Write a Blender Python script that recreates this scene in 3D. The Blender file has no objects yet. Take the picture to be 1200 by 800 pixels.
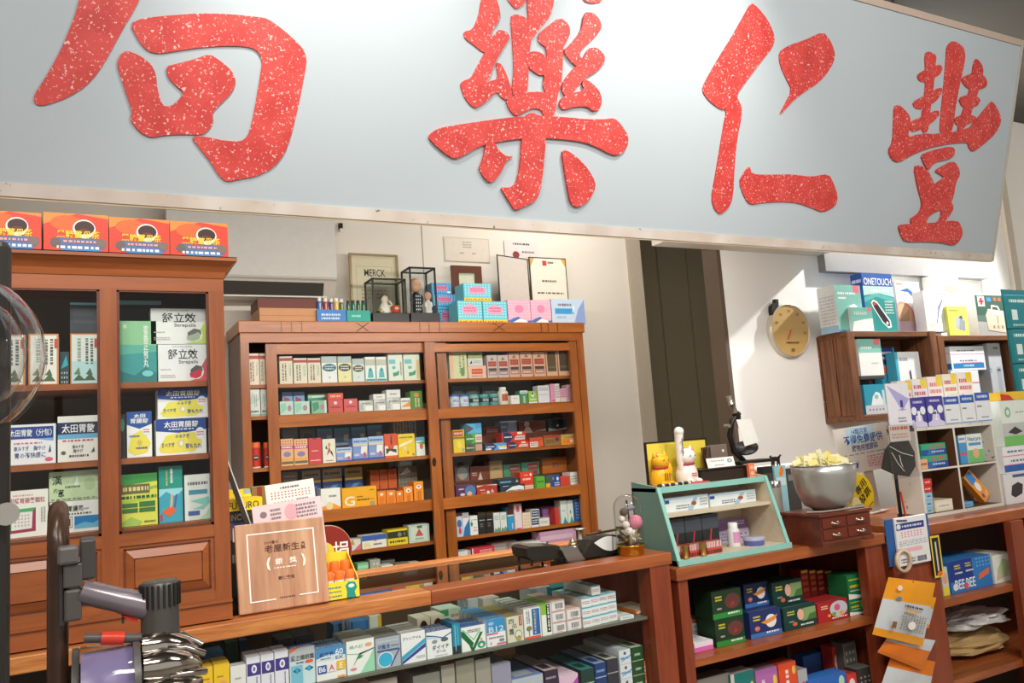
import bpy, bmesh, math, random
from mathutils import Vector, Matrix
random.seed(7)
scene = bpy.context.scene
col = scene.collection
rad = math.radians

# ------------------------------------------------------------------ camera
EYE = Vector((0, 0, 1.38)); FOC = 947.0
AX = (Vector((0.88497746, -0.00589985, 0.46559648)),      # room X, Y, Z axes seen from the lens (right, down, forward)
      Vector((-0.46036485, 0.13891338, 0.87679375)),
      Vector((-0.06985053, -0.99028696, 0.12021913)))
cd = bpy.data.cameras.new('camera'); cam = bpy.data.objects.new('camera', cd); col.objects.link(cam)
cd.sensor_width = 36; cd.lens = 36 * FOC / 1200; cd.clip_start = .02
m3 = Matrix([[AX[i][0], -AX[i][1], -AX[i][2]] for i in range(3)])
cam.matrix_world = Matrix.Translation(EYE) @ m3.to_4x4()
scene.camera = cam

# ------------------------------------------------------------------ world, lights, exposure
w = bpy.data.worlds.new('world'); scene.world = w; w.use_nodes = True
w.node_tree.nodes['Background'].inputs[0].default_value = (1.0, .955, .90, 1)
w.node_tree.nodes['Background'].inputs[1].default_value = .56
scene.view_settings.view_transform = 'Standard'; scene.view_settings.look = 'None'
scene.view_settings.gamma = 1; scene.view_settings.use_curve_mapping = False
scene.view_settings.exposure = .18
def area(name, loc, aim, sx, sy, e, c=(1, .95, .88)):
    l = bpy.data.lights.new(name, 'AREA'); l.shape = 'RECTANGLE'; l.size = sx; l.size_y = sy; l.energy = e; l.color = c
    o = bpy.data.objects.new(name, l); col.objects.link(o); o.location = loc
    o.rotation_euler = (Vector(aim) - Vector(loc)).to_track_quat('-Z', 'Y').to_euler(); return o
def spot(name, loc, aim, e, ang, blend=.6, r=.04, c=(1, .94, .84)):
    l = bpy.data.lights.new(name, 'SPOT'); l.energy = e; l.spot_size = rad(ang); l.spot_blend = blend; l.shadow_soft_size = r; l.color = c
    o = bpy.data.objects.new(name, l); col.objects.link(o); o.location = loc
    o.rotation_euler = (Vector(aim) - Vector(loc)).to_track_quat('-Z', 'Y').to_euler(); return o
area('ceiling_light', (-.2, -.4, 3.2), (.8, 2.4, 1.2), 1.6, .5, 56)
area('valance_tube_light', (1.2, 2.6, 2.19), (1.2, 4.2, 1.25), 2.5, .05, 29)
area('ceiling_light', (2.4, -.2, 3.2), (2.6, 2.6, 1.1), 1.6, .5, 52)
spot('sign_spotlight', (.55, 1.45, 3.26), (.70, 2.25, 2.80), 66, 80, .9)
spot('sign_spotlight', (1.80, 1.45, 3.26), (1.90, 2.3, 2.66), 66, 80, .9)
spot('wall_spotlight', (5.1, 2.5, 3.24), (3.5, 3.15, 1.4), 320, 115, .5, .04, (1, .985, .965))
area('rear_wall_fill', (2.7, 3.7, 3.3), (2.9, 4.3, .8), .6, .3, 17)  # unseen fill light added to brighten the back wall right of the cabinet
spot('counter_spotlight', (1.2, .7, 3.25), (1.15, 2.2, .9), 92, 58, .8)
spot('cabinet_spotlight', (-.1, .6, 3.25), (.1, 2.1, 1.2), 60, 52, .8)

# ------------------------------------------------------------------ layout helpers
def ray(x, y):
    d = Vector((x - 600, y - 400, FOC)); return Vector((AX[0].dot(d), AX[1].dot(d), AX[2].dot(d)))
def P(x, y, Y): r = ray(x, y); return EYE + r * (Y / r.y)
def PZ(x, y, z): r = ray(x, y); return EYE + r * ((z - EYE.z) / r.z)
def ypix(X, Y, Z):
    d = Vector((X, Y, Z)) - EYE; c = AX[0] * d.x + AX[1] * d.y + AX[2] * d.z
    return 600 + FOC * c.x / c.z, 400 + FOC * c.y / c.z

# ------------------------------------------------------------------ materials
MATS = {}
def lin(h):
    if len(h) == 1: h = h * 6
    if len(h) == 3: h = ''.join(c * 2 for c in h)
    v = [int(h[i:i + 2], 16) / 255 for i in (0, 2, 4)]
    return [c / 12.92 if c <= .04045 else ((c + .055) / 1.055) ** 2.4 for c in v] + [1]
def nm(key):
    m = bpy.data.materials.new(key); m.use_nodes = True
    return m, m.node_tree, m.node_tree.nodes['Principled BSDF']
def M(h, rough=.48, metal=0.0, var=.06, nscale=30, spec=.4):
    if not isinstance(h, str): return h
    k = (h, rough, metal, var)
    if k in MATS: return MATS[k]
    m, t, b = nm('paint_' + h); c = lin(h)
    n = t.nodes.new('ShaderNodeTexNoise'); n.inputs['Scale'].default_value = nscale; n.inputs['Detail'].default_value = 2
    tc = t.nodes.new('ShaderNodeTexCoord'); t.links.new(tc.outputs['Object'], n.inputs['Vector'])
    mx = t.nodes.new('ShaderNodeMix'); mx.data_type = 'RGBA'
    mx.inputs[6].default_value = [x * (1 - var) for x in c[:3]] + [1]; mx.inputs[7].default_value = [min(1, x * (1 + var)) for x in c[:3]] + [1]
    t.links.new(n.outputs['Fac'], mx.inputs[0]); t.links.new(mx.outputs[2], b.inputs['Base Color'])
    b.inputs['Roughness'].default_value = rough; b.inputs['Metallic'].default_value = metal
    b.inputs['Specular IOR Level'].default_value = spec
    MATS[k] = m; return m
def wood(name, c1, c2, axis='x', rough=.34, scale=1.0, bump=.15):
    if name in MATS: return MATS[name]
    m, t, b = nm(name); N = t.nodes.new
    tc = N('ShaderNodeTexCoord'); mp = N('ShaderNodeMapping')
    s = {'x': (1.2, 14, 14), 'y': (14, 1.2, 14), 'z': (14, 14, 1.2)}[axis]
    mp.inputs['Scale'].default_value = [v * scale for v in s]
    n = N('ShaderNodeTexNoise'); n.inputs['Scale'].default_value = 2.2; n.inputs['Detail'].default_value = 6; n.inputs['Distortion'].default_value = .7
    n2 = N('ShaderNodeTexNoise'); n2.inputs['Scale'].default_value = 14; n2.inputs['Detail'].default_value = 3
    r = N('ShaderNodeValToRGB'); r.color_ramp.elements[0].position = .3; r.color_ramp.elements[1].position = .72
    r.color_ramp.elements[0].color = lin(c1); r.color_ramp.elements[1].color = lin(c2)
    ad = N('ShaderNodeMath'); ad.operation = 'MULTIPLY_ADD'; ad.inputs[1].default_value = .3
    t.links.new(tc.outputs['Object'], mp.inputs['Vector']); t.links.new(mp.outputs[0], n.inputs['Vector']); t.links.new(mp.outputs[0], n2.inputs['Vector'])
    t.links.new(n2.outputs['Fac'], ad.inputs[0]); 
    sb = N('ShaderNodeMath'); sb.operation = 'SUBTRACT'; sb.inputs[1].default_value = .15
    t.links.new(n.outputs['Fac'], sb.inputs[0]); t.links.new(sb.outputs[0], ad.inputs[2])
    t.links.new(ad.outputs[0], r.inputs['Fac']); t.links.new(r.outputs['Color'], b.inputs['Base Color'])
    bp = N('ShaderNodeBump'); bp.inputs['Strength'].default_value = bump; bp.inputs['Distance'].default_value = .002
    t.links.new(ad.outputs[0], bp.inputs['Height']); t.links.new(bp.outputs[0], b.inputs['Normal'])
    b.inputs['Roughness'].default_value = rough
    MATS[name] = m; return m
def glass(name='clear_glass', tint=(.97, .985, .98), ior=1.45, rough=.0, gain=1.0):
    if name in MATS: return MATS[name]
    m = bpy.data.materials.new(name); m.use_nodes = True; t = m.node_tree; t.nodes.remove(t.nodes['Principled BSDF'])
    o = t.nodes['Material Output']; a = t.nodes.new('ShaderNodeBsdfTransparent'); a.inputs[0].default_value = (*tint, 1)
    g = t.nodes.new('ShaderNodeBsdfGlossy'); g.inputs['Roughness'].default_value = rough
    f = t.nodes.new('ShaderNodeLayerWeight'); f0 = ((ior - 1) / (ior + 1)) ** 2        # Schlick reflectance, same from both faces of a thin sheet
    pw = t.nodes.new('ShaderNodeMath'); pw.operation = 'POWER'; pw.inputs[1].default_value = 5
    mm = t.nodes.new('ShaderNodeMath'); mm.operation = 'MULTIPLY_ADD'; mm.inputs[1].default_value = gain * (1 - f0); mm.inputs[2].default_value = gain * f0; mm.use_clamp = True
    x = t.nodes.new('ShaderNodeMixShader')
    t.links.new(f.outputs['Facing'], pw.inputs[0]); t.links.new(pw.outputs[0], mm.inputs[0]); t.links.new(mm.outputs[0], x.inputs[0]); t.links.new(a.outputs[0], x.inputs[1]); t.links.new(g.outputs[0], x.inputs[2]); t.links.new(x.outputs[0], o.inputs[0])
    MATS[name] = m; return m
def plaster(name, c, var=.03, scale=3, bump=.05):
    m, t, b = nm(name); N = t.nodes.new; c = lin(c)
    tc = N('ShaderNodeTexCoord'); n = N('ShaderNodeTexNoise'); n.inputs['Scale'].default_value = scale; n.inputs['Detail'].default_value = 5
    mx = N('ShaderNodeMix'); mx.data_type = 'RGBA'
    mx.inputs[6].default_value = [x * (1 - var) for x in c[:3]] + [1]; mx.inputs[7].default_value = [min(1, x * (1 + var)) for x in c[:3]] + [1]
    t.links.new(tc.outputs['Object'], n.inputs['Vector']); t.links.new(n.outputs['Fac'], mx.inputs[0]); t.links.new(mx.outputs[2], b.inputs['Base Color'])
    bp = N('ShaderNodeBump'); bp.inputs['Strength'].default_value = bump; bp.inputs['Distance'].default_value = .004
    n2 = N('ShaderNodeTexNoise'); n2.inputs['Scale'].default_value = 90; t.links.new(tc.outputs['Object'], n2.inputs['Vector'])
    t.links.new(n2.outputs['Fac'], bp.inputs['Height']); t.links.new(bp.outputs[0], b.inputs['Normal'])
    b.inputs['Roughness'].default_value = .75; return m
def speckle(name, base, fleck, scale, thr, rough=.5, base2=None, metal=0.0):
    m, t, b = nm(name); N = t.nodes.new
    tc = N('ShaderNodeTexCoord'); v = N('ShaderNodeTexNoise'); v.inputs['Scale'].default_value = scale; v.inputs['Detail'].default_value = 3; v.inputs['Roughness'].default_value = .65
    r = N('ShaderNodeValToRGB'); r.color_ramp.elements[0].position = thr; r.color_ramp.elements[1].position = thr + .05
    n = N('ShaderNodeTexNoise'); n.inputs['Scale'].default_value = scale * .12
    mx0 = N('ShaderNodeMix'); mx0.data_type = 'RGBA'; mx0.inputs[6].default_value = lin(base); mx0.inputs[7].default_value = lin(base2 or base)
    mx = N('ShaderNodeMix'); mx.data_type = 'RGBA'; mx.inputs[7].default_value = lin(fleck)
    for q in (v, n): t.links.new(tc.outputs['Object'], q.inputs['Vector'])
    rr = N('ShaderNodeValToRGB'); rr.color_ramp.elements[0].position = .4; rr.color_ramp.elements[1].position = .62
    t.links.new(n.outputs['Fac'], rr.inputs[0]); t.links.new(rr.outputs[0], mx0.inputs[0])
    t.links.new(v.outputs['Fac'], r.inputs[0]); t.links.new(r.outputs[0], mx.inputs[0]); t.links.new(mx0.outputs[2], mx.inputs[6]); t.links.new(mx.outputs[2], b.inputs['Base Color'])
    b.inputs['Metallic'].default_value = metal
    b.inputs['Roughness'].default_value = rough; return m
GL = glass(gain=.5); GLD = glass('counter_top_glass', (.70, .76, .73), 1.5, .0, 1.5); PLAST = glass('clear_plastic', (.93, .94, .95), 1.42, .06, 1.6)
CWOOD = wood('cabinet_wood_x', '8a4a24', 'a65c2c', 'x'); CWOODZ = wood('cabinet_wood_z', '864623', 'a0582a', 'z')
MWOOD = wood('display_wood_x', '99521f', 'b86c28', 'x'); MWOODZ = wood('display_wood_z', '8c4a1e', 'ab6226', 'z'); MDARK = wood('display_wood_dark', '5a2c1a', '6d3822', 'x')
KWOOD = wood('counter_wood_x', '8a4524', 'b06233', 'x', .3); KWOODZ = wood('counter_wood_z', '7c3620', '98482a', 'z', .3)
OAK = wood('oak_rail', 'a75c2c', 'd08a4a', 'x', .4, 2.0, .3); CRATE = wood('crate_wood', '5b3620', '84532f', 'x', .6, 1.5, .4); CRATEZ = wood('crate_wood_z', '573320', '8a5733', 'z', .6, 1.5, .4)
PLQ = wood('plaque_wood', 'a8765a', 'd2a480', 'z', .35, .8); PALE = wood('pale_plywood', 'd8c3a8', 'e6d5bd', 'x', .5); ROSE = wood('rosewood', '5c2a1c', '7a3a28', 'x', .3)
BLACK = M('1d1b19', .4); STEEL = M('c9c9c6', .25, 1.0); BRASS = M('c9a55a', .25, 1.0)

# ------------------------------------------------------------------ text
TC = {}
def glyphs(s, vert=False, bold=.012):
    k = (s, vert)
    if k in TC: return TC[k]
    c = bpy.data.curves.new('t', 'FONT'); c.body = '\n'.join(s) if vert else s; c.resolution_u = 1 if max(map(ord, s)) > 255 else 3; c.offset = bold
    if vert: c.space_line = .95; c.align_x = 'CENTER'
    o = bpy.data.objects.new('t', c); me = bpy.data.meshes.new_from_object(o)
    vs = [(v.co.x, v.co.y) for v in me.vertices]; fs = [tuple(p.vertices) for p in me.polygons]
    fl = [p.normal.z < 0 for p in me.polygons]
    fs = [f[::-1] if q else f for f, q in zip(fs, fl)]
    bpy.data.objects.remove(o); bpy.data.curves.remove(c); bpy.data.meshes.remove(me)
    if vs:
        x0 = min(v[0] for v in vs); x1 = max(v[0] for v in vs); y0 = min(v[1] for v in vs); y1 = max(v[1] for v in vs)
        vs = [((x - x0) / max(1e-6, x1 - x0), (y - y0) / max(1e-6, y1 - y0)) for x, y in vs]
    TC[k] = (vs, fs); return TC[k]

# ------------------------------------------------------------------ mesh builder
class MB:
    def __init__(s): s.v = []; s.f = []; s.mi = []; s.sm = []; s.mats = []
    def _m(s, m):
        m = M(m)
        if m not in s.mats: s.mats.append(m)
        return s.mats.index(m)
    def add(s, vs, fs, m, smooth=False):
        b = len(s.v); i = s._m(m); s.v += [tuple(v) for v in vs]
        for f in fs: s.f.append(tuple(b + k for k in f)); s.mi.append(i); s.sm.append(smooth)
        return s
    def box(s, x0, x1, y0, y1, z0, z1, m, top=None, front=None, bot=None):
        if x0 > x1: x0, x1 = x1, x0
        if y0 > y1: y0, y1 = y1, y0
        if z0 > z1: z0, z1 = z1, z0
        vs = [(x0, y0, z0), (x1, y0, z0), (x1, y1, z0), (x0, y1, z0), (x0, y0, z1), (x1, y0, z1), (x1, y1, z1), (x0, y1, z1)]
        if not (top or front or bot):
            return s.add(vs, [(0, 3, 2, 1), (4, 5, 6, 7), (0, 1, 5, 4), (1, 2, 6, 5), (2, 3, 7, 6), (3, 0, 4, 7)], m)
        s.add(vs, [(0, 3, 2, 1)], bot or m); s.add(vs, [(4, 5, 6, 7)], top or m); s.add(vs, [(0, 1, 5, 4)], front or m)
        return s.add(vs, [(1, 2, 6, 5), (2, 3, 7, 6), (3, 0, 4, 7)], m)
    def bbox(s, x0, x1, y0, y1, z0, z1, m, b=.004):
        """box with chamfered edges"""
        if x0 > x1: x0, x1 = x1, x0
        bm = bmesh.new(); bmesh.ops.create_cube(bm, size=1)
        bmesh.ops.scale(bm, vec=(x1 - x0, y1 - y0, z1 - z0), verts=bm.verts); bmesh.ops.translate(bm, vec=((x0 + x1) / 2, (y0 + y1) / 2, (z0 + z1) / 2), verts=bm.verts)
        bmesh.ops.bevel(bm, geom=bm.edges[:], offset=b, segments=2, affect='EDGES', profile=.5)
        bm.verts.index_update(); s.add([v.co for v in bm.verts], [[v.index for v in f.verts] for f in bm.faces], m); bm.free(); return s
    def prism(s, pts, d, m, side=None):
        """closed outline pts (3-D, planar), thickened by vector d"""
        n = len(pts); d = Vector(d); a = [Vector(p) for p in pts]; b = [p + d for p in a]
        s.add(a + b, [tuple(range(n))[::-1], tuple(range(n, 2 * n))], m)
        return s.add(a + b, [(i, (i + 1) % n, n + (i + 1) % n, n + i) for i in range(n)], side or m)
    def lathe(s, prof, c, m, n=20, ax=(0, 0, 1), smooth=True, a0=0, a1=360, sx=1, sy=1, cap=True):
        ax = Vector(ax).normalized(); q = Vector((0, 0, 1)).rotation_difference(ax); c = Vector(c); full = abs(a1 - a0) >= 360
        k = n if full else n + 1; vs = []
        for r, z in prof:
            for i in range(k):
                a = rad(a0 + (a1 - a0) * i / n); vs.append(c + q @ Vector((r * math.cos(a) * sx, r * math.sin(a) * sy, z)))
        fs = []
        for j in range(len(prof) - 1):
            for i in range(n):
                i2 = (i + 1) % k; fs.append((j * k + i, j * k + i2, (j + 1) * k + i2, (j + 1) * k + i))
        s.add(vs, fs, m, smooth)
        if full and cap and prof[0] != prof[-1]:
            if prof[0][0] > 1e-5: s.add(vs[:k], [tuple(range(k))[::-1]], m)
            if prof[-1][0] > 1e-5: s.add(vs[-k:], [tuple(range(k))], m)
        return s
    def ball(s, c, r, m, n=14, k=9):
        if not hasattr(r, '__len__'): r = (r, r, r)
        vs = []; fs = []
        for j in range(k + 1):
            t = math.pi * j / k
            for i in range(n):
                a = 2 * math.pi * i / n; vs.append((c[0] + r[0] * math.sin(t) * math.cos(a), c[1] + r[1] * math.sin(t) * math.sin(a), c[2] - r[2] * math.cos(t)))
        for j in range(k):
            for i in range(n): fs.append((j * n + i, j * n + (i + 1) % n, (j + 1) * n + (i + 1) % n, (j + 1) * n + i))
        return s.add(vs, fs, m, True)
    def tube(s, pts, r, m, n=8, smooth=True, close=False):
        pts = [Vector(p) for p in pts]; vs = []; up = Vector((0.13, .21, .97)); K = len(pts)
        rr = r if hasattr(r, '__len__') else [r] * K
        for i, p in enumerate(pts):
            if close: d = pts[(i + 1) % K] - pts[i - 1]
            else: d = pts[min(i + 1, K - 1)] - pts[max(i - 1, 0)]
            d.normalize(); a = d.cross(up)
            if a.length < .1: a = d.cross(Vector((1, 0, 0)))
            a.normalize(); b = d.cross(a)
            for j in range(n):
                t = 2 * math.pi * j / n; vs.append(p + (a * math.cos(t) + b * math.sin(t)) * rr[i])
        L = K if close else K - 1
        fs = [(i * n + j, i * n + (j + 1) % n, ((i + 1) % K) * n + (j + 1) % n, ((i + 1) % K) * n + j) for i in range(L) for j in range(n)]
        s.add(vs, fs, m, smooth)
        if not close: s.add(vs[:n], [tuple(range(n))], m); s.add(vs[-n:], [tuple(range(n))[::-1]], m)
        return s
    def face(s, spec, o, ux, uz, w, h, nrm, eps=.00016, seed=1):
        """flat print on a face: origin o, unit axes ux, uz, size w x h, outward normal nrm"""
        o = Vector(o); ux = Vector(ux); uz = Vector(uz); nrm = Vector(nrm); rnd = random.Random(seed); lay = 0
        flip = ux.cross(uz).dot(nrm) < 0
        def T(u, v): return o + ux * (u * w) + uz * (v * h) + nrm * (eps * lay)
        def put(vs, fs, c): s.add([T(*p) for p in vs], [f[::-1] for f in fs] if flip else fs, c)
        for it in spec.split('|'):
            if not it: continue
            a = it.split(','); k = a[0]; lay += 1
            if k in 'tv':
                u0, v0, u1, v1 = map(float, a[2:6]); vs, fs = glyphs(a[1], k == 'v')
                put([(u0 + x * (u1 - u0), v0 + y * (v1 - v0)) for x, y in vs], fs, a[6])
            elif k == 'p':
                q = [float(x) for x in a[1:-1]]; vs = list(zip(q[::2], q[1::2]))
                ar = sum(vs[i - 1][0] * vs[i][1] - vs[i][0] * vs[i - 1][1] for i in range(len(vs)))
                if ar < 0: vs = vs[::-1]
                put(vs, [tuple(range(len(vs)))], a[-1])
            else:
                u0, v0, u1, v1 = map(float, a[1:5]); c = a[5]
                if k == 'r': put([(u0, v0), (u1, v0), (u1, v1), (u0, v1)], [(0, 1, 2, 3)], c)
                elif k == 'e':
                    n = 18; put([(min(1, max(0, (u0 + u1) / 2 + (u1 - u0) / 2 * math.cos(6.2832 * i / n))), min(1, max(0, (v0 + v1) / 2 + (v1 - v0) / 2 * math.sin(6.2832 * i / n)))) for i in range(n)], [tuple(range(n))], c)
                elif k == 'o':      # outlined frame
                    t = float(a[6]) if len(a) > 6 else .03; tv = t * w / h
                    put([(u0, v0), (u1, v0), (u1, v1), (u0, v1), (u0 + t, v0 + tv), (u1 - t, v0 + tv), (u1 - t, v1 - tv), (u0 + t, v1 - tv)], [(0, 1, 5, 4), (1, 2, 6, 5), (2, 3, 7, 6), (3, 0, 4, 7)], c)
                elif k in 'lk':     # rows (l) or columns (k) of tiny illegible print
                    n = int(a[6]); vs = []; fs = []
                    for r in range(n):
                        p = 0.0
                        while p < 1:
                            e = min(1, p + rnd.uniform(.04, .13)); q0 = (r + .25) / n; q1 = (r + .8) / n
                            if k == 'l': A = [(u0 + (u1 - u0) * p, v0 + (v1 - v0) * q0), (u0 + (u1 - u0) * e, v0 + (v1 - v0) * q1)]
                            else: A = [(u0 + (u1 - u0) * q0, v0 + (v1 - v0) * p), (u0 + (u1 - u0) * q1, v0 + (v1 - v0) * e)]
                            b = len(vs); (x0, y0), (x1, y1) = A; vs += [(x0, y0), (x1, y0), (x1, y1), (x0, y1)]; fs.append((b, b + 1, b + 2, b + 3)); p = e + rnd.uniform(.02, .06)
                    put(vs, fs, c)
                elif k == 'b':      # barcode
                    vs = []; fs = []; p = 0.0
                    while p < 1:
                        e = min(1, p + rnd.uniform(.02, .07)); b = len(vs); x0 = u0 + (u1 - u0) * p; x1 = u0 + (u1 - u0) * e
                        vs += [(x0, v0), (x1, v0), (x1, v1), (x0, v1)]; fs.append((b, b + 1, b + 2, b + 3)); p = e + rnd.uniform(.02, .06)
                    put(vs, fs, c)
                elif k == 'd':      # grid of dots
                    n = int(a[6]); nr = int(a[7]); vs = []; fs = []
                    for i in range(n):
                        for j in range(nr):
                            cx = u0 + (u1 - u0) * (i + .5) / n; cy = v0 + (v1 - v0) * (j + .5) / nr; dx = (u1 - u0) / n * .22; dy = (v1 - v0) / nr * .22
                            b = len(vs); vs += [(cx - dx, cy - dy), (cx + dx, cy - dy), (cx + dx, cy + dy), (cx - dx, cy + dy)]; fs.append((b, b + 1, b + 2, b + 3))
                    put(vs, fs, c)
        return s
    def mesh(s, name, org=(0, 0, 0)):
        me = bpy.data.meshes.new(name); ox, oy, oz = org
        me.from_pydata([(v[0] - ox, v[1] - oy, v[2] - oz) for v in s.v], [], s.f)
        for m in s.mats: me.materials.append(m)
        me.polygons.foreach_set('material_index', s.mi); me.polygons.foreach_set('use_smooth', s.sm); me.update(); return me
    def obj(s, name, parent=None, org=None, label=None):
        if org is None: org = parent['_o'] if parent is not None and '_o' in parent else (0, 0, 0)
        o = bpy.data.objects.new(name, s.mesh(name, org)); col.objects.link(o)
        if parent is not None: o.parent = parent
        if label: o['label'] = label
        return o
def tag(o, label, cat, group=None):
    o['label'] = label; o['category'] = cat
    if group: o['group'] = group
    return o
ORG = {}
def thing(name, label, cat, loc, group=None, rot=None):
    """an Empty at a thing's base; parts are modelled in room coordinates (no rot) or in its own frame (rot given)"""
    o = bpy.data.objects.new(name, None); col.objects.link(o); o.location = loc; o.empty_display_size = .05
    if rot is not None: o.rotation_euler = rot
    ORG[o] = (0, 0, 0) if rot is not None else tuple(loc)
    return tag(o, label, cat, group)
def part(mb, name, parent, label=None, root=None):
    return mb.obj(name, parent, ORG[root or parent], label)
def single(mb, name, label, cat, loc, group=None):
    o = mb.obj(name, None, loc); o.location = loc; return tag(o, label, cat, group)
def struct(mb, name, loc=(0, 0, 0)):
    o = mb.obj(name, None, loc); o['kind'] = 'structure'; return o
def copy_tree(o, d, label=None, parent=None, top=True):
    c = o.copy(); col.objects.link(c)
    if top: c.location = o.location + Vector(d)
    else: c.parent = parent
    if label: c['label'] = label
    for ch in o.children: copy_tree(ch, d, None, c, False)
    return c
ORD = ['first', 'second', 'third', 'fourth', 'fifth', 'sixth', 'seventh', 'eighth', 'ninth', 'tenth', 'eleventh', 'twelfth', 'thirteenth', 'fourteenth', 'fifteenth', 'sixteenth', 'seventeenth', 'eighteenth', 'nineteenth', 'twentieth', 'twenty-first', 'twenty-second']
SEED = [0]
KIND = {'cartons in the back display cabinet': 'medicine_carton', 'cartons in the glass counter': 'remedy_carton', 'cartons on the lower counter shelf': 'ointment_carton', 'red drink cartons on the hutch': 'drink_carton'}
def carton(label, x0, x1, y0, y1, z0, z1, base, spec='', group=None, top=None, side=None, name='carton', cat='box', rot=None, parts=None, topspec='', sidespec=''):
    """a folded cardboard carton; front print on the -Y face"""
    if x0 > x1: x0, x1 = x1, x0
    SEED[0] += 1; c = ((x0 + x1) / 2, (y0 + y1) / 2, z0); w = x1 - x0; h = z1 - z0; d = y1 - y0
    mb = MB(); X0, X1, Y0, Y1 = -w / 2, w / 2, -d / 2, d / 2; g = min(.0008, w * .02)
    mb.box(X0, X1, Y0, Y1, 0, h, side or base, top=top or side or base, front=base)
    mb.box(X0 + w * .04, X1 - w * .04, Y0 + d * .12, Y0 + d * .12 + g, h, h + .0004, M('8a8680'))      # flap seam on the lid
    if parts is None: parts = w * h > .0075
    pm = MB() if parts else mb
    if parts and spec: pm.face('r,0,0,1,1,' + base, (X0, Y0, 0), (1, 0, 0), (0, 0, 1), w, h, (0, -1, 0), .0001)
    if spec: pm.face(spec, (X0, Y0, 0), (1, 0, 0), (0, 0, 1), w, h, (0, -1, 0), seed=SEED[0])
    if topspec: pm.face(topspec, (X0, Y0, h), (1, 0, 0), (0, 1, 0), w, d, (0, 0, 1), .0003, seed=SEED[0])
    if sidespec: pm.face(sidespec, (X0, Y1, 0), (0, -1, 0), (0, 0, 1), d, h, (-1, 0, 0), seed=SEED[0])
    o = mb.obj(KIND.get(group, name) if name == 'carton' else name, None, (0, 0, 0)); o.location = c
    if rot: o.rotation_euler = rot
    tag(o, label, cat, group)
    if parts and pm.v: pm.obj('printed_panel', o, (0, 0, 0))
    return o
def row(place, z, Y, dep, items, group, back=0, side=None):
    """items (x0, x1, ytop, base, print, description[, options]) standing on height z, front faces at depth Y; pixels only measure width and height"""
    out = []
    for i, it in enumerate(items):
        x0, x1, yt, base, spec, desc = it[:6]; op = it[6] if len(it) > 6 else {}
        zz = op.get('z', z) + .0008; YY = Y + op.get('dy', 0); xm = (x0 + x1) / 2
        for _ in range(2):
            X = P(xm, yt, YY).x; yb = ypix(X, YY, zz)[1]
            A = P(x0, (yt + yb) / 2, YY).x; B = P(x1, (yt + yb) / 2, YY).x; top = P(xm, yt, YY).z
        h = max(.012, top - zz); gp = (B - A) * .012
        lab = '%s, %s from left, %s' % (desc, ORD[i], place)
        if 'lab' in op: lab = op['lab']
        d = op.get('d', dep); k = op.get('kind', 'carton')
        if k == 'carton':
            o = carton(lab, A + gp, B - gp, YY, YY + d, zz, zz + h, base, spec, group, op.get('top'), op.get('side', side), rot=op.get('rot'), topspec=op.get('ts', ''))
        else:
            o = bottle(lab, (A + B) / 2, YY + (B - A) / 2, zz, (B - A) / 2 * .96, h, base, k, spec, group)
        out.append(o)
        for n in range(op.get('deep', 1) - 1):
            copy_tree(o, (0, (n + 1) * (d + .004), 0), '%s, %s behind the %s from left, %s' % (op.get('short', desc), ORD[n], ORD[i], place))
    return out
def bottle(lab, x, y, z, r, h, base, kind, cap, group):
    t = thing('bottle', lab, 'bottle', (x, y, z), group, rot=(0, 0, 0))
    if kind == 'tube':      # straight canister with coloured lid and pale foot ring
        part(MB().lathe([(r, h * .05), (r, h * .78)], (0, 0, 0), base, 18), 'body', t)
        part(MB().lathe([(r * .98, h * .66), (r * .99, h * .76)], (0, 0, 0), M('e8e2d8'), 18), 'collar', t)
        part(MB().lathe([(r, h * .76), (r, h * .96), (r * .9, h)], (0, 0, 0), M(cap or 'e8602a'), 18), 'lid', t)
        part(MB().lathe([(r, 0), (r, h * .06)], (0, 0, 0), M('dcd6cc'), 18), 'foot', t)
        part(MB().face('e,.1,.3,.9,.5,3a2a28|l,.2,.36,.8,.45,e9dccf,1', (-r * .6, -r * 1.01, 0), (1, 0, 0), (0, 0, 1), r * 1.2, h, (0, -1, 0)), 'label_badge', t)
    elif kind == 'jar':
        part(MB().lathe([(r * .9, 0), (r, h * .06), (r, h * .7), (r * .75, h * .8), (r * .6, h * .83)], (0, 0, 0), base, 16), 'body', t)
        part(MB().lathe([(r * .68, h * .82), (r * .68, h * .98), (r * .6, h)], (0, 0, 0), M('f2f1ec'), 16), 'cap', t)
        part(MB().lathe([(r * 1.01, h * .2), (r * 1.01, h * .6)], (0, 0, 0), M(cap or 'c0523a'), 8, a0=235, a1=305), 'label', t)
    else:                   # short banded bottle
        part(MB().lathe([(r, 0), (r, h * .84)], (0, 0, 0), base, 14), 'body', t)
        part(MB().lathe([(r * .96, h * .84), (r * .96, h * .98), (r * .9, h)], (0, 0, 0), M(cap or '3f8f97'), 14), 'cap', t)
        part(MB().lathe([(r * 1.02, h * .3), (r * 1.02, h * .68)], (0, 0, 0), M('23303a' if kind == 'dark' else 'e6ebf2'), 14), 'label', t)
        part(MB().face('l,.05,.35,.95,.62,%s,2' % ('e8eeee' if kind == 'dark' else '3b55a0'), (-r * .7, -r * 1.04, 0), (1, 0, 0), (0, 0, 1), r * 1.4, h, (0, -1, 0)), 'print', t)
    return t
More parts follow.
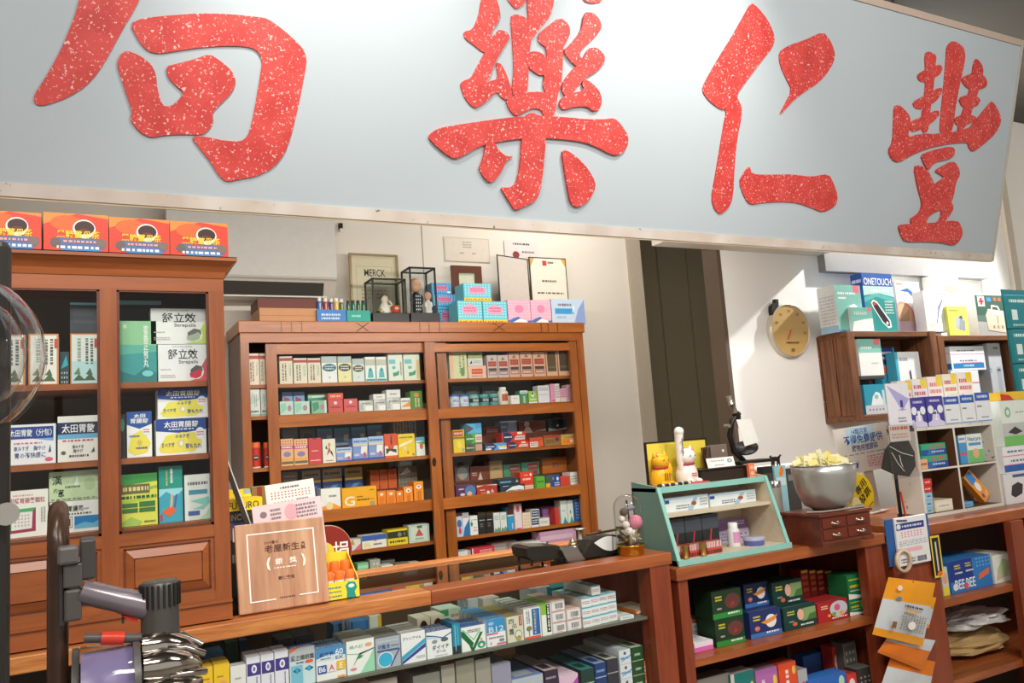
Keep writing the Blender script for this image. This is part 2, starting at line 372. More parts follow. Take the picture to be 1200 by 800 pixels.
# ================================================================== the room
WB = 4.5; WC = 3.15
CREAM = plaster('cream_wall', 'ded6ca'); WHITE = plaster('white_wall', 'f3f2ee'); DARKC = plaster('dark_ceiling', '4a4640')
struct(MB().box(-3, 6.2, -3, 5.6, -.05, 0, plaster('terrazzo', '9a9388', .1, 20)), 'floor')
struct(MB().box(-3, 6.2, -3, 5.6, 3.35, 3.4, DARKC), 'ceiling')
wb = struct(MB().box(-3, 3.34, WB, WB + .12, 0, 3.35, CREAM), 'wall_back')
sx = P(495, 290, WB).x; MB().box(sx - .003, sx + .003, WB - .001, WB + .002, .9, 3.3, M('8f877c')).obj('panel_seam', wb)
struct(MB().box(-3.1, -3, -3, 5.6, 0, 3.35, CREAM), 'wall_left')
struct(MB().box(6.2, 6.3, -3, 5.6, 0, 3.35, CREAM), 'wall_right')
struct(MB().box(2.94, 6.2, WC, WC + .1, 0, 3.35, WHITE), 'wall_clock_side')
struct(MB().box(3.34, 3.45, WB - .02, WB + .1, 0, 3.35, M('b3a795', .7)), 'trim_1')
struct(MB().box(2.915, 2.94, WC - .002, WC + .11, 0, 3.35, M('5b4c3e', .6)), 'trim_2')
d1 = struct(MB().box(3.3, 6.2, 5.35, 5.42, 0, 3.35, M('857b66', .7)), 'door_1')
for i in range(9): MB().box(3.32 + i * .32, 3.62 + i * .32, 5.335, 5.35, 0, 3.34, M('8c826c', .65)).obj('door_board', d1)
a = P(957, 296, WC); b = P(1150, 325, WC)
struct(MB().box(a.x, b.x, WC - .05, WC, b.z - .02, b.z + .16, M('8f8d8c', .7)), 'trim_3')
struct(MB().box(2.5, a.x, 2.55, WC, a.z - .02, 3.34, CREAM), 'wall_soffit')
a = P(1172, 250, WC)
struct(MB().box(a.x, a.x + .07, WC - .03, WC, 1.75, 3.3, M('c9c0b2', .7)), 'trim_4')

# ================================================================== the big sign, top leaning out over the shop
SB = Vector((0, 2.4, 2.10)); ST = Vector((0, 2.10, 3.13)); SU = (ST - SB).normalized(); SN = Vector((1, 0, 0)).cross(SU); SN = SN if SN.y < 0 else -SN
def PS(x, y):
    r = ray(x, y); return EYE + r * ((SB - EYE).dot(SN) / r.dot(SN))
sgn = thing('shop_sign', 'long white signboard with four big red brush characters hung above the counter', 'sign', (1.2, 2.4, 2.1))
H = (ST - SB).length
def slab(mb, x0, x1, v0, v1, n0, n1, m):
    q = [SB + SU * v + SN * n for v, n in ((v0, n1), (v0, n0), (v1, n0), (v1, n1))]
    return mb.prism([Vector((x0, p.y, p.z)) for p in q], (x1 - x0, 0, 0), m)
BRD = plaster('sign_paint', 'aeb9c0', .04, 2, .06)
part(slab(MB(), -1.6, 4.03, .036, H - .03, -.06, 0, BRD), 'board', sgn)
part(slab(MB(), -1.6, 4.035, 0, .036, -.075, .004, speckle('chipped_paint', 'c3b6ab', '6c6058', 45, .66, .7, 'd2cbc4')), 'bottom_trim', sgn)
part(slab(MB(), -1.6, 4.035, -.006, .0, -.09, -.0, M('d8c6a6', .7)), 'underside_board', sgn)
part(slab(MB(), -1.6, 4.035, H - .03, H - .001, -.07, .006, M('b9a79a', .7)), 'top_trim', sgn)
part(slab(MB(), 4.03, 4.045, 0, H, -.07, .004, M('b7b2aa', .7)), 'end_trim', sgn)
for x in (-1, 1.2, 3.2): part(MB().tube([(x, 2.16, 3.1), (x, 2.2, 3.348)], .008, STEEL), 'hanger_rod', sgn)
RED = speckle('red_brush_paint', 'cb413c', 'eabdb8', 120, .60, .55, 'bd332f')
def char(name, off, sc, strokes):
    mb = MB(); k = 0
    for s in strokes.split(';'):
        q = [float(v) for v in s.replace(' ', ',').split(',') if v]
        pts = [PS(off[0] + q[i] / sc, off[1] + q[i + 1] / sc) for i in range(0, len(q), 2)]
        # soften corners once
        n = len(pts); sm = []
        for i in range(n): sm += [pts[i] * .78 + pts[i - 1] * .22, pts[i] * .78 + pts[(i + 1) % n] * .22]
        k += 1; mb.prism([p + SN * .0005 for p in sm], SN * (.004 + .0004 * k), RED)
    part(mb, 'brush_character', sgn, label=name)
char('large red brush character on the left end of the board', (0, 0), 3, '''300,-90 278,0 262,60 215,175 160,275 122,330 118,360 140,373 180,365 240,342 300,305 345,255 385,190 430,105 470,40 490,0 520,-90;
455,85 500,65 600,55 700,48 800,50 900,60 940,66 1000,110 1060,165 1078,205 1070,260 1050,360 1025,470 1000,540 960,590 900,620 840,630 798,640 770,620 740,570 700,520 670,480 720,480 790,495 845,498 870,480 885,430 900,350 915,260 922,210 900,175 860,163 780,162 700,168 620,180 560,190 520,182 490,150;
410,230 420,195 445,178 490,195 530,225 548,260 552,310 570,372 600,375 630,350 645,325 620,305 590,275 582,235 620,225 680,210 735,190 775,215 815,250 830,290 815,325 780,360 745,395 750,430 735,455 710,475 650,472 580,475 530,485 490,465 455,420 465,395 450,350 430,290;
250,-90 330,-140 900,-140 860,-60 420,-40''')
char('large red brush character second from the left', (400, 0), 3, '''560,-30 660,-60 645,15 612,35 598,22;835,-40 930,-40 918,6 880,14 850,5;
490,0 500,-40 535,-30 558,45 550,80 525,110 530,145 555,165 530,185 495,185 465,160 430,135 428,112 460,105 480,60;
545,105 575,110 592,130 570,165 540,215 520,270 505,310 480,380 460,378 430,345 415,300 425,285 455,275 470,245 500,190;
540,220 560,225 580,265 600,330 580,355 555,340 545,320 500,365 470,380 460,370 480,310 520,285 550,278;
592,60 610,50 640,60 670,80 665,140 655,200 655,260 650,330 620,345 595,330 605,250 600,160;
650,20 655,-40 750,-40 738,40 720,75 690,105 670,140 650,130 655,60;
690,120 720,95 765,62 795,85 802,115 790,145 775,170 775,230 770,300 755,340 750,400 720,420 705,400 700,370 715,330 705,300 715,240 720,170 690,150;
640,200 665,180 700,185 725,215 720,265 690,265 655,240;
575,350 610,335 650,325 700,322 745,345 755,375 740,410 710,415 700,385 670,380 640,395 610,410 585,385;
850,45 880,45 905,70 912,100 890,130 850,165 830,195 850,215 830,240 800,215 775,180 800,160 840,110;
865,170 895,168 922,195 920,225 895,250 860,270 830,300 815,320 790,345 775,330 770,300 800,255 840,215;
770,345 800,330 850,318 840,290 860,280 900,315 912,350 905,385 880,392 860,375 820,375 775,388 760,370;
300,480 335,452 400,440 500,425 600,412 700,408 780,412 860,420 920,420 955,415 980,440 1005,480 1000,520 970,548 935,540 900,520 850,500 780,490 700,485 620,488 540,500 480,515 430,545 395,560 360,540 320,505;
640,410 665,395 700,410 718,440 712,520 705,600 695,670 680,705 640,725 605,740 590,715 570,685 555,658 590,660 612,645 625,580 630,490;
505,500 530,495 550,530 575,550 602,550 575,565 560,600 535,635 515,642 490,615 480,590 495,560;
770,535 785,527 820,550 860,590 888,640 885,670 860,710 825,730 800,715 790,660 780,600''')
char('large red brush character third from the left', (800, 0), 3, '''238,10 260,25 300,75 322,130 315,165 270,220 225,280 185,335 205,375 205,410 190,480 180,580 175,690 160,730 130,755 108,735 98,695 110,630 125,540 140,450 152,385 130,385 90,355 65,320 75,290 120,210 170,130 210,60;
335,185 370,160 430,140 490,112 515,140 533,185 528,220 500,265 470,295 430,320 390,350 335,408 355,370 382,318 360,275 340,230;
195,640 210,610 232,582 240,612 300,614 380,612 450,622 510,610 530,650 543,690 535,725 490,747 450,730 400,712 340,708 280,712 235,720 215,695''')
char('smallest red brush character on the right end of the board', (800, 0), 3, '''925,160 950,142 985,165 992,200 980,260 965,330 955,390 948,450 930,480 900,472 905,400 915,300 922,220;
848,190 862,180 890,195 885,230 880,300 868,380 862,460 840,470 835,420 850,320 850,250;820,265 850,245 900,225 912,240 900,265 850,290 828,285;805,360 850,335 905,305 910,320 890,355 840,385 812,380;795,430 850,405 895,385 900,405 870,435 810,465 795,455;
1018,225 1030,203 1055,240 1045,290 1020,370 1000,430 975,465 960,455 985,380 1010,300;975,275 1020,255 1055,265 1068,290 1060,310 1010,318 985,300;965,345 1010,330 1045,350 1030,375 980,380;950,415 990,400 1030,410 1020,430 960,445;
740,375 755,368 790,400 798,430 785,485 830,470 900,470 1000,455 1030,420 1070,370 1085,355 1110,400 1115,430 1095,470 1050,510 1015,535 1000,515 1000,500 930,505 860,520 800,545 755,572 730,560 718,530 735,500 738,430;
832,545 870,530 930,515 950,520 952,545 930,560 880,570 860,600 845,580;
808,587 830,580 850,595 862,608 880,652 893,640 915,625 905,615 884,605 888,596 930,572 950,568 965,590 970,615 955,640 947,690 935,725 880,745 855,765 848,800 842,835 810,835 805,800 795,770 812,760 830,745 838,715 822,660;
905,720 930,705 945,720 945,740 920,775 885,805 870,830 850,840 860,815 885,790 905,760;
753,795 770,788 880,783 960,773 976,800 978,825 965,850 945,862 910,852 850,848 775,849 762,825''')

# ================================================================== hutch cabinet on the left
LC = thing('hutch_cabinet', 'tall orange-brown hutch cabinet with glass doors standing on the left counter', 'cabinet', (.0, 2.25, 1.004))
LF = 2.10; LX0 = -.62; LX1 = .305; LM = .045
part(MB().bbox(LX0, LX1, LF + .02, 2.42, 1.83, 1.85, CWOOD, .002), 'top_board', LC)
def crown(z0, z1, e0, e1):
    mb = MB()
    pf = [(e0, z0), (e0 + .004, z0 + (z1 - z0) * .3), (e0 + (e1 - e0) * .45, z0 + (z1 - z0) * .55), (e1 - .003, z0 + (z1 - z0) * .78), (e1, z0 + (z1 - z0) * .8), (e1, z1)]
    vs = []
    for e, z in pf: vs += [(LX0 - e, LF - e, z), (LX1 + e, LF - e, z), (LX1 + e, 2.42, z)]
    fs = []
    for j in range(len(pf) - 1):
        for i in range(2): fs.append((j * 3 + i, j * 3 + i + 1, j * 3 + 4 + i, j * 3 + 3 + i))
    mb.add(vs, fs, CWOOD); mb.box(LX0 - e1, LX1 + e1, LF - e1, 2.42, z1 - .002, z1, CWOOD); return mb
part(crown(1.832, 1.882, .002, .030), 'crown_moulding', LC)
part(MB().box(LX0, LX1, LF, LF + .02, 1.798, 1.834, CWOOD), 'frieze_rail', LC)
part(MB().box(LX0, LX1, LF - .006, 2.42, 1.004, 1.046, CWOOD).box(LX0, LX1, LF - .012, LF, 1.044, 1.05, CWOOD), 'base_moulding', LC)
part(MB().box(LX0, LX1, LF, LF + .02, 1.046, 1.074, CWOOD), 'bottom_rail', LC)
part(MB().box(LX0, LX1, LF, LF + .02, 1.2, 1.228, CWOOD), 'middle_rail', LC)
for x0, x1 in ((LX1 - .036, LX1), (LM - .018, LM + .018), (-.335, -.30), (LX0, LX0 + .036)):
    part(MB().box(x0, x1, LF - .001, LF + .022, 1.046, 1.80, CWOODZ), 'stile', LC)
part(MB().box(LX0, LX1, 2.40, 2.42, 1.004, 1.85, M('6e5a48', .7)), 'back_panel', LC)
part(MB().box(LX1 - .018, LX1, LF + .02, 2.42, 1.004, 1.85, CWOODZ), 'side_panel', LC)
part(MB().box(LX0, LX0 + .018, LF + .02, 2.42, 1.004, 1.85, CWOODZ), 'side_panel', LC)
for z in (1.58, 1.40, 1.238): part(MB().box(LX0 + .02, LX1 - .02, LF + .035, 2.40, z - .014, z, CWOOD), 'shelf', LC)
for x0, x1 in ((LM + .018, LX1 - .036), (-.30, LM - .018), (LX0 + .036, -.335)):
    dr = part(MB().box(x0, x0 + .006, LF + .002, LF + .018, 1.228, 1.80, MDARK).box(x1 - .006, x1, LF + .002, LF + .018, 1.228, 1.80, MDARK).box(x0, x1, LF + .002, LF + .018, 1.228, 1.234, MDARK).box(x0, x1, LF + .002, LF + .018, 1.794, 1.80, MDARK), 'glazed_door', LC)
    part(MB().box(x0 + .004, x1 - .004, LF + .009, LF + .012, 1.23, 1.798, GL), 'glass_pane', dr, root=LC)
    pd = part(MB().box(x0, x1, LF + .004, LF + .02, 1.074, 1.2, CWOOD), 'panel_door', LC)
    a0, a1, b0, b1 = x0 + .012, x1 - .012, 1.084, 1.19
    c0, c1, e0, e1 = x0 + .03, x1 - .028, 1.102, 1.17
    part(MB().add([(a0, LF + .004, b0), (a1, LF + .004, b0), (a1, LF + .004, b1), (a0, LF + .004, b1), (c0, LF - .004, e0), (c1, LF - .004, e0), (c1, LF - .004, e1), (c0, LF - .004, e1)],
        [(0, 1, 5, 4), (1, 2, 6, 5), (2, 3, 7, 6), (3, 0, 4, 7)], CWOOD).box(c0 + .002, c1 - .002, LF - .002, LF + .004, e0 + .002, e1 - .002, CWOOD), 'raised_panel', pd, root=LC)
    for k in range(4):
        q = [(x0 + .009, 1.081, x1 - .009, 1.084), (x0 + .009, 1.19, x1 - .009, 1.193), (x0 + .009, 1.081, x0 + .012, 1.193), (x1 - .012, 1.081, x1 - .009, 1.193)][k]
        part(MB().box(q[0], q[2], LF + .001, LF + .005, q[1], q[3], MDARK), 'bead', pd, root=LC)

# ================================================================== sliding-door display cabinet against the back wall
MF = 4.05; MBK = 4.42; MBX = 4.12
mc = thing('display_cabinet', 'wide wooden display cabinet with sliding glass doors against the back wall', 'cabinet', (1.66, 4.2, 0))
def mx(x, y=450): return P(x, y, MF).x
def mz(x, y, Y=MF): return P(x, y, Y).z
MX0 = mx(283); MX1 = mx(687.5); MT = mz(480, 377)
S1, S2, S3, S4, S5 = mz(400, 448, MBX), mz(400, 483, MBX), mz(400, 541, MBX), mz(450, 594, MBX), mz(500, 634, MBX); S6 = mz(470, 667, MBX)
hd0 = mz(480, 390)
part(MB().bbox(MX0 - .01, MX1 + .01, MF - .012, MBK, hd0, MT, MWOOD, .004), 'cornice', mc)
part(MB().box(MX0, MX1, MF, MF + .03, mz(480, 400), hd0, MWOOD), 'header_rail', mc)
gz = (hd0 + MT) / 2
for x in (329, 341, 353, 491, 502, 514, 633, 641, 652): part(MB().box(mx(x, 383) - .0025, mx(x, 383) + .0025, MF - .0135, MF - .012, hd0 + .004, MT - .004, MDARK), 'carved_groove', mc)
for xa, xb in ((418, 432), (432, 418), (578, 592), (592, 578)):
    A = P(xa, 388, MF - .0127); B = P(xb, 378, MF - .0127); part(MB().tube([A, B], .0022, MDARK, 4), 'carved_groove', mc)
part(MB().box(MX0, mx(293), MF, MF + .04, 0, mz(480, 400), MWOODZ), 'stile', mc); part(MB().box(mx(680), MX1, MF, MF + .04, 0, mz(480, 400), MWOODZ), 'stile', mc)
part(MB().box(MX0, MX0 + .02, MF + .04, MBK, 0, hd0, MDARK), 'side_panel', mc); part(MB().box(MX1 - .02, MX1, MF + .04, MBK, 0, hd0, MWOODZ), 'side_panel', mc)  # left panel takes the dark wood so its shade is in the colour
part(MB().box(MX0, MX1, MBK - .015, MBK, 0, hd0, M('5a4a3c', .7)), 'back_panel', mc)
part(MB().box(MX0, MX1, MF, MBK, .05, .5, MDARK), 'plinth', mc)
for z in (S1, S2, S3, S4, S5, S6): part(MB().box(MX0 + .02, MX1 - .02, MF + .055, MBK - .015, z - .018, z, MWOOD), 'shelf', mc)
RIS = .085
for z, xa, xb in ((S3, 329, 500), (S3, 530, 676), (S4, 332, 500), (S4, 532, 676)): part(MB().box(P(xa, 530, MBX).x, P(xb, 530, MBX).x, MBX + .14, MBK - .02, z, z + RIS, MDARK), 'riser_step', mc)
part(MB().box(P(328, 413, MBX).x, P(496, 411, MBX).x, MF + .05, MF + .062, mz(410, 413, MBX) , mz(410, 411.5, MBX), M('f4f1e8', .3)), 'tube_reflection_strip', mc)  # plain white strip imitating the tube's reflection in the door glass
def slide(x0, x1, x2, x3, y, topz, rails, pull):
    d = part(MB().box(x0, x1, y, y + .022, .5, topz, MWOODZ), 'sliding_door', mc); part(MB().box(x2, x3, y, y + .022, .5, topz, MWOODZ), 'door_stile', d, root=mc)
    for a, b in rails: part(MB().box(x1, x2, y + .001, y + .021, a, b, MWOOD), 'rail', d, root=mc)
    zs = [.5] + [v for r in sorted(rails) for v in r] + [topz]
    for i in range(0, len(zs) - 1, 2):
        if zs[i + 1] - zs[i] > .1: part(MB().box(x1 - .002, x2 + .002, y + .009, y + .012, zs[i], zs[i + 1], GL), 'glass_pane', d, root=mc)
    if pull:
        part(MB().lathe([(.0, 0), (.011, .0), (.011, .003), (.007, .004), (.0, .001)], (pull[0], y, pull[1]), M('3a2a1c', .4, .6), 12, ax=(0, -1, 0), sy=2.2), 'finger_pull', d, root=mc)
R1 = (mz(600, 486), mz(600, 475)); R2 = (mz(600, 588), mz(600, 575.5))
slide(mx(314), mx(327), mx(516.5), mx(527.5), MF + .03, mz(480, 400), [R1, R2, (mz(480, 412), mz(480, 400))], None)
slide(mx(500.5), mx(512), mx(671), mx(679.5), MF + .004, mz(480, 400.5), [R1, R2, (mz(600, 411), mz(600, 402))], (mx(509, 541), mz(509, 541)))

# ================================================================== glass-topped counter
CZ = 1.0; CF = 2.06; CX1 = 1.60
kc = thing('display_counter', 'long glass-topped wooden display counter full of medicine cartons', 'counter', (.6, 2.3, 0))
part(MB().bbox(-.9, .80, CF, CF + .085, CZ - .036, CZ, OAK, .003), 'front_rail', kc); part(MB().bbox(.8005, CX1, CF, CF + .085, CZ - .036, CZ, KWOOD, .003), 'front_rail', kc)
part(MB().bbox(-.9, CX1, 2.51, 2.57, CZ - .036, CZ + .004, OAK, .003), 'rear_rail', kc)
part(MB().box(CX1 - .07, CX1, CF + .085, 2.51, CZ - .034, CZ, KWOOD), 'end_rail', kc)
part(MB().box(-.9, CX1 - .07, CF + .08, 2.515, CZ - .012, CZ - .003, GLD), 'glass_top', kc)
part(MB().box(-.9, CX1 - .1, CF + .02, CF + .024, .1, CZ - .036, GL), 'front_glass_pane', kc)
for x in (CX1 - .085, -.86): part(MB().box(x, x + .075, CF + .004, CF + .07, 0, CZ - .036, KWOODZ), 'leg', kc)
part(MB().box(CX1 - .08, CX1 - .02, 2.5, 2.56, 0, CZ - .034, KWOODZ), 'leg', kc)
part(MB().box(CX1 - .03, CX1 - .01, CF + .07, 2.5, .05, CZ - .034, KWOODZ), 'side_panel', kc)
part(MB().box(-.9, CX1 - .05, 2.53, 2.55, .05, CZ - .036, M('5a4230', .7)), 'back_panel', kc)
KS = .817; KS2 = .56
part(MB().box(-.9, CX1 - .09, CF + .03, 2.5, KS - .008, KS, M('6f6f63', .35)), 'shelf', kc)
part(MB().box(-.9, CX1 - .09, CF + .03, 2.5, KS2 - .015, KS2, KWOOD), 'shelf', kc)
for x in (402, 407, 543, 547): q = P(x, 722, 2.3); part(MB().box(q.x - .004, q.x + .004, 2.30, 2.306, KS, CZ - .036, STEEL), 'shelf_post', kc)

# ================================================================== lower wooden counter on the right
rc = thing('shelf_counter', 'low reddish wooden counter with open shelves right of the glass counter', 'counter', (2.1, 2.3, 0))
RZ = .947; RX0 = 1.612; RX1 = 2.575
part(MB().bbox(RX0, RX1, CF, 2.62, RZ - .038, RZ, KWOOD, .003), 'worktop', rc)
part(MB().box(RX0 + .01, 1.66, CF + .01, CF + .05, 0, RZ - .038, KWOODZ), 'leg', rc); part(MB().box(2.475, RX1 - .01, CF + .01, CF + .05, 0, RZ - .038, KWOODZ), 'leg', rc)
part(MB().box(RX0 + .01, RX0 + .03, CF + .05, 2.6, 0, RZ - .038, KWOODZ), 'side_panel', rc); part(MB().box(RX1 - .008, RX1, CF + .05, 2.6, 0, RZ - .038, KWOODZ), 'side_panel', rc)
part(MB().box(RX0 + .02, RX1 - .02, 2.58, 2.6, 0, RZ - .038, M('3d2a20', .7)), 'back_panel', rc)
RS = .664; RS2 = .40
for z in (RS, RS2): part(MB().box(1.66, 2.475, CF + .012, 2.58, z - .022, z, KWOOD), 'shelf', rc)

fr = thing('side_shelf_unit', 'dark reddish wooden shelf unit at the right edge below the white pigeonhole box', 'shelf', (3.0, 2.3, 0))
FZ = .945; FX0 = 2.60; FX1 = 4.1
part(MB().bbox(FX0 + .15, FX1, CF + .02, 2.62, FZ - .04, FZ, KWOOD, .003), 'worktop', fr)
part(MB().box(FX0, 2.855, CF, CF + .03, 0, FZ - .04, KWOODZ), 'front_board', fr)
part(MB().box(3.335, 3.42, CF, CF + .03, 0, FZ - .04, KWOODZ), 'stile', fr)
part(MB().box(FX0, FX0 + .02, CF + .03, 2.6, 0, FZ - .04, KWOODZ), 'side_panel', fr); part(MB().box(FX1 - .03, FX1, CF + .03, 2.6, 0, FZ - .04, KWOODZ), 'side_panel', fr)
part(MB().box(FX0, FX1, 2.58, 2.6, 0, FZ - .04, M('3d2a20', .7)), 'back_panel', fr)
FS = .655; FS2 = .36
for z in (FS, FS2): part(MB().box(2.62, FX1 - .03, CF + .03, 2.58, z - .028, z, KWOOD), 'shelf', fr)
# ================================================================== cartons in the back display cabinet
def rep(n, it): return [it] * n
CR = 'r,0,.82,1,.93,b8473f|k,.15,.12,.55,.74,6b6258,2|k,.7,.3,.88,.72,8fb59a,2'
G = 'cartons in the back display cabinet'
pl = 'top shelf, narrow gap, back cabinet'
row(pl, S1, MBX, .09, [(290.5, 304, 414, 'e6dcc4', CR, 'cream carton with red band'), (304.6, 311.5, 414, 'e6dcc4', CR, 'slim cream carton with red band')], G)
WG = 'p,0,.55,.35,.9,.7,.6,1,.95,1,.6,0,.4,c3d3c8|r,0,0,1,.08,8fc9a8|l,.15,.1,.85,.24,4a4f78,1|k,.45,.35,.75,.8,8a9a95,2'
row('second shelf, narrow gap, back cabinet', S2, MBX, .09, [(291.5, 305, 456, 'dfe6de', WG, 'white and pale green carton'), (305.7, 312.5, 456, 'd6ddd2', WG, 'slim white and green carton')], G)
row('third shelf, narrow gap, back cabinet', S3, MBX, .06, [(293, 307, 518, 'c83526', 'e8662c', 'red canister with orange lid', {'kind': 'tube'}), (309.5, 316.5, 518, 'c03024', 'e0602a', 'thin red canister with orange lid', {'kind': 'tube'})], 'red canisters in the back cabinet')

pl = 'top shelf, left bay, back cabinet'
OV = lambda c: 'r,0,.75,1,1,b9c2c0|e,.04,.42,.96,.72,%s|l,.2,.48,.8,.66,e9e6da,2|e,.42,.15,.58,.25,c9ccc6' % c
TEA = 'p,.2,.15,.8,.15,.68,.5,.5,.58,.32,.5,5fb9b8|r,.05,.02,.95,.1,3f9f9c|r,0,.65,1,.9,c9c4b6|e,.42,.42,.58,.52,2f7f7c'
PLT = 'r,.05,.62,.5,.78,7cc5cb|e,.25,.42,.5,.54,6ab5bb|p,.3,.15,.7,.2,.75,.38,.5,.3,.3,.3,3f9a7a|k,.78,.2,.95,.7,8a7a5a,1'
row(pl, S1, MBX, .09, [
 (327.5, 343, 417, 'e8dfc8', CR, 'cream carton with red band'), (344, 360, 419.5, 'e8dfc8', CR, 'cream carton with red band'), (360.6, 376, 419.5, 'e8dcc6', CR, 'cream carton with red band'),
 (377, 395, 417.5, 'eef0ec', OV('2f6f86'), 'white carton with blue oval'), (396, 412, 417.5, 'efe6a8', OV('3f4a52'), 'pale yellow carton with dark oval'), (413, 427, 420, 'dbe7e2', OV('5a4a26'), 'pale mint carton with brown oval'),
 (428, 440, 418, 'eef2ee', TEA, 'white carton with teal bell shape'), (441, 453, 418, 'eef2ee', TEA, 'white carton with teal bell shape'), (455, 472, 414, 'e6ecdf', PLT, 'white carton with green plant picture'), (473, 492, 414, 'e6ecd9', PLT + '|r,.78,.05,1,.75,e9cf8f', 'plant picture carton with yellow edge')], G)
pl = 'second shelf, left bay, back cabinet'
MINT = 'p,.1,.1,.5,.4,.45,.9,.05,.8,9fd6c0|e,.55,.25,.85,.7,b98aa0|r,.85,0,1,1,cfe2d6'
WGY = 'r,.45,0,1,.5,f4f4f0|r,.45,.5,1,1,c9c9c4|l,.2,.6,.9,.82,77777a,1|k,.05,.1,.3,.7,8a8a8a,2'
RD = 'e,.38,.62,.62,.86,e8dfe6|l,.15,.3,.85,.5,8a3030,1'
row(pl, S2, MBX, .08, [
 (328, 344, 470, 'c9e4d6', MINT, 'pale mint carton'), (344.8, 363, 470, 'bfe0d2', MINT, 'pale mint carton'), (365, 383, 469, '8fc4a2', MINT.replace('9fd6c0', '4f9a78'), 'green herbal carton'),
 (384.5, 402, 468, 'd8564e', RD, 'coral red carton'), (403, 419, 467, 'dd5f5e', RD, 'coral red carton'), (421, 437, 469, 'dcdcd8', WGY, 'white and silver carton'), (438, 452, 468, 'dcdcd8', WGY, 'white and silver carton'),
 (452.6, 469, 466, 'dcdcd8', WGY, 'white and silver carton'), (469.6, 481, 466, 'eeeae0', 'p,.0,.2,1,.7,1,.2,f0a04a|l,.1,.6,.9,.8,5a5a5a,1', 'white carton with orange flash'), (481, 495, 458, '5d8f3a', 'e,.3,.65,.75,.9,d98a3a|k,.3,.1,.8,.6,e6d9b0,2', 'leaf green carton')], G)
def on(base_y, x0, x1, yt, yb, Y, base, spec, lab, d=.08, **k):
    A = P(x0, (yt + yb) / 2, Y).x; B = P(x1, (yt + yb) / 2, Y).x; xm = (x0 + x1) / 2
    z0 = P(xm, yb, Y).z if base_y is None else base_y + .0008; z1 = P(xm, yt, Y).z
    return carton(lab, A, B, Y, Y + d, z0, max(z0 + .01, z1), base, spec, k.get('group', G), k.get('top'), k.get('side'), rot=k.get('rot'), topspec=k.get('ts', ''), name=k.get('name', 'carton'), cat=k.get('cat', 'box'), sidespec=k.get('ss', ''), parts=k.get('parts'))
def ztop(o):
    return o.location.z + max(v.co.z for v in o.data.vertices)
def stack(o, x0, x1, yt, base, spec, lab, d=.07, dy=0, **k):
    """a carton lying on top of carton o"""
    Y = o.location.y + min(v.co.y for v in o.data.vertices) + dy
    return on(ztop(o), x0, x1, yt, yt + 8, Y, base, spec, lab, d, **k)
LASTROW = {}
def find(lab):
    for q in col.objects:
        if q.get('label') == lab: return q
f = find('coral red carton, fourth from left, second shelf, left bay, back cabinet'); stack(f, 384.5, 402, 460.5, 'e2553a', 'l,.15,.2,.85,.8,f3c0a8,1', 'small orange-red carton lying on the left coral red carton')
f = find('white and silver carton, seventh from left, second shelf, left bay, back cabinet'); stack(f, 437.5, 451.5, 461.5, 'eceae4', 'l,.25,.3,.75,.6,777777,1', 'small white carton lying on middle silver carton')
f = find('white and silver carton, eighth from left, second shelf, left bay, back cabinet'); stack(f, 452.6, 469, 456.5, 'eceae4', 'l,.25,.3,.75,.6,777777,1', 'small white carton highest on the silver cartons')
on(S2, 361, 386, 461, 482, MBX + .1, '4f9a86', 'r,0,.8,1,1,b9d8a8|l,.2,.75,.8,.95,dff,1', 'dark green carton behind the mint cartons')
for i, (a, b) in enumerate(((331, 343), (344, 357))):
    on(S2, a, b, 459, 482, MBX + .1, '7fa6d6', 'p,.15,.5,.7,.4,.7,.7,.2,.8,b0464e', '%s blue and red carton behind the mint cartons' % ('left' if i == 0 else 'right'))
pl = 'third shelf, left bay, back cabinet'
PEACH = 'r,0,.62,1,.74,c94f9a|l,.1,.63,.9,.73,fff,1|e,.2,.32,.8,.52,8c7fae|r,.04,.06,.96,.16,6b6257|d,.1,.76,.9,.96,b0602c,4,2|r,0,.18,1,.28,eeaa4e'
VIO = 'r,0,.72,1,1,aac4ea|l,.08,.76,.92,.92,3f5796,1|r,0,.64,1,.72,e9cf9f|p,.5,.3,.9,.25,.95,.62,.55,.62,f0e9d8|e,.66,.12,.86,.36,d8506a|r,0,0,1,.09,3a56a8|r,.08,.2,.4,.3,d8c0cc'
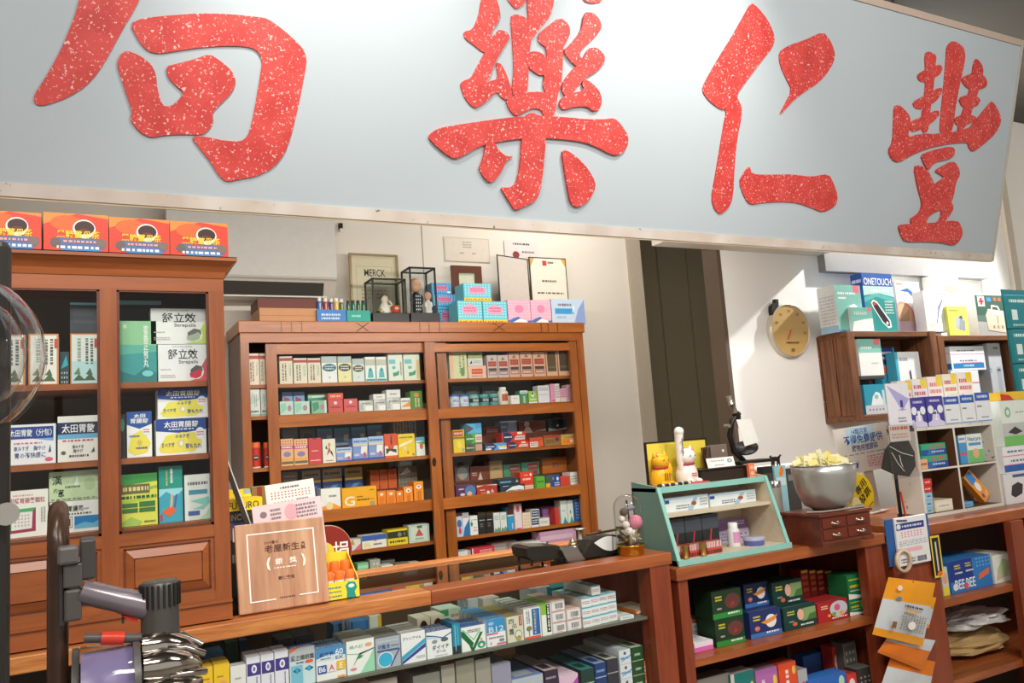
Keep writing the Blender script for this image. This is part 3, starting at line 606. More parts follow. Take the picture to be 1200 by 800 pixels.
row(pl, S3, MBX, .075, [
 (329, 344, 514, 'f0b684', PEACH, 'peach orange carton'), (344.6, 361, 514, 'f0b684', PEACH, 'peach orange carton'), (361.6, 377, 513, 'd2414a', 'l,.25,.46,.75,.54,e9c9a0,1|l,.12,.1,.9,.16,f6d8d0,1|r,.35,.95,.65,1,8a2a38', 'plain red carton'),
 (378, 393.4, 514, 'ece6d6', 'e,.42,.66,.62,.84,d99a3a|p,.3,.3,.5,.7,.72,.35,.55,.45,b85a3a|p,.2,.6,.4,.55,.3,.75,4a4a40|p,.6,.4,.85,.2,.7,.5,3a3a36|l,.2,.05,.8,.12,555555,1', 'white carton with dancing figure'),
 (394, 413, 524, '8aa0d8', VIO, 'short lavender blue carton'), (413.4, 431.5, 513, '7f98d2', VIO, 'lavender blue carton'), (431.8, 450, 511, '7f98d2', VIO, 'lavender blue carton'),
 (450.5, 466, 508, 'e2572c', 'r,0,.1,1,.5,f0e6d8|p,.25,.5,.3,.3,.6,.28,.75,.5,d8503a|k,.4,.55,.65,.93,2a2320,1|p,.1,.15,.4,.3,.9,.2,.9,.35,.1,.4,3a4a2e', 'orange and white carton'),
 (466.5, 486.5, 508, 'f2cc2e', 'l,.1,.78,.9,.9,3f6a3a,1|p,0,.4,.8,.62,.9,.75,.1,.55,f6eeb8|e,.3,.3,.5,.45,e0d9b4|e,.5,.12,.62,.24,d8702a|r,.82,.04,.95,.14,8a8a70', 'yellow carton'),
 (487.5, 498, 512, 'e4eae2', 'r,0,.8,1,1,5fa8d0|p,0,.7,1,.6,1,.8,4fae5a|e,.4,.35,.8,.7,d8653a', 'white and green carton')], G)
BB = 'r,0,.82,1,1,58a3b4|p,.6,.25,.9,.2,.92,.6,.62,.6,d8d2b2'
row('raised row, third shelf, left bay', S3 + RIS, MBX + .16, .07, [
 (331, 349, 498, '7d8a93', 'r,0,.8,1,.84,5a6a74|d,.2,.1,.8,.6,b08a96,3,3', 'grey carton'), (351.5, 369.5, 503, '6b6354', 'p,.1,.2,.9,.2,.8,.7,.3,.8,4a4234', 'brown photo carton'),
 (371.5, 390, 502, '6d86a4', BB, 'blue carton with teal top'), (391.5, 410, 501, '6683a2', BB, 'blue carton with teal top'), (411.5, 429, 500, '5f82a6', BB, 'blue carton with teal top'), (430.5, 448, 498, '5f82a6', BB, 'blue carton with teal top'),
 (461, 474, 492, 'b9a99a', 'k,.1,.1,.9,.9,6d3f3a,3', 'tall grey carton with dark stripes'), (475, 488, 492, 'b9a99a', 'k,.1,.1,.9,.9,6d3f3a,3|r,.5,0,.7,1,8aa0c4', 'tall grey carton with blue stripe')], G)
pl = 'fourth shelf, left bay, back cabinet'
ORA = 'l,.2,.08,.8,.62,d85a20,5|e,.3,.72,.7,.88,f6e2d0'
row(pl, S4, MBX, .08, [
 (376, 399.5, 572, 'f1efe6', 'p,0,0,1,0,1,.2,.6,.38,0,.25,f0a04a|e,.25,.12,.6,.45,f4d8a0|l,.4,.6,.8,.75,5a5a5a,1', 'white carton with orange base'),
 (400.5, 442, 570.5, 'f3ad1e', 't,G,.07,.2,.36,.62,f3ede0|l,.42,.52,.6,.62,5a3a12,1|l,.42,.36,.78,.5,4a3210,1|l,.8,.4,.93,.46,7a5a20,1|r,.8,.14,.93,.32,a89c80|l,.8,.8,.93,.88,7a5a20,1', 'wide amber carton with big white letter'),
 (442.6, 452.4, 575.5, 'f08a28', ORA, 'small orange carton'), (453, 464, 574.5, 'f08a28', ORA, 'small orange carton'), (464.6, 472.4, 575, 'f08a28', ORA.replace('f6e2d0', 'ffffff'), 'narrow orange carton'),
 (473, 484, 570, 'f28c22', 'o,.12,.04,.92,.96,f7c060,.05|e,.25,.66,.8,.9,f4f0ee|p,.4,.8,.55,.68,.66,.82,a33|k,.35,.1,.7,.55,b85a1a,2', 'framed orange carton'), (485, 496.5, 564, 'f28c22', 'o,.12,.04,.92,.96,f7c060,.05|e,.25,.66,.8,.86,f4f0ee|p,.4,.8,.55,.7,.66,.82,a33|k,.35,.1,.7,.55,b85a1a,2', 'tall framed orange carton')], G)
NAV = 'r,0,.62,1,1,a59a7c|l,.1,.72,.9,.9,4a4636,1|r,0,.5,1,.6,d8b04a|p,.2,.1,.6,.2,.9,.4,.5,.35,4f7fae'
row('raised row, fourth shelf, left bay', S4 + RIS, MBX + .16, .07, [
 (331, 349, 553, '8f8674', 'l,.1,.6,.9,.9,c8b8a0,2|r,.3,.2,.6,.5,a8503a', 'grey brown carton'), (354, 376, 551, '2f4a86', NAV, 'navy carton with tan top'), (378, 401, 549, '2f4a86', NAV, 'navy carton with tan top'), (404, 425, 547.5, '2c4a80', NAV, 'navy carton with tan top'),
 (434, 444.4, 551, 'c75a22', 'l,.2,.3,.8,.9,a8451a,5', 'rust orange carton'), (445, 454.4, 550, 'c75a22', 'l,.2,.3,.8,.9,a8451a,5', 'rust orange carton'), (455, 465, 549, 'c75a22', 'l,.2,.3,.8,.9,a8451a,5', 'rust orange carton'),
 (466.5, 489, 546, '7b7466', 'd,.05,.05,.95,.8,5a5346,5,4|p,.1,.6,.5,.95,.7,.7,c8ccd0', 'stone grey carton')], G)
f = find('stone grey carton, eighth from left, raised row, fourth shelf, left bay'); stack(f, 466.5, 483, 539.5, '7cc0e6', 'p,0,0,1,.2,.8,.7,.2,.9,b8e0f4', 'small sky blue pouch box lying on stone grey carton', d=.05)
row('fifth shelf, left bay, back cabinet', S5, MBX, .09, [
 (380, 404, 628, '8a5a3a', 'l,.1,.3,.9,.8,c09a70,3', 'brown carton'), (405, 423, 632, 'e4ddd4', 'p,.5,0,1,0,1,.6,d86a7a|p,0,.5,.5,1,.6,.5,c9a04a', 'white carton with coloured corners'), (424, 453.4, 626.5, 'eee9d8', 'r,0,.6,1,1,3f62b4|l,.45,.15,.8,.4,3a4a8a,1|p,.05,.1,.35,.1,.3,.45,.1,.5,e8d8a0|p,.45,.6,.6,.5,.55,.7,c44', 'blue and cream carton'),
 (454, 478, 620, 'e6cc2a', 'r,0,.45,1,.88,38362a|e,.5,.5,.7,.8,8a8a6a|e,.78,.55,.92,.8,6a6a50|l,.1,.1,.9,.34,3a3a20,1', 'black and yellow carton'), (479, 503.5, 614.5, 'cfdccd', 'p,.3,.35,.7,.35,.5,.8,c9554a|o,.05,.05,.95,.95,a8bca8,.03|r,.4,.8,.65,.95,5a6a5a|l,.3,.12,.7,.28,7a7a50,1', 'pale green carton with red triangle')], G)
row('bottom shelf, left bay, back cabinet', S6, MBX, .08, [
 (419, 432, 659.5, '7fc892', 'r,0,.55,1,.8,b9d8b8', 'mint green carton'), (433.5, 446, 655.5, 'a9a898', 'd,.2,.15,.9,.85,dcdad0,2,2', 'grey carton with pale print'), (447, 461, 662, 'e9e8e0', '', 'flat white carton'), (463, 480, 660, '85806e', '', 'flat olive grey carton'), (481.5, 493, 659, 'd8d2c4', 'r,0,.4,1,.6,3a3a38', 'flat white and black carton')], G)
on(S6, 447, 463, 656, 668, MBX + .1, '8f938c', 'r,0,.3,1,.5,b9bcb4', 'grey carton behind the flat white carton')

# ------------------------------------------------ right bay
pl = 'top shelf, right bay, back cabinet'
PK = 'r,.1,.5,.9,.72,b5382e|l,.15,.54,.85,.68,d88a70,2|r,.1,.3,.9,.42,5a4340|o,.1,.12,.9,.28,6a5250,.05|p,.3,.78,.7,.78,.5,.92,8f7a5a'
row(pl, S1, MBX, .085, [
 (519, 524.5, 424, '9fb6cc', 'r,0,.3,1,.5,d8dcd8', 'slim pale blue carton'), (526.5, 547.5, 412, 'dcdcae', 'r,0,0,.22,1,f0c0a0|k,.5,.2,.9,.85,8a9a5a,2|r,.62,.1,.82,.4,6f9a5c', 'pale yellow green carton'), (548.2, 570, 428.5, 'f3c6ae', 'r,.2,.34,.8,.76,e2582e|l,.25,.5,.75,.6,f6d8a0,1|l,.2,.12,.8,.22,5a5a5a,1', 'pink carton with orange label'),
 (571, 583, 416, 'd9c4be', PK, 'pinkish carton with dark red label'), (583.5, 596, 416, 'd9c4be', PK, 'pinkish carton with dark red label'), (596.6, 609, 413, 'e9b79c', PK, 'salmon carton with dark red label'), (610, 624, 412, 'efbda0', PK, 'salmon carton with dark red label'), (625, 639, 412, 'efbda0', PK, 'salmon carton with dark red label'),
 (640, 653, 411, 'eebf9c', 'r,.1,.18,.9,.98,6a5a40|l,.15,.3,.85,.4,8a8060,1', 'salmon carton with brown panel'), (654, 668, 410, 'eebf9c', 'r,.1,.18,.9,.98,5f4a36|l,.15,.3,.85,.4,8a8060,1', 'salmon carton with brown panel')], G)
f = find('pink carton with orange label, third from left, top shelf, right bay, back cabinet'); f2 = stack(f, 548.2, 565.5, 419.5, 'e4e2dc', 'p,.1,.2,.3,.3,.25,.7,3a3a3a|l,.4,.3,.9,.7,9a9a9a,2', 'white carton lying on the pink carton with orange label', d=.06); stack(f2, 548.4, 565, 411.5, 'a8b070', 'l,.1,.3,.9,.7,7a8a4a,1', 'olive green carton topmost above the pink carton', d=.06)
pl = 'second shelf, right bay, back cabinet'
row(pl, S2, MBX, .06, [
 (518.5, 525.5, 462, 'd9dbe2', 'l,.1,.3,.9,.7,6a6a80,2', 'slim white carton'),
 (529, 540.6, 462, 'c9d4e6', '3f66c0', 'blue capped bottle', {'kind': 'pale'}), (541, 551.6, 462, 'c9d4e6', '3f66c0', 'blue capped bottle', {'kind': 'pale'}), (552, 563.4, 462, '8fc6c0', '6fb4ae', 'teal capped bottle', {'kind': 'dark'}), (563.8, 575, 461.5, '4f9a98', '5fb0aa', 'teal capped bottle', {'kind': 'dark'}), (575.4, 586, 461, '4f9a98', '5fb0aa', 'teal capped bottle', {'kind': 'dark'}),
 (586.2, 598, 453, 'ece7d6', 'c25a3c', 'white jar with red emblem', {'kind': 'jar'}), (599, 609, 463, 'f0f0e8', 'l,.25,.55,.75,.7,8a9a7a,1', 'small white carton'), (609.4, 618.6, 457.5, '3f8f6c', 'r,0,.78,1,1,e8eee8|l,.1,.82,.9,.94,4a5a70,1|r,.4,.05,.65,.6,c8c890', 'green carton with white top'), (619.4, 629.4, 458, '9cc84a', 'e,.28,.5,.72,.95,e8eee8|r,.38,.7,.6,.9,4a4a4a|l,.1,.2,.9,.4,f0f4d8,1|r,0,0,1,.1,eef', 'lime green carton'),
 (630.4, 644, 451.5, 'ece8ee', 'l,.1,.68,.9,.9,8a8a9a,2|r,.08,.46,.9,.48,8a7f98', 'tall white carton'), (645, 656, 449.5, 'e8a0bc', 'r,.5,0,1,1,eae6e0|l,.55,.2,.95,.9,b88aa0,5|e,.1,.02,.4,.14,e86a3a', 'pink and white carton'), (656.4, 664, 455, 'eeb8cc', 'l,.1,.3,.9,.9,d06a9a,4|r,0,0,1,.3,f0e0d0', 'pink carton'), (664.4, 672.4, 450.5, 'e9b6c2', 'k,.1,.1,.9,.9,b0506a,3', 'rose striped carton')], G)
for i, (a, b) in enumerate(((530, 545), (546, 562), (566, 584))): on(S2, a, b, 452, 476, MBX + .14, '3c4a46', 'l,.2,.5,.8,.8,7a8a84,2', '%s dark green carton behind the capped bottles' % ['left', 'middle', 'right'][i])
pl = 'third shelf, right bay, back cabinet'
RB = 'p,.05,.0,.3,.0,.5,.5,.3,1,.05,1,2c3a5e|l,.1,.4,.42,.62,f0ece4,1|r,.0,0,.06,1,c8323a|p,.5,.2,.95,.2,.95,.6,.6,.6,e8d0c0|l,.6,.3,.95,.5,5a6aa0,1|r,.65,.75,.85,.98,f3e6d0'
row(pl, S3, MBX, .08, [
 (519, 526, 514, 'b9cbe0', 'r,0,.5,1,.8,d8d88a', 'slim blue and yellow carton'), (531, 544.6, 503.5, 'eacb2e', 'r,.02,.72,.9,.97,c24a3a|l,.1,.76,.85,.92,f0c8a8,1|r,0,.6,1,.7,8a7f3a|e,.3,.2,.7,.5,f0d860|r,.72,.03,.95,.18,a8a89c', 'yellow carton with red top'),
 (545.5, 565.4, 519.5, '5c6b4f', 'p,.0,0,.3,0,.55,.5,.3,1,0,1,4a5a40|r,.6,.1,1,.9,c99a8a|l,.05,.35,.5,.6,e8e8d8,1', 'olive carton with pink end'), (567.5, 594, 519, '2b3a66', 'p,.4,0,1,0,1,1,.4,1,.55,.5,5f9ed8|l,.08,.35,.45,.65,f0f0ee,1|r,.6,.35,1,.55,eed94a|r,.65,.05,1,.3,e4ecf4|r,.05,.05,.3,.3,e4e4ea', 'navy and sky blue carton'),
 (594.6, 620, 517.5, 'd8402c', RB, 'red carton with navy arrow'), (620.6, 636.6, 512.5, 'd8462e', 'r,0,0,.6,.55,f0e6dc|l,.05,.1,.55,.5,4a3a36,2|p,.6,.1,1,.1,1,.8,.7,.5,e2652e', 'red and white carton'), (637.4, 656.6, 509.5, '98703c', 'r,0,.75,1,1,a8402c|l,.1,.2,.6,.6,5a3a1c,2|e,.68,.35,.95,.75,5a3a46', 'brown and gold carton'), (657.4, 676.4, 508.5, 'e5a83a', 'r,.1,.08,.95,.55,ee8424|r,0,.75,1,1,b9a070|l,.2,.62,.9,.75,4a4430,1|e,.55,.15,.75,.5,f0d8c8', 'orange and yellow carton')], G)
f = find('olive carton with pink end, third from left, third shelf, right bay, back cabinet'); f = stack(f, 545.5, 564.6, 508, '5fae4a', 'p,.0,0,.3,0,.55,.5,.3,1,0,1,3f7f3a|r,.6,.1,1,.9,ead0c8|l,.05,.35,.5,.6,f4f4e8,1|l,.65,.3,.95,.7,c0304a,2', 'green carton with pink end lying on the olive carton', d=.08); stack(f, 546, 564, 496, '5fb4dc', 'p,0,0,.5,.5,0,1,5a5a60|r,.6,.5,1,.95,4f9ed4', 'sky blue carton topmost on the green and olive cartons', d=.08)
f = find('red carton with navy arrow, fifth from left, third shelf, right bay, back cabinet'); stack(f, 588, 616, 506, 'd03a2c', RB, 'red carton with navy arrow lying on its twin', d=.08)
row('raised row, third shelf, right bay', S3 + RIS, MBX + .16, .07, [
 (569, 585, 499.5, 'a4523c', 'l,.1,.3,.9,.7,d8b8a0,2', 'rusty red carton'), (586, 606, 493, '6d87aa', 'p,.4,.1,1,.1,.9,.9,.5,.9,9ab4d0|l,.05,.4,.4,.7,c8d4e0,1', 'grey blue carton'), (607.5, 640, 493, '7c2f26', 'e,.2,.5,.4,.98,d8c8b0|p,.15,0,.25,.5,.4,.5,.5,0,d8c8b8|p,.55,.05,1,.1,1,.25,.7,.15,c8b8a0', 'dark red carton with white figure'), (642, 664, 490.5, '26384a', 'p,0,0,1,.1,1,.25,.5,.12,0,.3,c8d0d0|e,.45,.35,.58,.55,dfe4e8', 'dark navy carton with white curve')], G)
pl = 'fourth shelf, right bay, back cabinet'
SCN = lambda: 'e,.45,.1,1,.95,4f7fae|e,.55,.15,.8,.5,e8b08a|l,.15,.62,.4,.78,f0e6e6,1|e,.2,.2,.45,.4,d8ccd0|l,.5,.05,.95,.16,f4f4f4,1'
row(pl, S4, MBX, .09, [
 (517, 521.5, 565, '6a6ab0', '', 'slim violet carton'), (534, 558, 568, '5c2f5e', SCN(), 'purple carton with landscape picture'), (558.6, 583, 568, 'b0342c', 'p,.45,.05,.65,.05,.6,.45,.5,.5,d8e8ea|l,.15,.5,.4,.65,f0dcd0,1|l,.2,.25,.45,.38,f0b83a,1|l,.6,.1,.95,.22,f0e4e0,1|p,.65,.3,.85,.3,.75,.62,d8b8a8|p,0,.85,.4,1,1,.9,1,1,0,1,e8d8b0', 'red carton with white bottle picture'),
 (586.5, 614.4, 567.5, '263f52', 'p,.1,0,1,0,1,.7,.8,.85,.5,.75,.25,.4,eef0ee|l,.3,.15,.95,.45,26303a,1|l,.1,.8,.35,.95,c8d8d8,1', 'navy carton with white arc'), (615, 625.4, 566, 'e0583c', 'r,0,.35,1,.75,f0e4d8|l,.05,.4,.95,.7,a83a30,2', 'red and white small carton'),
 (626.4, 639, 558, '63b43a', 'r,0,0,.2,1,4a8f2c|l,.3,.55,.9,.7,2f5a20,1|r,.7,0,1,.1,f', 'bright green carton'), (639.4, 656.6, 556.5, '2c4f9c', 'r,0,0,.3,.45,f0b42e|l,.05,.6,.55,.9,d8d8c8,1|e,.75,.6,.92,.85,e8ecf4|r,0,.5,.5,1,4a5a52|l,.6,.2,.95,.5,e8e8f0,2', 'blue carton with yellow corner'), (657, 668, 558, 'e2503a', 'k,.1,.1,.9,.9,c03a2c,4', 'vermilion striped carton'), (668.4, 678, 553, 'eceae2', 'l,.1,.3,.9,.8,8a9a9a,3', 'white carton')], G)
f = find('navy carton with white arc, fourth from left, fourth shelf, right bay, back cabinet'); stack(f, 583.5, 609, 560.5, '22384c', 'l,.1,.2,.6,.7,7ab0c8,1|p,.8,.3,.95,.3,.88,.8,c8a890', 'thin navy carton lying on the white arc carton')
f = find('red and white small carton, fifth from left, fourth shelf, right bay, back cabinet'); stack(f, 609.4, 624.4, 552.5, 'e6452c', 'l,.2,.2,.8,.5,f8e4dc,1|e,.75,.6,.9,.85,fff|l,.3,.6,.6,.8,f0b8a0,1', 'bright red carton lying above the white arc carton')
row('raised row, fourth shelf, right bay', S4 + RIS, MBX + .16, .07, [
 (533, 550, 545.5, '7a5a56', 'e,.15,.1,.9,.95,8a9a96|e,.3,.1,.6,.5,b89a86', 'brownish carton with grey landscape'), (550.8, 573, 546.5, '7a3a30', 'p,.4,0,.65,0,.55,.6,c8c0a8|l,.1,.3,.35,.6,d8c0b0,2', 'maroon carton with bottle picture'), (573.6, 589, 540, 'c3a070', 'l,.3,.5,.7,.62,4a3a20,1|o,.05,.05,.95,.95,b09060,.03', 'tan carton'),
 (590, 610, 544, '4f8f72', 'r,.35,.4,.95,.9,8a3a38|r,.4,.05,.9,.35,8f4040|l,.4,.5,.9,.8,c89a90,1', 'green and maroon carton'), (611, 632, 541, '4f8f72', 'r,.35,.4,.95,.9,8a3a38|r,.4,.05,.9,.35,8f4040|l,.4,.5,.9,.8,c89a90,1', 'green and maroon carton'), (635, 664.4, 535.5, 'b5672a', 'l,.42,.3,.66,.7,8a3f2a,2|r,.5,.3,.64,.55,8a6a70', 'orange brown carton')], G)
pl = 'fifth shelf, right bay, back cabinet'
row(pl, S5, MBX, .07, [
 (518, 524.5, 602, '6a6a5a', '', 'slim olive carton'), (535, 542, 602, 'c9d8e6', 'e,.1,.4,.9,.75,5a6aa8|e,.3,.1,.8,.4,d84a6a|r,0,.9,1,1,8a3a3a', 'white carton with coloured rings'), (542.4, 550, 600.5, 'e4e9ee', 'p,0,0,1,0,1,.7,.2,.35,2f74b8|l,.1,.75,.9,.88,d04a5a,1', 'white and blue carton'), (551, 560, 604, 'eef0ee', 'e,.05,.45,.35,.7,2f9a5a|l,.1,.75,.9,.82,8a4a5a,1|l,.4,.15,.9,.45,c8a0b0,2', 'white carton with green dot'),
 (560.6, 569.4, 600, '2c2a28', 'l,.15,.6,.85,.66,e8e4e0,1|l,.2,.3,.6,.5,8a8680,2|r,0,.85,1,1,4a3c24', 'black carton'), (569.8, 578, 599.5, '2c2a28', 'l,.15,.6,.85,.66,e8e4e0,1|l,.2,.3,.6,.5,8a8680,2|r,0,.85,1,1,4a3c24', 'black carton'), (578.6, 586, 600.5, 'e3e8e2', 'p,0,0,1,0,1,.15,.7,.25,.5,.12,.2,.22,6f9a8a|l,.15,.6,.85,.85,9aa8a0,3', 'white carton with grey green base'), (586.4, 594, 600, 'e3e8e2', 'p,0,0,1,0,1,.15,.7,.25,.5,.12,.2,.22,6f9a8a|l,.15,.6,.85,.85,9aa8a0,3', 'white carton with grey green base'),
 (594.6, 602, 593.5, '38a0d4', 'r,0,.62,1,1,5a2f26|r,0,.6,1,.66,e8e0dc|k,.6,.05,.9,.3,d8eef8,1', 'brown and cyan carton'), (602.6, 612, 590, 'f1dfe2', 'r,.3,.68,.7,.92,d8607a|o,.02,.02,.98,.98,e0a0ac,.05|r,.2,0,.8,.05,d8607a', 'tall white and pink carton'), (612.6, 622, 600.5, 'f0dcc4', 'd,.1,.1,.9,.9,d8b08a,3,4', 'cream carton'), (622.6, 632, 606.5, 'e8ecec', 'r,.05,.25,.95,.95,2a3456|l,.15,.35,.85,.85,e8e8f0,2', 'white and navy carton'), (632.4, 644, 607, 'ecebe2', 'l,.1,.3,.8,.7,b0a890,2', 'low white carton'),
 (650.6, 655, 594.5, 'd2423a', '', 'thin red carton'), (657, 664.6, 586, 'e6ece6', 'p,.3,0,1,0,.6,.3,3fa0a0|l,.2,.5,.8,.6,a8b8b0,1', 'white and teal carton'), (665, 672, 586, 'e2eae4', 'p,.3,0,1,0,.6,.3,3fa0a0|e,.4,.4,.6,.55,4a8a7a', 'white and teal carton'), (673, 680, 584.5, '355f9e', 'd,.2,.1,.8,.9,a8c4e0,2,6', 'blue dotted carton')], G)
f = find('white and navy carton, twelfth from left, fifth shelf, right bay, back cabinet'); stack(f, 622.6, 632, 596.5, 'e8ecec', 'r,.05,.1,.95,.9,2a3456|l,.15,.2,.85,.8,e8e8f0,2', 'white and navy carton lying on its twin')
on(S5, 636, 650, 593, 620, MBX + .08, 'a86fb8', 'l,.1,.3,.9,.9,c898d0,4|r,0,.85,1,1,7a4a86', 'purple carton behind the low white carton')
row('bottom shelf, right bay, back cabinet', S6, MBX, .1, [
 (537, 552, 645.5, 'e4e6e6', 'r,.75,0,1,1,b9b09a', 'white carton with grey end'), (553, 580, 641, 'd8384a', 'l,.35,.3,.9,.8,f4d0d4,3|r,0,0,.05,1,eee', 'long red carton'), (604, 641, 634.5, 'eceae6', 'r,0,.6,.5,.64,8a8a86', 'long white carton'), (642, 676, 632, 'dfa2bc', 'r,.05,.4,.95,.5,eec4d4', 'long pink carton')], G)
f = find('long pink carton, fourth from left, bottom shelf, right bay, back cabinet'); stack(f, 632.5, 675, 621, 'd9a6c2', 'r,.02,.1,.9,.55,e8c4d8', 'long mauve carton lying on the long pink carton', d=.1)
on(S6, 576, 606, 634.5, 650, MBX + .11, 'e6e4e0', 'r,.1,.55,.9,.62,7a7a78', 'long white carton at the rear of the bottom right shelf')

# ------------------------------------------------ on top of the back cabinet
TY = 4.10; G2 = 'cartons on top of the back cabinet'; TZ = MT + .0005
on(TZ, 304, 372, 361, 372, TY + .02, 'c98f5c', 'r,0,.48,1,.52,a8703f', 'flat tan wooden box under the air conditioner', .22, group=None, name='wooden_box', parts=True)
f = find('flat tan wooden box under the air conditioner'); on(ztop(f) + .001, 302, 372, 350, 361, TY + .05, '6b2c22', '', 'flat dark red wooden box lying on the tan wooden box', .2, group=None, name='wooden_box')
def tray(x0, x1, yt, c, lab, spec, bots, g):
    A = P(x0, 368, TY).x; B = P(x1, 368, TY).x; h = P(x0, yt, TY).z - TZ; d = .12
    t = thing('bottle_tray', lab, 'tray', ((A + B) / 2, TY + d / 2, TZ)); e = .003
    part(MB().box(A, B, TY, TY + d, TZ, TZ + e, c), 'bottom', t); part(MB().box(A, B, TY, TY + e, TZ, TZ + h, c).face(spec, (A, TY, TZ), (1, 0, 0), (0, 0, 1), B - A, h, (0, -1, 0)), 'front_wall', t)
    part(MB().box(A, B, TY + d - e, TY + d, TZ, TZ + h, c), 'back_wall', t)
    for x in (A, B - e): part(MB().box(x, x + e, TY + e, TY + d - e, TZ, TZ + h, c), 'side_wall', t)
    for i, (bx0, bx1, by, bc, bn) in enumerate(bots):
        a = P(bx0, by + 8, TY + .03).x; b = P(bx1, by + 8, TY + .03).x; z1 = P((bx0 + bx1) / 2, by, TY + .03).z; r = (b - a) / 2
        q = thing('vial', '%s vial standing in %s' % (bn, g), 'vial', ((a + b) / 2, TY + .03 + r, TZ + e), 'vials in the small trays', rot=(0, 0, 0)); hh = z1 - TZ - e
        part(MB().lathe([(r, 0), (r, hh * .82), (r * .8, hh * .86)], (0, 0, 0), bc, 10), 'body', q); part(MB().lathe([(r * .8, hh * .85), (r * .8, hh)], (0, 0, 0), M('2c3a3a' if 'green' in bn else 'e6e2da'), 10), 'cap', q)
        part(MB().face('k,.2,.4,.8,.8,f0e8d0,1', (-r * .5, -r * 1.02, 0), (1, 0, 0), (0, 0, 1), r, hh, (0, -1, 0)), 'print', q)
tray(371.5, 405.5, 362.5, '3f7fc4', 'blue cardboard tray of coloured vials on back cabinet', 'l,.15,.2,.8,.75,cfe0f0,2', [(372, 378, 348.5, '3f76c0', 'blue'), (379, 385, 349, 'b03a48', 'red'), (386, 391.6, 349.5, '5f4a86', 'violet'), (392, 397.6, 349, 'eebc3a', 'yellow'), (398, 403.6, 350, '4a7a4a', 'mossy')], 'the blue tray')
tray(406.5, 434, 363.5, '22a08c', 'teal cardboard tray of dark green vials on back cabinet', 'l,.2,.4,.6,.7,9fe0d0,1', [(406.5, 411, 352, '1f6f56', 'leftmost dark green'), (412, 417, 351.5, '1f6f56', 'second dark green'), (418, 423, 351.5, '1f6f56', 'third dark green'), (424, 429, 351.5, '1f6f56', 'rightmost dark green')], 'the teal tray')
BLU = 'd,.02,.02,.98,.98,b8e4f6,9,7|p,.25,.3,.75,.3,.85,.6,.6,.8,.4,.8,.15,.6,d987ac|l,.25,.45,.75,.68,b8386a,2|e,.75,.08,.95,.25,e8f4fa'
CYN = 'd,.02,.25,.98,.98,c4f0f4,9,6|p,.25,.4,.75,.4,.85,.65,.6,.85,.4,.85,.15,.65,eaa8c4|l,.25,.5,.75,.74,e05a8a,2|r,0,0,1,.17,f0d83a|l,.05,.04,.95,.13,d8503a,1'
PNK = 'd,.02,.25,.98,.98,f6d0de,9,6|e,.3,.45,.7,.8,ef8fb2|p,0,0,1,0,1,.15,.7,.1,.45,.3,.2,.22,0,.12,3f78c0|p,.1,.0,.9,0,.8,.14,.5,.22,e8f0f8'
on(TZ, 513, 535.5, 358.5, 373, TY + .165, '2f9fd4', BLU, 'dotted blue carton at bottom of the blue stack', .1, group=G2, parts=True); f = find('dotted blue carton at bottom of the blue stack')
f = stack(f, 507, 534.5, 344.5, '2f9fd4', BLU, 'dotted blue carton in middle of the blue stack', d=.1, group=G2, parts=True); stack(f, 505.5, 529, 331.5, '2f8fcc', BLU, 'dotted blue carton topmost of the blue stack', d=.1, dy=.0, group=G2, parts=True)
on(TZ, 536.5, 565, 352.5, 373, TY, '6fd0e0', CYN, 'dotted cyan carton with yellow foot, left of the pair', .13, group=G2, parts=True); on(TZ, 566, 594, 353, 373, TY, '6fd0e0', CYN, 'dotted cyan carton with yellow foot, right of the pair', .13, group=G2, parts=True)
f = find('dotted cyan carton with yellow foot, left of the pair'); stack(f, 543, 575, 332, '6fd0e0', CYN, 'dotted cyan carton lying on top of the cyan pair', d=.12, group=G2, parts=True)
on(TZ, 595, 621.4, 351.5, 373, TY, 'f4b4ca', PNK, 'pink dotted carton beside the cyan cartons', .13, group=G2, parts=True); on(TZ, 622, 645.4, 351.5, 373, TY, 'f4b4ca', PNK, 'pink dotted carton beside the pale blue carton', .13, group=G2, parts=True)
on(TZ, 646.4, 685, 350.5, 374, TY, 'c3d9ee', 'p,.65,0,1,0,1,1,.8,.6,8fa6d6|r,.1,.4,.66,.62,3f9ed8|l,.2,.68,.6,.85,6a5a6a,1|p,.6,.4,.66,.8,.7,.62,e8f4fc|l,.15,.18,.4,.34,8ab0d0,1', 'pale blue wide carton at right end of cabinet top', .12, group=G2, parts=True)
def case(x0, x1, yt, lab):
    Y0 = TY + .01; d = .13; A = P(x0, 350, Y0).x; B = P(x1, 350, Y0).x; z0 = P(x0, 366.5, Y0).z; z1 = P((x0 + x1) / 2, yt, Y0).z
    t = thing('glass_case', lab, 'display case', ((A + B) / 2, Y0 + d / 2, TZ)); r = .0045
    part(MB().bbox(A - .012, B + .012, Y0 - .012, Y0 + d + .012, TZ, z0, BLACK, .003), 'base', t)
    for x in (A, B):
        for y in (Y0, Y0 + d): part(MB().box(x - r, x + r, y - r, y + r, z0, z1, BLACK), 'post', t)
        part(MB().box(x - r, x + r, Y0, Y0 + d, z1 - r, z1 + r, BLACK), 'top_bar', t); part(MB().box(x - .001, x + .001, Y0 + r, Y0 + d - r, z0, z1 - r, GL), 'glass_pane', t)
    for y in (Y0, Y0 + d): part(MB().box(A - r, B + r, y - r, y + r, z1 - r, z1 + r, BLACK), 'top_bar', t); part(MB().box(A + r, B - r, y - .001, y + .001, z0, z1 - r, GL), 'glass_pane', t)
    part(MB().box(A, B, Y0, Y0 + d, z1 - .001, z1 + .001, GL), 'glass_lid', t)
    return (A + B) / 2, Y0 + d / 2, z0, B - A, z1 - z0
cx, cy, cz, cw, ch = case(437.5, 475.5, 327, 'low black-framed glass case with a seated doll')
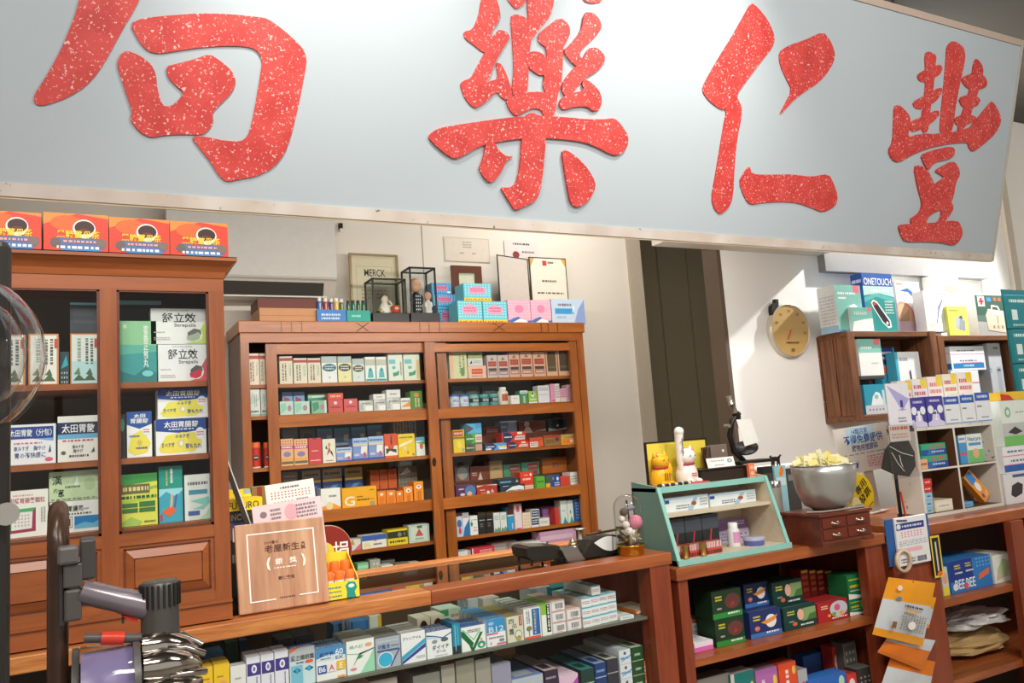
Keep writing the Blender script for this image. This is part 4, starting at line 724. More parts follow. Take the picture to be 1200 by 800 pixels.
t = thing('seated_doll', 'white seated doll with black hair inside the low glass case', 'doll', (cx - .01, cy, cz + .001), rot=(0, 0, .3))
part(MB().lathe([(.034, 0), (.036, .02), (.026, .05), (.016, .068), (.0, .07)], (0, 0, 0), M('ece4da'), 14), 'robe', t); part(MB().ball((0, -.004, .085), (.022, .021, .022), 'ecd9c4'), 'head', t)
part(MB().ball((0, .004, .09), (.0235, .021, .02), '4a463c'), 'hair', t); part(MB().tube([(.02, -.01, .045), (.03, -.03, .055), (.014, -.026, .075)], [.008, .007, .006], M('ecd9c4')), 'arm', t); part(MB().tube([(-.02, -.01, .045), (-.036, -.022, .03), (-.03, -.034, .012)], [.009, .008, .006], M('e9dfd2')), 'arm', t)
part(MB().face('e,.2,.4,.35,.6,222|e,.65,.4,.8,.6,222|e,.42,.1,.58,.2,c55', (-.012, -.0252, .078), (1, 0, 0), (0, 0, 1), .024, .018, (0, -1, 0)), 'face', t)
t = thing('round_doll', 'round red doll with pale face inside the low glass case', 'doll', (cx + .045, cy - .03, cz + .001), rot=(0, 0, 0))
part(MB().ball((0, 0, .026), (.026, .024, .026), 'd8502c'), 'body', t); part(MB().ball((0, -.006, .028), (.018, .02, .014), 'efd8c0'), 'face', t); part(MB().face('p,.1,.6,.4,.7,.35,.45,222|p,.9,.6,.6,.7,.65,.45,222|e,.4,.1,.6,.3,922', (-.012, -.0265, .018), (1, 0, 0), (0, 0, 1), .024, .02, (0, -1, 0)), 'brows', t)
t = thing('tiny_figure', 'small dark green figure with yellow at lower left inside the low glass case', 'figurine', (cx - .055, cy - .035, cz + .001), rot=(0, 0, 0))
part(MB().lathe([(.014, 0), (.012, .012), (.0, .02)], (0, 0, 0), M('33402c'), 10), 'body', t); part(MB().ball((.012, -.004, .012), .009, 'e8b83a'), 'yellow_ball', t)
cx, cy, cz, cw, ch = case(482, 511, 314, 'tall black-framed glass case with a pair of dolls')
def doll(lab, x, y, h, robe, skin, spots):
    t = thing('standing_doll', lab, 'doll', (x, y, cz + .001), 'doll pair in the tall case', rot=(0, 0, 0)); r = h * .13
    part(MB().lathe([(r * 1.1, 0), (r * 1.25, h * .12), (r, h * .3), (r * 1.15, h * .48), (r * .6, h * .6), (r * .4, h * .62)], (0, 0, 0), M(robe), 14), 'kimono', t)
    part(MB().ball((0, 0, h * .79), (h * .165, h * .155, h * .185), skin), 'head', t); part(MB().ball((0, h * .015, h * .9), (h * .12, h * .12, h * .1), 'c88a5a'), 'hair', t)
    part(MB().ball((r * 1.0, -r * .3, h * .4), (r * .45, r * .5, h * .14), robe), 'sleeve', t); part(MB().ball((-r * 1.0, -r * .3, h * .4), (r * .45, r * .5, h * .14), robe), 'sleeve', t)
    part(MB().face('d,.05,.05,.95,.95,%s,3,5' % spots, (-r * .7, -r * 1.24, .01), (1, 0, 0), (0, 0, 1), r * 1.4, h * .5, (0, -1, 0)), 'kimono_pattern', t)
    part(MB().face('e,.15,.4,.3,.7,332|e,.7,.4,.85,.7,332|e,.4,.05,.6,.2,b54', (-h * .08, -h * .158, h * .73), (1, 0, 0), (0, 0, 1), h * .16, h * .1, (0, -1, 0)), 'face', t)
doll('taller doll in a black dotted kimono inside the tall case', cx - .02, cy, ch * .82, '23222a', 'd9a888', 'e8e4e0'); doll('shorter doll in a white kimono inside the tall case', cx + .038, cy - .03, ch * .5, 'ece6de', 'dca890', '8a5a5a')
q = P(432.5, 359, TY + .05); t = thing('orange_ornament', 'tiny orange ornament beside the dark green vials', 'ornament', (q.x, TY + .06, TZ), rot=(0, 0, 0)); part(MB().lathe([(.014, 0), (.018, .02), (.012, .04), (0, .052)], (0, 0, 0), M('d8653a'), 10), 'body', t); part(MB().face('l,.1,.1,.9,.9,eedcb0,2', (-.008, -.0182, .012), (1, 0, 0), (0, 0, 1), .016, .02, (0, -1, 0)), 'print', t)

# ------------------------------------------------ on the back wall
def framed(name, lab, cat, pts, Y, th, fcol, fw, spec, paper, metal=0):
    A = P(pts[0], pts[2], Y); B = P(pts[1], pts[3], Y); x0, x1, z1, z0 = A.x, B.x, A.z, TZ
    t = thing(name, lab, cat, ((x0 + x1) / 2, Y, z0)); m = M(fcol, .35, metal)
    part(MB().box(x0, x1, Y, Y + th, z0, z0 + fw, m), 'frame_bar', t); part(MB().box(x0, x1, Y, Y + th, z1 - fw, z1, m), 'frame_bar', t); part(MB().box(x0, x0 + fw, Y, Y + th, z0 + fw, z1 - fw, m), 'frame_bar', t); part(MB().box(x1 - fw, x1, Y, Y + th, z0 + fw, z1 - fw, m), 'frame_bar', t)
    part(MB().box(x0 + fw, x1 - fw, Y + th * .5, Y + th, z0 + fw, z1 - fw, paper).face(spec, (x0 + fw, Y + th * .5, z0 + fw), (1, 0, 0), (0, 0, 1), x1 - x0 - 2 * fw, z1 - z0 - 2 * fw, (0, -1, 0)), 'certificate', t)
    part(MB().box(x0 + fw, x1 - fw, Y + th * .2, Y + th * .25, z0 + fw, z1 - fw, GL), 'glass_pane', t); return t
framed('framed_certificate', 'cream certificate in a thin gold frame behind the low glass case', 'certificate', (409, 470, 296, 371), 4.385, .02, 'a89670', .012, 'o,.1,.06,.9,.86,b8a684,.008|t,MERCK,.28,.72,.75,.82,3a3a44|l,.3,.62,.7,.66,a89878,1|l,.2,.4,.8,.55,b8a684,3', 'ddceb0', .8)
framed('framed_photo', 'small certificate in a wide dark brown frame behind cyan cartons', 'picture frame', (529, 568, 310.5, 372), 4.385, .02, '5e3420', .045, 'e,.4,.6,.6,.75,a8a070|l,.2,.2,.8,.5,a8a090,3', 'dcd8c0')
A = P(519.5, 277, 4.497); B = P(574.5, 308, 4.497)
single(MB().box(A.x, B.x, 4.494, 4.498, B.z, A.z, 'd6ccbc').face('l,.4,.55,.6,.85,9a9488,3|l,.33,.3,.42,.4,8a867c,1|l,.6,.3,.68,.4,8a867c,1|o,.01,.01,.99,.99,b8ae9e,.01', (A.x, 4.494, B.z), (1, 0, 0), (0, 0, 1), B.x - A.x, A.z - B.z, (0, -1, 0)), 'wall_paper_notice', 'large pale sheet pinned to wall above the brown frame', 'paper', (A.x, 4.497, B.z))
A = P(590, 281, 4.497); B = P(632, 305, 4.497)
single(MB().box(A.x, B.x, 4.492, 4.494, B.z, A.z, 'd9d0cc').face('l,.25,.72,.75,.9,4a4448,1|l,.5,.3,.85,.48,6a6468,1|e,.22,.05,.42,.42,8a2f2c', (A.x, 4.492, B.z), (1, 0, 0), (0, 0, 1), B.x - A.x, A.z - B.z, (0, -1, 0)), 'wall_note', 'pinkish note with red seal on wall above the open folder', 'paper', (A.x, 4.497, B.z))
A = P(582, 298, 4.36); B = P(620.5, 300, 4.36); D = P(664, 297, 4.36); z0 = TZ
t = thing('certificate_folder', 'open dark folder with certificate standing behind the pink cartons', 'folder', (B.x, 4.38, z0)); z1 = A.z
part(MB().prism([(A.x, 4.36, z0), (B.x - .003, 4.38, z0), (B.x - .003, 4.38, z1 - .015), (A.x, 4.36, z1)], (0, .006, 0), '3c332e'), 'left_cover', t)
part(MB().prism([(A.x + .006, 4.3595, z0), (B.x - .012, 4.3785, z0), (B.x - .012, 4.3785, z1 - .022), (A.x + .006, 4.3595, z1 - .008)], (0, -.001, 0), 'c9c1b6'), 'left_lining', t)
part(MB().box(B.x + .003, D.x, 4.378, 4.384, z0, z1, '3c332e'), 'right_cover', t)
part(MB().box(B.x + .01, D.x - .008, 4.376, 4.378, z0, z1 - .008, 'e3dac8').face('p,0,.88,0,1,.12,1,c9a04a|p,1,.88,1,1,.88,1,c9a04a|r,.34,.9,.46,.97,c0403a|l,.48,.92,.66,.97,5a4a40,1|l,.3,.66,.7,.71,5a524a,1|l,.15,.5,.9,.54,6a625a,1|l,.2,.3,.9,.42,6a625a,3|l,.25,.06,.6,.1,5a524a,1', (B.x + .01, 4.376, z0), (1, 0, 0), (0, 0, 1), D.x - B.x - .018, z1 - .008 - z0, (0, -1, 0)), 'certificate_sheet', t)
q = P(399, 268, 4.49); t = thing('wall_hook', 'small black and white hook on wall above the certificate', 'hook', (q.x, 4.49, q.z - .03)); part(MB().box(q.x - .01, q.x + .01, 4.475, 4.499, q.z, q.z + .03, BLACK), 'block', t); part(MB().lathe([(.008, 0), (.01, .012), (.006, .022)], (q.x, 4.48, q.z - .022), M('eeeae0'), 10), 'tip', t)
# air conditioner
ac = thing('air_conditioner', 'white wall-mounted air conditioner above the dark red wooden box', 'air conditioner', (.75, 4.4, 2.2)); x1 = P(394, 300, 4.28).x; x0 = x1 - .86
zt = P(390, 262, 4.28).z + .04; zl = P(380, 326, 4.28).z; zb = P(380, 349, 4.28).z
def acs(pf, m, nme, xa=x0, xb=x1):
    part(MB().prism([(xa, y, z) for y, z in pf], (xb - xa, 0, 0), m), nme, ac)
W = M('d2cfc8', .22)
acs([(4.485, zt), (4.30, zt), (4.285, zt - .02), (4.28, zl + .005), (4.485, zl + .005)], W, 'front_cover')
acs([(4.485, zl), (4.283, zl), (4.30, zl - .012), (4.36, zb), (4.485, zb - .01)], M('cfc6b8', .4), 'lower_body')
acs([(4.282, zl + .005), (4.279, zl + .004), (4.279, zl - .006), (4.282, zl - .006)], M('b8b4ac', .3, .5), 'trim_strip')
acs([(4.30, zl - .022), (4.296, zl - .024), (4.335, zb + .004), (4.34, zb + .008)], M('3a362f', .5), 'air_outlet', x0 + .06, x1 - .07)
acs([(4.345, zb - .006), (4.285, zb + .002), (4.285, zb + .01), (4.345, zb + .004)], M('d8d2c4', .4), 'louver', x0 + .06, x1 - .06)
# ================================================================== cartons in the left hutch
G = 'cartons in the left hutch'; LY = 2.165
row('bottom shelf, right hutch door', 1.238, LY, .09, [
 (139, 185, 555, 'dfe05a', 'p,0,.78,1,.84,1,1,0,1,3f9a4a|p,0,.6,1,.7,1,.76,0,.66,9fbf3a|p,0,.42,1,.52,1,.58,0,.48,b8cf4a|r,.06,.62,.8,.8,6f6a44|l,.1,.64,.78,.78,e8d98a,1|l,.06,.5,.96,.6,2f5a2a,1|r,.08,.36,.48,.44,3f7a3a|r,.52,.36,.94,.46,3f7a3a|r,.08,.26,.48,.34,3f7a3a|r,.52,.26,.94,.34,3f7a3a|p,.0,.05,.3,.18,.6,.08,.5,.0,0,0,a8c860|l,.65,.04,.95,.1,3a5a2a,1', 'yellow and green striped carton'),
 (186, 214.4, 546, '3fa8c0', 'r,0,.6,1,1,1f9a8a|p,0,.45,.3,.55,.7,.45,1,.56,1,.6,0,.6,9fe0ea|k,.44,.7,.62,.96,f4f8f0,1|k,.28,.66,.38,.92,e8d060,1|p,.1,.2,.4,.1,.75,.2,.5,.3,e86a3a|p,.45,.25,.55,.28,.6,.5,.5,.5,e8b890|p,.62,.25,.7,.28,.78,.5,.68,.48,4a6ab0|r,.04,.04,.14,.16,c43a6a', 'narrow teal carton with swimmer picture'),
 (216, 248, 555.5, 'eef2ee', 'l,.12,.74,.9,.86,6a6a70,1|r,.15,.56,.85,.66,4a9ab8|p,.2,.42,.9,.5,.95,.36,.7,.22,.3,.24,.7,.32,8fd8d0|r,.12,.1,.55,.2,4a6ab0|p,.5,0,1,0,1,.3,.8,.14,bfe6c8', 'white carton with teal swirl')], G)
O1 = 'r,0,.68,1,1,27499c|p,0,.68,.5,.6,1,.68,1,.72,0,.72,27499c|p,.05,.2,.2,.55,.5,.62,.85,.6,.92,.3,.75,.08,.3,.05,.1,.08,f0e25a|e,.42,.2,.56,.42,d8d0a0|e,.46,.24,.53,.38,f6f2d8|e,.78,.4,.97,.74,eef4fa|l,.8,.5,.95,.64,d8506a,2|'
row('middle shelf, right hutch door', 1.40, LY, .08, [
 (139.5, 147.5, 485, '2b2f2a', 'e,.2,.6,.8,.9,3f8a7a', 'slim dark carton'),
 (148.4, 178.4, 482, 'f2f4f4', 'r,0,.72,1,1,2a56a4|p,0,.72,.5,.62,1,.72,2a56a4|t,太田,.28,.86,.74,.95,fff|t,胃腸錠,.15,.74,.86,.85,fff|p,.03,.15,.2,.5,.6,.6,.95,.3,.8,.1,.3,.05,f0e25a|e,.4,.25,.6,.38,d8c060|e,.6,.48,.95,.66,eef4fa|l,.65,.52,.9,.62,d8506a,2|l,.1,.42,.5,.5,4a62a8,1|l,.35,.16,.8,.24,4a62a8,1', 'narrow white carton with yellow swoosh'),
 (182, 242.4, 490.5, 'f2f4f4', O1 + 't,太田胃腸錠,.16,.76,.84,.94,fff|l,.25,.68,.75,.74,e0e8f4,1|t,のみすぎ,.38,.46,.66,.58,4a62a8|t,食べすぎ,.1,.22,.36,.35,4a62a8|t,胃もたれ,.58,.16,.9,.3,4a62a8', 'wide white carton with yellow swoosh')], G)
f = find('wide white carton with yellow swoosh, third from left, middle shelf, right hutch door')
stack(f, 184.5, 243.4, 455.5, 'f2f4f4', O1 + 't,太田胃腸錠,.16,.76,.84,.94,fff|l,.25,.68,.75,.74,e0e8f4,1|t,のみすぎ,.38,.46,.66,.58,4a62a8|t,食べすぎ,.1,.22,.36,.35,4a62a8|t,胃もたれ,.58,.16,.9,.3,4a62a8', 'wide white carton with yellow swoosh lying on its twin', d=.08, group=G)
STP = 'l,.3,.92,.7,.96,9a9aa0,1|t,舒立效,.2,.6,.82,.88,33333a|t,Strepsils,.42,.46,.82,.58,44444a|l,.05,.3,.25,.36,aaa,1|l,.05,.1,.35,.2,aaa,2|p,1,0,1,.65,.9,.42,.85,.1,.6,0,%s|e,.62,.06,.94,.46,eceeee|p,.78,.44,.9,.4,.92,.28,.8,.24,.7,.16,.66,.2,.66,.32,%s|p,.78,.08,.66,.12,.64,.22,.76,.27,.86,.34,.9,.26,.88,.14,%s'
row('top shelf, right hutch door', 1.58, LY, .08, [
 (139.5, 184, 376, '8fc79a', 'r,0,0,1,.5,3f9c9c|p,0,.0,1,0,1,.15,.7,.25,.4,.12,0,.2,2f7c80|p,0,.45,1,.5,1,.6,0,.62,5fb4a2|v,霍香正氣丸,.64,.25,.78,.92,eef6ec|r,.1,.88,.2,.94,c8e4b8|e,.6,.1,.9,.2,7ad0d0', 'tall green carton with vertical white writing'),
 (184.6, 242.6, 403.5, 'eceef0', STP % ('d85a6a', '5a5a62', 'd0324a'), 'white carton with red swirl emblem')], G)
f = find('white carton with red swirl emblem, second from left, top shelf, right hutch door')
stack(f, 176.5, 240.5, 361.5, 'eceeec', STP % ('c3dc6a', '6a6e6a', 'a9b9a0'), 'white carton with green swirl emblem on the red one', d=.07, group=G)
on(1.58, 138.5, 190, 352, 449, LY + .1, '2f3438', 'r,0,.95,1,1,9fd4dc|r,.05,.6,.95,.9,3a4148', 'dark carton behind the green to teal carton', .07, group=G, parts=True)
HB = 'o,0,0,1,1,d98a4a,.06|k,.5,.4,.85,.9,5a625c,2|k,.2,.45,.42,.9,a0a8a0,1|p,.1,.08,.3,.2,.5,.1,.7,.22,.9,.08,4a6a4a|p,.12,.2,.3,.34,.36,.2,6f8f66|p,.55,.2,.7,.32,.8,.18,556b50|r,.86,.72,.98,.9,c8503a'
row('top shelf, left hutch door', 1.58, LY, .08, [
 (-12, 30, 392, 'e9e6dc', HB, 'herb picture carton with orange border'), (33, 69, 391, 'ece8de', HB, 'herb picture carton with orange border'), (82, 115.6, 390.5, 'e6efe8', HB.replace('o,0,0,1,1,d98a4a,.06', 'r,0,0,1,.45,bfe6ea|o,0,0,1,1,d98a4a,.05'), 'herb picture carton with turquoise base')], G)
f = find('herb picture carton with turquoise base, third from left, top shelf, left hutch door'); stack(f, 82, 116.4, 354.5, '3a3f46', 'r,0,.92,1,1,8fd0dc|r,.1,.3,.9,.8,434a52', 'dark carton lying on the turquoise-based herb carton', d=.08, group=G)
on(1.58, 70, 81, 412, 450, LY + .03, '2f4a50', 'p,.1,.5,.9,.6,.7,.9,3fb0c0|d,.1,.05,.9,.45,c8d0d0,3,3', 'dark teal carton between the two herb cartons', .06, group=G)
row('middle shelf, left hutch door', 1.40, LY, .09, [
 (-46, 9, 500, 'eceef2', 'r,0,.72,1,1,2f4a96', 'white carton with blue band'),
 (10, 66, 497, 'eceef2', 'r,0,.64,.95,.94,2d4592|p,.5,.64,.95,.64,.95,.56,7fb0e0|t,太田胃散〈分包〉,.0,.7,.92,.88,f4f6fa|t,飲みすぎ,.1,.34,.42,.46,4a5a90|t,胸やけ,.52,.34,.78,.46,4a5a90|t,胃の不快感に,.12,.16,.78,.3,4a5a90|l,.1,.5,.7,.56,d8607a,1|e,.76,.06,.94,.16,e0608a|p,.84,.28,.88,.48,.9,.3,3a4a60', 'white carton with blue band and red oval'),
 (67, 115.4, 487, 'f0eee8', 'r,0,.6,1,.86,26345e|r,0,.5,1,.6,6fb4dc|t,太田胃散,.1,.63,.92,.82,f6f6f6|l,.12,.42,.88,.49,d0507a,1|t,飲みすぎ,.36,.28,.64,.36,4a4a50|t,胸やけ,.38,.19,.62,.27,4a4a50|l,.28,.08,.76,.16,4a4a50,1|e,.08,.16,.2,.24,5a6a60|p,.82,.18,.9,.3,.92,.2,4a5a50', 'white carton with navy band')], G)
row('bottom shelf, left hutch door', 1.238, LY, .09, [
 (-45, 9, 604, 'eceae4', 'l,.2,.2,.8,.5,999,2', 'low plain white carton'),
 (10, 57, 574, 'f1efe8', 'l,.1,.86,.6,.92,e08aa0,1|t,柑橘胃腸藥顆粒,.0,.72,.92,.84,b0384a|p,.0,.1,.06,.16,.06,.54,.0,.6,3f9a5a|p,.0,.6,.68,.62,.6,.54,.06,.54,4fae6a|p,.68,.62,.68,.12,.58,.18,.6,.54,a03050|p,.0,.1,.68,.12,.58,.18,.06,.16,a03050|d,.12,.22,.54,.5,c8a8b0,5,4|k,.8,.3,.94,.62,a8a4a0,2', 'white carton with framed red and green square'),
 (57.6, 116, 586.5, 'f0f1ee', 'r,.5,.1,1,.5,2f84c4|p,.5,.2,.7,.3,.9,.24,1,.34,1,.1,.5,.1,6fb8dc|r,.15,.15,.46,.5,3a3d3a|o,.16,.17,.45,.48,e8e8e8,.03|t,胃腸司,.36,.66,.68,.84,2e2e30|l,.36,.54,.86,.63,4a4a4a,1|l,.7,.7,.8,.76,6a6a6a,1', 'white carton with sea picture')], G)
f = find('white carton with sea picture, third from left, bottom shelf, left hutch door')
stack(f, 57.4, 115.6, 551.5, 'c7dbb2', 't,漢,.06,.55,.26,.86,3a3f34|t,方,.08,.28,.18,.44,4a4f44|t,萃,.18,.1,.3,.4,3a3f34|e,.4,.08,.98,.98,d2e3be|e,.42,.12,.94,.9,c7dbb2|l,.32,.4,.62,.52,4a5a40,1|e,.7,.3,.92,.75,b6cd9c|l,.05,.02,.95,.1,8a9a74,1|p,.5,.5,.56,.85,.6,.5,eef4e4', 'pale green carton with black writing lying on the sea carton', d=.09, group=G)
# red tea boxes on top of the hutch
TEAB = 'p,.0,.7,.5,1,1,.9,1,1,0,1,f08a3a|e,.1,.55,.6,.95,e8652c|p,.08,.2,.2,.38,.45,.34,.7,.4,.92,.3,.95,.12,.7,.02,.3,.04,5a6f9c|p,.25,.02,.4,.16,.75,.16,.9,.06,.7,.0,3f86c8|e,.1,.12,.26,.36,6a5a58|e,.8,.14,.97,.38,7a6a64|e,.44,.36,.8,.86,ece6e2|e,.47,.46,.78,.82,3a1a10|e,.52,.46,.72,.62,6a3018|t,黑糖薑母茶,.2,.36,.86,.56,f0d83a|l,.3,.22,.8,.32,f0a8a0,1|l,.2,.05,.85,.18,dfe8f4,1'
for i, (a, b, y) in enumerate(((-28, 48.4, 247.5), (51, 127, 250.5), (128, 198.6, 256), (199.4, 267, 260.5))):
    on(1.8825, a, b, y, 298, 2.09, 'd8402a', TEAB, '%s red drink carton with coffee cup on the hutch' % ['leftmost', 'second', 'third', 'rightmost'][i], .11, group='red drink cartons on the hutch', side='e6d8c8', parts=True)

# ================================================================== cartons inside the glass counter, upper shelf
G = 'cartons in the glass counter'; KY = 2.10; pl = 'upper counter shelf'
EYE1 = 'r,0,.66,1,1,b8bcc2|p,0,.88,.4,1,.0,1,e8763a|t,愛之睛眼霜,.06,.66,.96,.8,3a3a40|l,.25,.56,.55,.64,4a4a50,1|e,.6,.56,.94,.65,e8603a|r,.05,.0,.5,.54,7fc4dc|p,.5,.0,.95,.0,.95,.5,.55,.5,cfe6ea|p,.12,.4,.28,.48,.44,.4,.28,.33,2f5a80|e,.22,.35,.34,.46,3fb0d8|p,.58,.42,.76,.5,.94,.42,.76,.35,2f5a80|e,.68,.37,.82,.48,3fb0d8'
B6 = 'r,0,.6,1,1,4f8fc8|p,0,.6,1,.6,1,.7,.4,.8,0,.68,d8e8f4|t,60,.66,.74,.92,.92,f4f6fa|t,EX,.66,.6,.92,.7,3a4a70|t,愛克明,.12,.74,.58,.86,27407c|l,.15,.64,.5,.7,3a4a70,1|r,.04,.22,.34,.48,3f56a8|t,B6,.08,.27,.3,.44,fff|r,.36,.24,.66,.5,f4eef0|t,A,.42,.28,.6,.46,d83a5a|r,.68,.26,.98,.54,f2c22e|t,E,.78,.3,.9,.48,fdf6d8|r,.7,.02,.96,.08,f0a04a'
row(pl, KS, KY, .034, [
 (176, 231, 792, 'f1f0ea', '', 'low white carton'),
 (232, 250, 781, 'f6c92c', 'e,.35,-.0,1,.6,f0a060|l,.2,.62,.8,.7,a8702a,1', 'yellow carton', {'deep': 2}), (250.6, 269.4, 777, 'f6c92c', 'e,.15,.0,.95,.55,f0a868|l,.2,.62,.6,.7,a8702a,1|p,.1,.2,.7,.4,.8,.3,.3,.1,f4f0e6', 'yellow carton', {'deep': 2}), (270, 288.6, 779.5, 'eceae6', 'l,.3,.55,.7,.65,8a8a90,1|l,.2,.35,.9,.45,9a9aa0,1', 'white carton'),
 (289, 305.4, 769, 'e9e8f4', 'r,.05,.5,1,.82,4a3a8c|e,.35,.56,.75,.78,f2f2fa|e,.45,.61,.65,.73,8a7ac0|k,.65,.05,.8,.45,5a5a7a,1', 'white carton with violet band', {'deep': 2}), (306, 321.4, 766, 'e9e8f4', 'r,.05,.5,1,.82,4a3a8c|e,.35,.56,.75,.78,f2f2fa|e,.45,.61,.65,.73,8a7ac0|k,.65,.05,.8,.45,5a5a7a,1', 'white carton with violet band', {'deep': 2}), (322, 338.4, 762.5, 'e9e8f4', 'r,.05,.5,1,.82,4a3a8c|e,.35,.56,.75,.78,f2f2fa|e,.45,.61,.65,.73,8a7ac0|k,.65,.05,.8,.45,5a5a7a,1', 'white carton with violet band', {'deep': 2}),
 (339, 369.6, 758, 'cfe2e8', EYE1, 'silver carton with two eyes', {'top': '3f4f9c', 'd': .045, 'ts': 'l,.1,.1,.9,.5,cfd8f0,2'}), (370.2, 405.6, 758, 'f2f3f3', B6, 'blue and white carton with vitamin letters', {'top': '4f8fcc', 'd': .03, 'deep': 3, 'short': 'vitamin letter carton', 'ts': 'l,.05,.2,.95,.8,dceaf6,2'}),
 (406, 439.4, 749, 'f3f5f1', 'p,.45,.0,1,0,1,.7,.75,.35,9fdcb8|p,.0,.62,.5,.56,1,.68,1,.7,.5,.58,0,.64,6fbf9c|t,維人諾,.1,.76,.6,.86,9aaba2|e,.66,.76,.92,.88,f0a890|p,.2,.22,.42,.5,.5,.56,1,.68,.98,.7,.45,.6,.38,.5,2f3a34|p,.38,.44,.5,.46,.6,.52,.5,.54,.44,.58,2f9a5a|e,.1,.12,.34,.2,e08a96', 'white carton with green stem', {'top': 'a8a89c', 'd': .03, 'deep': 4, 'short': 'green stem carton'}),
 (440, 469.6, 746, 'aeb6c2', 't,視醫清,.08,.62,.58,.78,2f4f8c|l,.62,.66,.94,.74,5a6a90,1|r,.06,.54,.92,.6,4a5a8a|e,.06,.02,.7,.54,f4f6fa|e,.09,.05,.67,.51,3fb4dc|p,.55,.05,.62,.05,.98,.55,.96,.6,4a4a8c|l,.1,.84,.9,.9,d8dce4,1', 'silver blue carton with cyan oval', {'top': '8f9088', 'd': .03, 'deep': 4, 'short': 'cyan oval carton'}),
 (470.2, 499, 740, 'eff1f4', 'p,0,.1,0,.26,1,.74,1,.6,3fa8cc|p,0,.0,0,.09,1,.58,1,.44,3a4aa0|t,プリンアイA,.06,.76,.82,.86,3a3a44|l,.6,.1,.95,.2,9a9aa4,2', 'white carton with two blue diagonals', {'top': 'e4e2da', 'd': .03, 'deep': 4, 'short': 'diagonal stripe carton', 'ts': 'r,0,.1,1,.3,b8b6ac'}),
 (499.8, 530, 738.5, 'eff1f3', 'p,0,.84,.3,.8,.65,.68,1,.84,1,.88,.65,.73,.3,.84,0,.9,3a56a8|p,0,.8,.3,.78,.6,.66,.3,.74,0,.74,9fd8e4|e,.2,.54,.42,.68,8a98a0|e,.56,.56,.86,.72,5a6a72|t,ダイイチ,.2,.3,.88,.48,2a2a30|t,クール,.36,.17,.74,.28,3a3a40|l,.3,.05,.8,.1,8a8a90,1', 'white carton with blue wave', {'top': '35509e', 'd': .04, 'deep': 2, 'short': 'blue wave carton', 'ts': 'l,.05,.1,.95,.9,c8d4ec,3'}),
 (530.6, 539.8, 730, '2b8fae', 'r,0,0,1,.25,2c3438|r,.3,.1,.36,.95,bfe6f0|r,.6,.3,.7,.9,5fc4d8', 'narrow glossy teal carton', {'top': '2f86b8', 'd': .08}),
 (540.4, 569.4, 733, 'f0f3ef', 'p,.0,.86,.12,.8,.5,.3,.38,.0,.42,.0,.5,.0,.0,.62,1f6a3c|p,.0,.9,.1,.9,.5,.4,.78,.74,.7,.74,.5,.48,8fd0a0|p,.42,.0,.5,.0,.9,.7,.78,.7,.44,.12,1f6a3c|e,.64,.04,.98,.34,2f9a80|e,.74,.1,.88,.24,f0ecd8|r,.78,.32,.86,.46,e0a090|l,.25,.74,.8,.88,5a625c,2', 'white carton with big green letter', {'top': '3a70b8', 'd': .05, 'deep': 2, 'short': 'big green letter carton'}),
 (570, 592.6, 724.5, 'f1f1f4', 'r,0,.5,1,1,3f94cc|t,B12,.12,.52,.92,.72,d4e8f6|e,.1,.78,.4,.9,a8c4e8|r,0,.43,.6,.48,d8507a|l,.1,.26,.9,.36,7a7a8a,1|p,.14,.08,.24,.08,.2,.2,d8707a|r,.5,.04,1,.1,e06a94|r,.65,.14,.9,.24,8a8a90', 'blue and white vitamin carton', {'top': '5f9fd4', 'd': .028, 'deep': 6, 'short': 'blue vitamin carton'}),
 (594, 613.4, 721.5, 'dcdac4', 't,西,.1,.72,.46,.9,4a4638|t,瓜,.3,.54,.62,.7,4a4638|t,霜,.12,.3,.4,.52,4a4638|r,.76,.6,.94,.98,b8383a|k,.8,.64,.9,.95,f0d8c8,1|e,.46,.1,.9,.44,3a3a34|e,.49,.13,.87,.42,e6e4d4|e,.52,.02,.84,.2,a8ac5a|e,.6,.14,.76,.24,d87a3a', 'beige carton with brush writing', {'top': 'a8945c', 'd': .045, 'deep': 4, 'short': 'beige brush writing carton'}),
 (614, 634, 711.5, 'eef0ee', 'r,.48,.1,.95,.95,2f6ab4|p,.6,.3,.7,.3,.8,.9,.7,.9,4a8ad0|k,.56,.15,.72,.9,e0c050,1|k,.12,.5,.36,.92,6a6a74,2|r,0,.0,.95,.08,e8604a|e,.1,.26,.44,.42,8a8450|r,.24,.1,.3,.28,a88a60', 'white carton with blue panel', {'top': 'e8e8e0', 'd': .03, 'deep': 6, 'short': 'blue panel carton', 'ts': 'r,0,.7,1,.95,5a5a64'}),
 (634.6, 646.4, 707, 'f0f2ec', 'r,0,.66,.5,1,8cc63a|r,.5,.1,.9,.98,2a2c28|k,.56,.15,.84,.95,f0f0e8,1', 'white carton with lime corner', {'top': '8cc63a', 'd': .06, 'deep': 2, 'short': 'lime corner carton'}),
 (745, 757.4, 721, 'f08a2e', 'e,.1,-.2,.95,.75,f0eee6|l,.2,.12,.85,.24,e0563a,1', 'orange carton', {'top': 'd9cbb4', 'd': .12, 'dy': .036}), (758, 771, 719, 'f08a2e', 'e,.1,-.2,.95,.75,f0eee6|l,.2,.12,.85,.24,e0563a,1', 'orange carton', {'top': 'd9cbb4', 'd': .12, 'dy': .036})], G)
